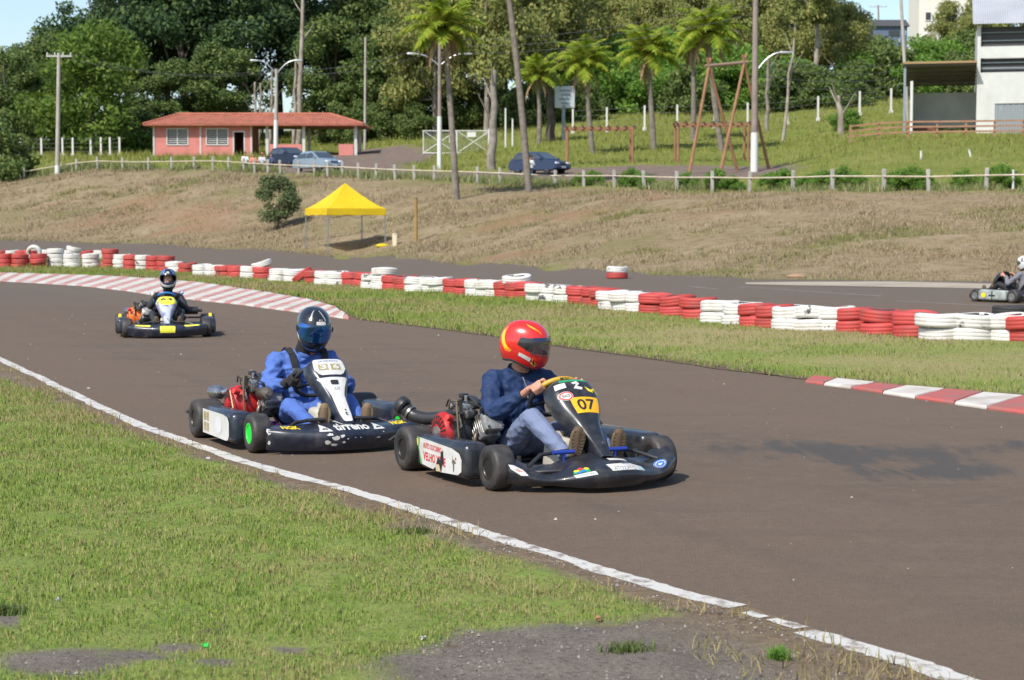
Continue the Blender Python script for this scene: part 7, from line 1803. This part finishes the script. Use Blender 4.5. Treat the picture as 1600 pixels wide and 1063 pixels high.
def seat_frame(pose, label):
    x0, y0, th = pose; return empty('person', (x0, y0, 0), th, label, 'person')
def ring(poff, a, wx=.155, wz=.488):
    tdir = Vector((.67, 0, .74)).normalized(); yd = Vector((0, 1, 0)); cdir = Vector((.74, 0, -.67)).normalized(); W = Vector((wx, poff*.5, wz))
    e1 = tdir*math.cos(a)+yd*math.sin(a); return W+e1*.160, e1, cdir, (-tdir*math.sin(a)+yd*math.cos(a))
def mirror_y(p): return Vector((p[0], -p[1], p[2]))
def driver(pose, label, J, mats, vox=.007, hand_a=(-1.1, 1.1), poff=0.0, belt=False, gloves=None, bulk=1.0, k=1.0, wx=.155, wz=.488, arm=1.0):
    root = seat_frame(pose, label); V = {n: Vector(p) for n, p in J.items()}
    b = bulk
    torso = [ellp(V['pelvis']+Vector((0, 0, .0)), (.135*b, .165*b, .115)), cap(V['pelvis']+Vector((-.02, -.06, .03)), .12*b, V['chest']+Vector((0, -.055, 0)), .125*b), cap(V['pelvis']+Vector((-.02, .06, .03)), .12*b, V['chest']+Vector((0, .055, 0)), .125*b),
             cap(V['chest']+Vector((.01, -.05, .02)), .122*b, V['shR']+Vector((0, .05, -.02)), .085*b), cap(V['chest']+Vector((.01, .05, .02)), .122*b, V['shL']+Vector((0, -.05, -.02)), .085*b), cap(V['shR']+Vector((0, .03, 0)), .070*b, V['shL']+Vector((0, -.03, 0)), .070*b),
             cap(V['shR']+Vector((.01, .07, .025)), .042*b, V['neck']-Vector((0, 0, .02)), .052*b), cap(V['shL']+Vector((.01, -.07, .025)), .042*b, V['neck']-Vector((0, 0, .02)), .052*b)]
    arms = []
    for s_ in 'RL':
        ab = b*arm; arms += [cap(V['sh'+s_], .072*b, V['el'+s_], .058*ab), cap(V['el'+s_], .058*ab, V['el'+s_].lerp(V['wr'+s_], .4), .056*ab), cap(V['el'+s_].lerp(V['wr'+s_], .4), .056*ab, V['wr'+s_], .037*b)]
    legs = [ellp(V['pelvis']+Vector((.03, 0, -.005)), (.14, .17, .105))]
    for s_ in 'RL':
        legs += [cap(V['hip'+s_], .092*k, V['kn'+s_], .066*k), cap(V['kn'+s_], .066*k, V['kn'+s_].lerp(V['an'+s_], .35), .062*k), cap(V['kn'+s_].lerp(V['an'+s_], .35), .062*k, V['an'+s_], .048*k)]
    hands = []
    for s_, a in zip('RL', hand_a):
        g, e1, e2, tan = ring(poff, a, wx, wz); tau = -tan if a > 0 else tan          # thumb towards the top of the wheel
        hands.append(hand_caps(g, tau, e1, e2, V['wr'+s_]+(g-V['wr'+s_])*.08))
    HA = J['head']; hargs = (V['head'],)+tuple(mats['look'])
    body = head_caps(V['head']-Vector((0, 0, .0)), *mats['look'], s=.98*k)+[cap(V['neck']+Vector((0, 0, -.02)), .062, V['head']+Vector((-.02, 0, -.09)), .058)]
    thin = lambda L_, f: [(it[0], it[1], it[2]*f, it[3], it[4]*f) if it[0] == 'c' else (it[0], it[1], tuple(r*f for r in it[2]), it[3]) for it in L_]
    body += thin(torso, .70)+thin(arms, .66)+thin(legs, .80)+[h for hh in hands for h in hh]
    blob('body', body, SKIN, root, vox if gloves else min(vox, .0055), 2)
    jk = blob('jacket', torso+arms, mats['jacket'], root, vox, 5, wr=mats.get('wr', .012), wscale=mats.get('ws', 13))
    blob('trousers', legs, mats['trousers'], root, vox, 5, wr=.010, wscale=11)
    if gloves is not None:
        for s_, hh in zip('RL', hands): blob('glove', hh+[cap(V['wr'+s_], .036, V['wr'+s_].lerp(V['el'+s_], .12), .040)], gloves, root, .0055, 2, grow=.003)
    else:
        for s_ in 'RL':
            m = MB(); d = (V['el'+s_]-V['wr'+s_]).normalized(); m.lathe([(.030, -.012), (.037, -.010), (.039, .0), (.039, .03), (.036, .036)], V['wr'+s_]-d*.008, d, 20); m.build('cuff', mats.get('cuff', mats['jacket']), jk)
    m = MB(); d = (V['head']-V['neck']).normalized(); m.lathe([(.060, .012), (.070, .014), (.076, .03), (.072, .045), (.064, .047)], V['neck']-Vector((0, 0, .022)), d, 28); m.build('collar', mats.get('cuff', mats['jacket']), jk)
    for s_ in 'RL':
        shoe(root, V['heel'+s_], Vector(J['toe'+s_])-V['heel'+s_], J.get('solen', (1, -.30, .08)), (Vector(J['toe'+s_])-V['heel'+s_]).length, mats['shoe'], mats['sole'], mats.get('tread', True))
    return root, V, jk

# ---- quilted navy jacket of the 07 driver
def quilt_mat():
    m = M('navy_quilted_nylon', (.010, .026, .078), .68, col2=(.014, .034, .10), vscale=9, spec=.3); nt = m.node_tree; N = nt.nodes; L = nt.links; p = N['Principled BSDF']
    tc = N.new('ShaderNodeTexCoord'); v = N.new('ShaderNodeTexVoronoi'); v.feature = 'SMOOTH_F1'; v.inputs['Scale'].default_value = 26; L.new(tc.outputs['Object'], v.inputs['Vector'])
    w = N.new('ShaderNodeTexNoise'); w.inputs['Scale'].default_value = 60; w.inputs['Detail'].default_value = 3; L.new(tc.outputs['Object'], w.inputs['Vector'])
    ad = N.new('ShaderNodeMath'); ad.operation = 'MULTIPLY_ADD'; ad.inputs[1].default_value = -1.0; L.new(v.outputs['Distance'], ad.inputs[0]); L.new(w.outputs[0], ad.inputs[2])
    b = N.new('ShaderNodeBump'); b.inputs['Strength'].default_value = .35; b.inputs['Distance'].default_value = .010; L.new(ad.outputs[0], b.inputs['Height']); L.new(b.outputs[0], p.inputs['Normal']); return m
NAVYJ = quilt_mat(); RIBN = M('navy_rib_knit', (.010, .022, .06), .85, bump=.4, bscale=200)
GREYTR = M('grey_blue_work_trousers', (.155, .19, .30), .85, col2=(.125, .155, .25), vscale=5, bump=.15, bscale=90)
BROWNSH = M('brown_shoe', (.085, .055, .032), .8); SOLEB = M('brown_sole', (.165, .115, .062), .85, col2=(.11, .075, .04), vscale=14)
J07 = dict(pelvis=(-.27, 0, .185), chest=(-.31, .0, .44), neck=(-.30, .0, .615), head=(-.225, .02, .775), shR=(-.305, -.170, .562), shL=(-.275, .175, .562), elR=(-.12, -.275, .365), elL=(-.08, .30, .38), wrR=(.06, -.155, .495), wrL=(.065, .185, .505),
  hipR=(-.20, -.09, .165), hipL=(-.20, .09, .165), knR=(.225, -.165, .375), knL=(.24, .19, .355), anR=(.555, -.12, .195), anL=(.555, .175, .185), heelR=(.615, -.085, .12), toeR=(.650, -.070, .350), heelL=(.62, .195, .10), toeL=(.655, .200, .325))
look07 = (rad(47), rad(-11), rad(3))
d07, V7, jk7 = driver(P07, 'driver in red helmet and navy quilted jacket steering the 07 kart', J07, dict(jacket=NAVYJ, trousers=GREYTR, cuff=RIBN, shoe=BROWNSH, sole=SOLEB, look=look07, wr=.014, ws=12), .0065, hand_a=(-1.02, 1.05), poff=.055, bulk=1.06, arm=1.14)
m = MB(); c0 = V7['neck']+Vector((.075, .0, -.03)); m.tube([c0, c0+Vector((.045, .01, -.07)), c0+Vector((.055, .01, -.13))], .004, 6); m.build('zip', STEEL, jk7)
REDH = M('red_helmet_gloss', (.62, .022, .016), .22, coat=.7); VISC = M('clear_smoked_visor', (.05, .055, .065), .06, alpha=.55, coat=.8, spec=.6)
h7, S7, W7 = helmet(d07, (-.225, .02, .790), look07[0], look07[1], look07[2], REDH, VISC)
FL = M('flame_yellow', (.80, .50, .03), .35, coat=.4); FLO = M('flame_orange', (.80, .20, .02), .35, coat=.4)
decal('visor_side_plate', ([(-.5, -.12), (-.38, .42), (-.25, .5), (.5, .5), (.5, -.5), (.1, -.36)], [tuple(range(6))]), lambda a, b: (W7(a, b, 1.028), S7(a, b)[1]), (rad(-77), rad(8)), (rad(42), rad(34)), M('dark_side_plate', (.02, .022, .027), .2, coat=.6), h7, .001, 0, sub=3)
decal('visor_blue_strip', RECT, lambda a, b: (W7(a, b, 1.024), S7(a, b)[1]), (rad(0), rad(22)), (rad(112), rad(10)), M('visor_top_strip', (.012, .02, .06), .2, coat=.5), h7, .001, 0, sub=4)
decal('white_label', rrect(.12, 2.6), S7, (rad(-72), rad(-27)), (rad(38), rad(11)), STW, h7, .002, -.22, sub=2)
def flame(pts, mt, off=.002, sub=2):
    c_ = (sum(p[0] for p in pts)/len(pts), sum(p[1] for p in pts)/len(pts)); return decal('flame', ([(rad(x-c_[0]), rad(y-c_[1])) for x, y in pts], [tuple(range(len(pts)))]), S7, (rad(c_[0]), rad(c_[1])), (1, 1), mt, h7, off, 0, sub=sub)
flame([(-150, 40), (-144, 34), (-138, 10), (-126, -8), (-112, -15), (-118, -22), (-132, -20), (-146, -4), (-154, 20)], FLO); flame([(-150, 32), (-143, 20), (-134, 0), (-120, -14), (-134, -14), (-146, 2), (-152, 18)], FL, .003)
flame([(-90, 66), (-70, 60), (-48, 52), (-34, 42), (-30, 32), (-40, 42), (-58, 50), (-80, 58)], FLO); flame([(-84, 62), (-60, 56), (-40, 44), (-60, 52)], FL, .003)
flame([(-50, -24), (-44, -30), (-38, -34), (-34, -44), (-42, -42), (-52, -38), (-46, -34)], FL); flame([(-47, -26), (-40, -34), (-38, -42), (-46, -36)], INK, .003)
# ---- blue overall driver
BLUES = M('blue_cotton_overall', (.075, .15, .44), .85, col2=(.055, .115, .36), vscale=5, bump=.15, bscale=100)
GLOVE = M('black_knit_glove', (.022, .019, .018), .85, bump=.4, bscale=120)
SANDSH = M('tan_shoe', (.16, .11, .065), .85); SANDSO = M('tan_sole', (.20, .145, .085), .9, col2=(.14, .10, .06), vscale=12)
J20 = dict(pelvis=(-.26, .03, .18), chest=(-.27, .04, .42), neck=(-.235, .055, .610), head=(-.145, .095, .785), shR=(-.27, -.145, .565), shL=(-.21, .225, .560), elR=(-.11, -.27, .385), elL=(-.08, .33, .375), wrR=(.02, -.17, .415), wrL=(.03, .21, .44),
  hipR=(-.19, -.08, .165), hipL=(-.19, .11, .165), knR=(.195, -.205, .270), knL=(.23, .22, .285), anR=(.555, -.165, .170), anL=(.555, .185, .165), heelR=(.625, -.110, .09), toeR=(.650, -.105, .315), heelL=(.625, .195, .085), toeL=(.650, .205, .305))
look20 = (rad(-10), rad(-20), rad(-4))
d20, V2, jk2 = driver(P20, 'driver in black helmet with blue visor and bright blue overall', J20, dict(jacket=BLUES, trousers=BLUES, shoe=SANDSH, sole=SANDSO, look=look20, wr=.022, ws=11, tread=False), .008, hand_a=(-1.55, 1.5), poff=.03, gloves=GLOVE, bulk=1.08, wx=.13, wz=.44, arm=1.12)
m = MB(); d_ = (V2['head']-V2['neck']).normalized(); m.lathe([(.070, -.02), (.076, .0), (.074, .06), (.085, .10), (.06, .13)], V2['neck'], d_, 24); m.build('balaclava', BLKCLOTH, d20)
BLKH = M('black_helmet_gloss', (.012, .013, .016), .2, coat=.8); VISB = M('blue_mirror_visor', (.03, .17, .60), .10, metal=.85, coat=.8, col2=(.015, .04, .12), vscale=5, vlo=.5, vhi=.7)
h2, S2, W2 = helmet(d20, (-.145, .095, .795), look20[0], look20[1], look20[2], BLKH, VISB)
decal('white_label', rrect(.15, 2), S2, (rad(10), rad(34)), (rad(30), rad(9)), STW, h2, .002, 0, sub=2); decal('label_print', tx('R2'), S2, (rad(10), rad(42)), (rad(12), rad(5)), STW, h2, .003)
for sg in (-1,): decal('white_side_mark', ([(-.5, .5), (.2, .4), (.5, -.4), (.1, -.5)], [(0, 1, 2, 3)]), S2, (rad(-66), rad(-20)), (rad(26), rad(18)), STW, h2, .002, -.3, sub=2)
for x in (-30, 22): decal('silver_stripe', ([(-.5, .5), (.1, .5), (.5, -.5), (.2, -.5)], [(0, 1, 2, 3)]), S2, (rad(x), rad(58)), (rad(16), rad(36)), M('silver_stripe', (.45, .46, .47), .3, metal=.4), h2, .002, 0, sub=2)
# harness strap over the right shoulder, white piping
def strap(parent, pts, w_, mat, name):
    m = MB(); 
    for a, b in zip(pts[:-1], pts[1:]): m.beam(a, b, w_, .012, Vector((1, 0, .3)))
    return m.build(name, mat, parent, 30)
sp_ = [V2['shR']+Vector((-.05, .07, .050)), V2['shR']+Vector((.010, .075, .078)), V2['shR']+Vector((.045, .078, .074)), V2['shR']+Vector((.088, .085, .045)), V2['shR']+Vector((.125, .095, -.03)), V2['shR']+Vector((.150, .105, -.13)), V2['shR']+Vector((.160, .105, -.22))]
bs = strap(d20, sp_, .045, BLKCLOTH, 'shoulder_strap')
m = MB(); m.rbox(sp_[4].lerp(sp_[5], .4)+Vector((.01, 0, .0)), (.014, .055, .030), .004, 2, Matrix.Rotation(-.25, 3, 'Y')); m.build('buckle', STEEL, bs)
sq = [Vector((p.x+.05, .04+(.04-p.y)+.03, p.z)) for p in sp_]
strap(d20, sq[:5], .045, BLKCLOTH, 'shoulder_strap')
# ---- child driver
J84 = dict(pelvis=(-.25, .02, .18), chest=(-.28, .03, .40), neck=(-.275, .035, .575), head=(-.25, .042, .76), shR=(-.28, -.125, .53), shL=(-.28, .195, .53), elR=(-.12, -.245, .36), elL=(-.12, .29, .36), wrR=(.045, -.145, .485), wrL=(.045, .155, .485),
  hipR=(-.19, -.07, .165), hipL=(-.19, .10, .165), knR=(.17, -.19, .31), knL=(.17, .21, .33), anR=(.50, -.16, .17), anL=(.50, .18, .17), heelR=(.60, -.15, .09), toeR=(.635, -.15, .28), heelL=(.60, .17, .09), toeL=(.635, .17, .28))
look84 = (rad(-3), rad(-3), 0)
BLKSUIT = M('black_race_suit', (.018, .019, .026), .75)
d84, V8, jk8 = driver(P84, 'child driver in dark helmet with white chin and black suit', J84, dict(jacket=BLKSUIT, trousers=BLKSUIT, shoe=BROWNSH, sole=SOLEB, look=look84, wr=.008, tread=False), .012, hand_a=(-1.0, 1.0), gloves=BLKCLOTH, bulk=.86, k=.86)
m = MB(); d_ = (V8['head']-V8['neck']).normalized(); m.lathe([(.062, -.02), (.068, .0), (.066, .05), (.075, .09), (.05, .12)], V8['neck'], d_, 20); m.build('balaclava', BLKCLOTH, d84)
m = MB(); m.ell(V8['shL']+Vector((.03, .03, .055)), (.04, .035, .03)); m.build('shoulder_patch', M('pale_blue_patch', (.45, .52, .70), .6), jk8)  # pale blue blob, a painted highlight on the left shoulder
m = MB(); m.ell(V8['shR']+Vector((.02, -.05, .035)), (.03, .025, .035)); m.build('shoulder_patch', STW, jk8)  # white blob, a painted highlight on the right shoulder
DBLUEH = M('dark_blue_helmet', (.012, .018, .045), .25, coat=.6)
h8, S8, W8 = helmet(d84, (-.25, .042, .785), look84[0], look84[1], 0, DBLUEH, VISB, sc=.97, visor_on=False); face_bits(d84, V8['head'], *look84, s=.85)
decal('white_chin', ([(-.5, .5), (-.38, .5), (-.2, 0), (0, -.12), (.2, 0), (.38, .5), (.5, .5), (.3, -.35), (0, -.5), (-.3, -.35)], [(0, 1, 2, 9), (9, 2, 3, 8), (8, 3, 4, 7), (7, 4, 5, 6)]), S8, (0, rad(-24)), (rad(130), rad(30)), STW, h8, .002, 0, sub=3)
decal('green_chin', ([(-.5, .5), (-.3, -.35), (0, -.5), (.3, -.35), (.5, .5), (.42, -.5), (-.42, -.5)], [(0, 1, 6), (1, 2, 6), (2, 5, 6), (2, 3, 5), (3, 4, 5)]), S8, (0, rad(-38)), (rad(170), rad(30)), M('lime_green_mark', (.25, .65, .03), .4), h8, .0015, 0, sub=3)
for x in (-34, -22, 24): decal('blue_stripe', ([(-.5, .5), (.1, .5), (.5, -.5), (-.1, -.5)], [(0, 1, 2, 3)]), S8, (rad(x*1.5), rad(48)), (rad(14), rad(36)), M('stripe_light_blue', (.16, .28, .62), .35), h8, .002, 0, sub=2)
decal('white_emblem', ZIG, S8, (0, rad(40)), (rad(28), rad(12)), STW, h8, .003)
# ---- far driver at the right edge
JF = dict(J07); JF['head'] = (-.24, .0, .785); JF['neck'] = (-.30, 0, .62)
GREYJ = M('grey_sweatshirt', (.17, .17, .19), .9, col2=(.14, .14, .16), vscale=6)
lookF = (rad(14), rad(-8), 0)
dF, VF, jkF = driver(PFAR, 'driver in white helmet and grey sweatshirt on the far track', JF, dict(jacket=GREYJ, trousers=BLKCLOTH, shoe=BROWNSH, sole=SOLEB, look=lookF, tread=False), .014, hand_a=(-1.1, 1.1))
hF, SF, WF = helmet(dF, (-.24, 0, .795), *lookF, WHT, VISC)
decal('orange_chin_mark', circle_flat(12), SF, (rad(30), rad(-36)), (rad(50), rad(20)), M('orange_mark', (.75, .18, .04), .4), hF, .002, 0, sub=1)
decal('black_side_mark', ZIG, SF, (rad(95), rad(28)), (rad(36), rad(34)), INK, hF, .002, 0, sub=1)

# ---- spectators along the fence
def spectator(px, py, d0, az, label, shirt, pants, sit=True, hat=None, s=1.0, arms_up=False):
    g = D(px, py, d0); g.z = terr(g.x, g.y)+(.0 if not sit else 0); root = empty('person', g, az, label, 'person'); root.scale = (s, s, s)
    if sit: hip, kn, an, top = .42, Vector((.40, 0, .47)), Vector((.42, 0, .08)), .42
    else: hip, kn, an, top = .92, Vector((.03, 0, .50)), Vector((0, 0, .09)), .92
    H = Vector((0, 0, hip)); sh = H+Vector((.02, 0, .47)); hd = sh+Vector((.03, 0, .24))
    arms = []; hands = []; legs = [ellp(H, (.13, .17, .12))]
    for y in (-1, 1):
        a, b = sh+Vector((0, y*.18, 0)), sh+Vector((.10, y*.24, -.26)); c_ = sh+Vector((.30, y*.12, -.20 if not arms_up else .10))
        arms += [cap(a, .065, b, .05), cap(b, .05, b.lerp(c_, .7), .042)]; hands += [cap(b.lerp(c_, .7), .034, c_, .03), cap(c_, .035, c_+Vector((.07, 0, .0)), .025), cap(c_, .014, c_+Vector((.05, -y*.04, .02)), .012)]
        k_, n_ = kn+Vector((0, y*.10, 0)), an+Vector((0, y*.11, 0)); legs += [cap(H+Vector((0, y*.09, 0)), .085, k_, .062), cap(k_, .06, n_, .045), cap(n_, .05, n_+Vector((.14, 0, -.04)), .04)]
    torso = [cap(H+Vector((0, -.05, .03)), .13, sh+Vector((0, -.07, -.10)), .13), cap(H+Vector((0, .05, .03)), .13, sh+Vector((0, .07, -.10)), .13), cap(sh+Vector((0, -.15, -.01)), .07, sh+Vector((0, .15, -.01)), .07)]
    blob('body', head_caps(hd, 0, 0, 0)+[cap(sh, .06, hd, .055)]+hands+[(i[0], i[1], i[2]*.8, i[3], i[4]*.8) if i[0] == 'c' else (i[0], i[1], tuple(r*.8 for r in i[2]), i[3]) for i in torso+arms+legs], SKIN, root, .02, 2)
    blob('shirt', torso+arms, shirt, root, .022, 3, wr=.01); blob('trousers', legs, pants, root, .022, 3)
    m = MB(); m.ell(hd+Vector((-.015, 0, .045)), (.105, .088, .095)); 
    if hat is not None: m.lathe([(.0, .0), (.16, .0), (.16, .012), (.0, .014)], hd+Vector((.05, 0, .06)), (0, 0, 1), 14)
    m.build('cap' if hat is not None else 'hair', hat or M('dark_hair', (.02, .014, .01), .7), root)
SHW = M('white_tshirt', (.68, .68, .68), .85); SHO = M('orange_red_shirt', (.62, .20, .13), .85); SHD = M('dark_blue_shirt', (.03, .05, .12), .85); JEAN = M('dark_jeans', (.04, .05, .09), .85)
spectator(383, 264, 133, rad(-75), 'person in white shirt sitting at the fence left of the small group', SHW, JEAN)
spectator(396, 266, 131, rad(-85), 'person in orange-red shirt sitting by the fence in front of the gatehouse', SHO, JEAN)
spectator(410, 263, 132, rad(-95), 'person in pale shirt and cap sitting in the middle of the fence group', M('pale_grey_shirt', (.5, .5, .52), .85), JEAN, hat=SHO)
spectator(424, 264, 131, rad(-95), 'person in dark blue shirt at the right of the fence group', SHD, JEAN)
spectator(829, 282, 111, rad(-80), 'person in white shirt raising a camera behind the fence at the blue car', SHW, JEAN, False, BLKCLOTH, .95, True)
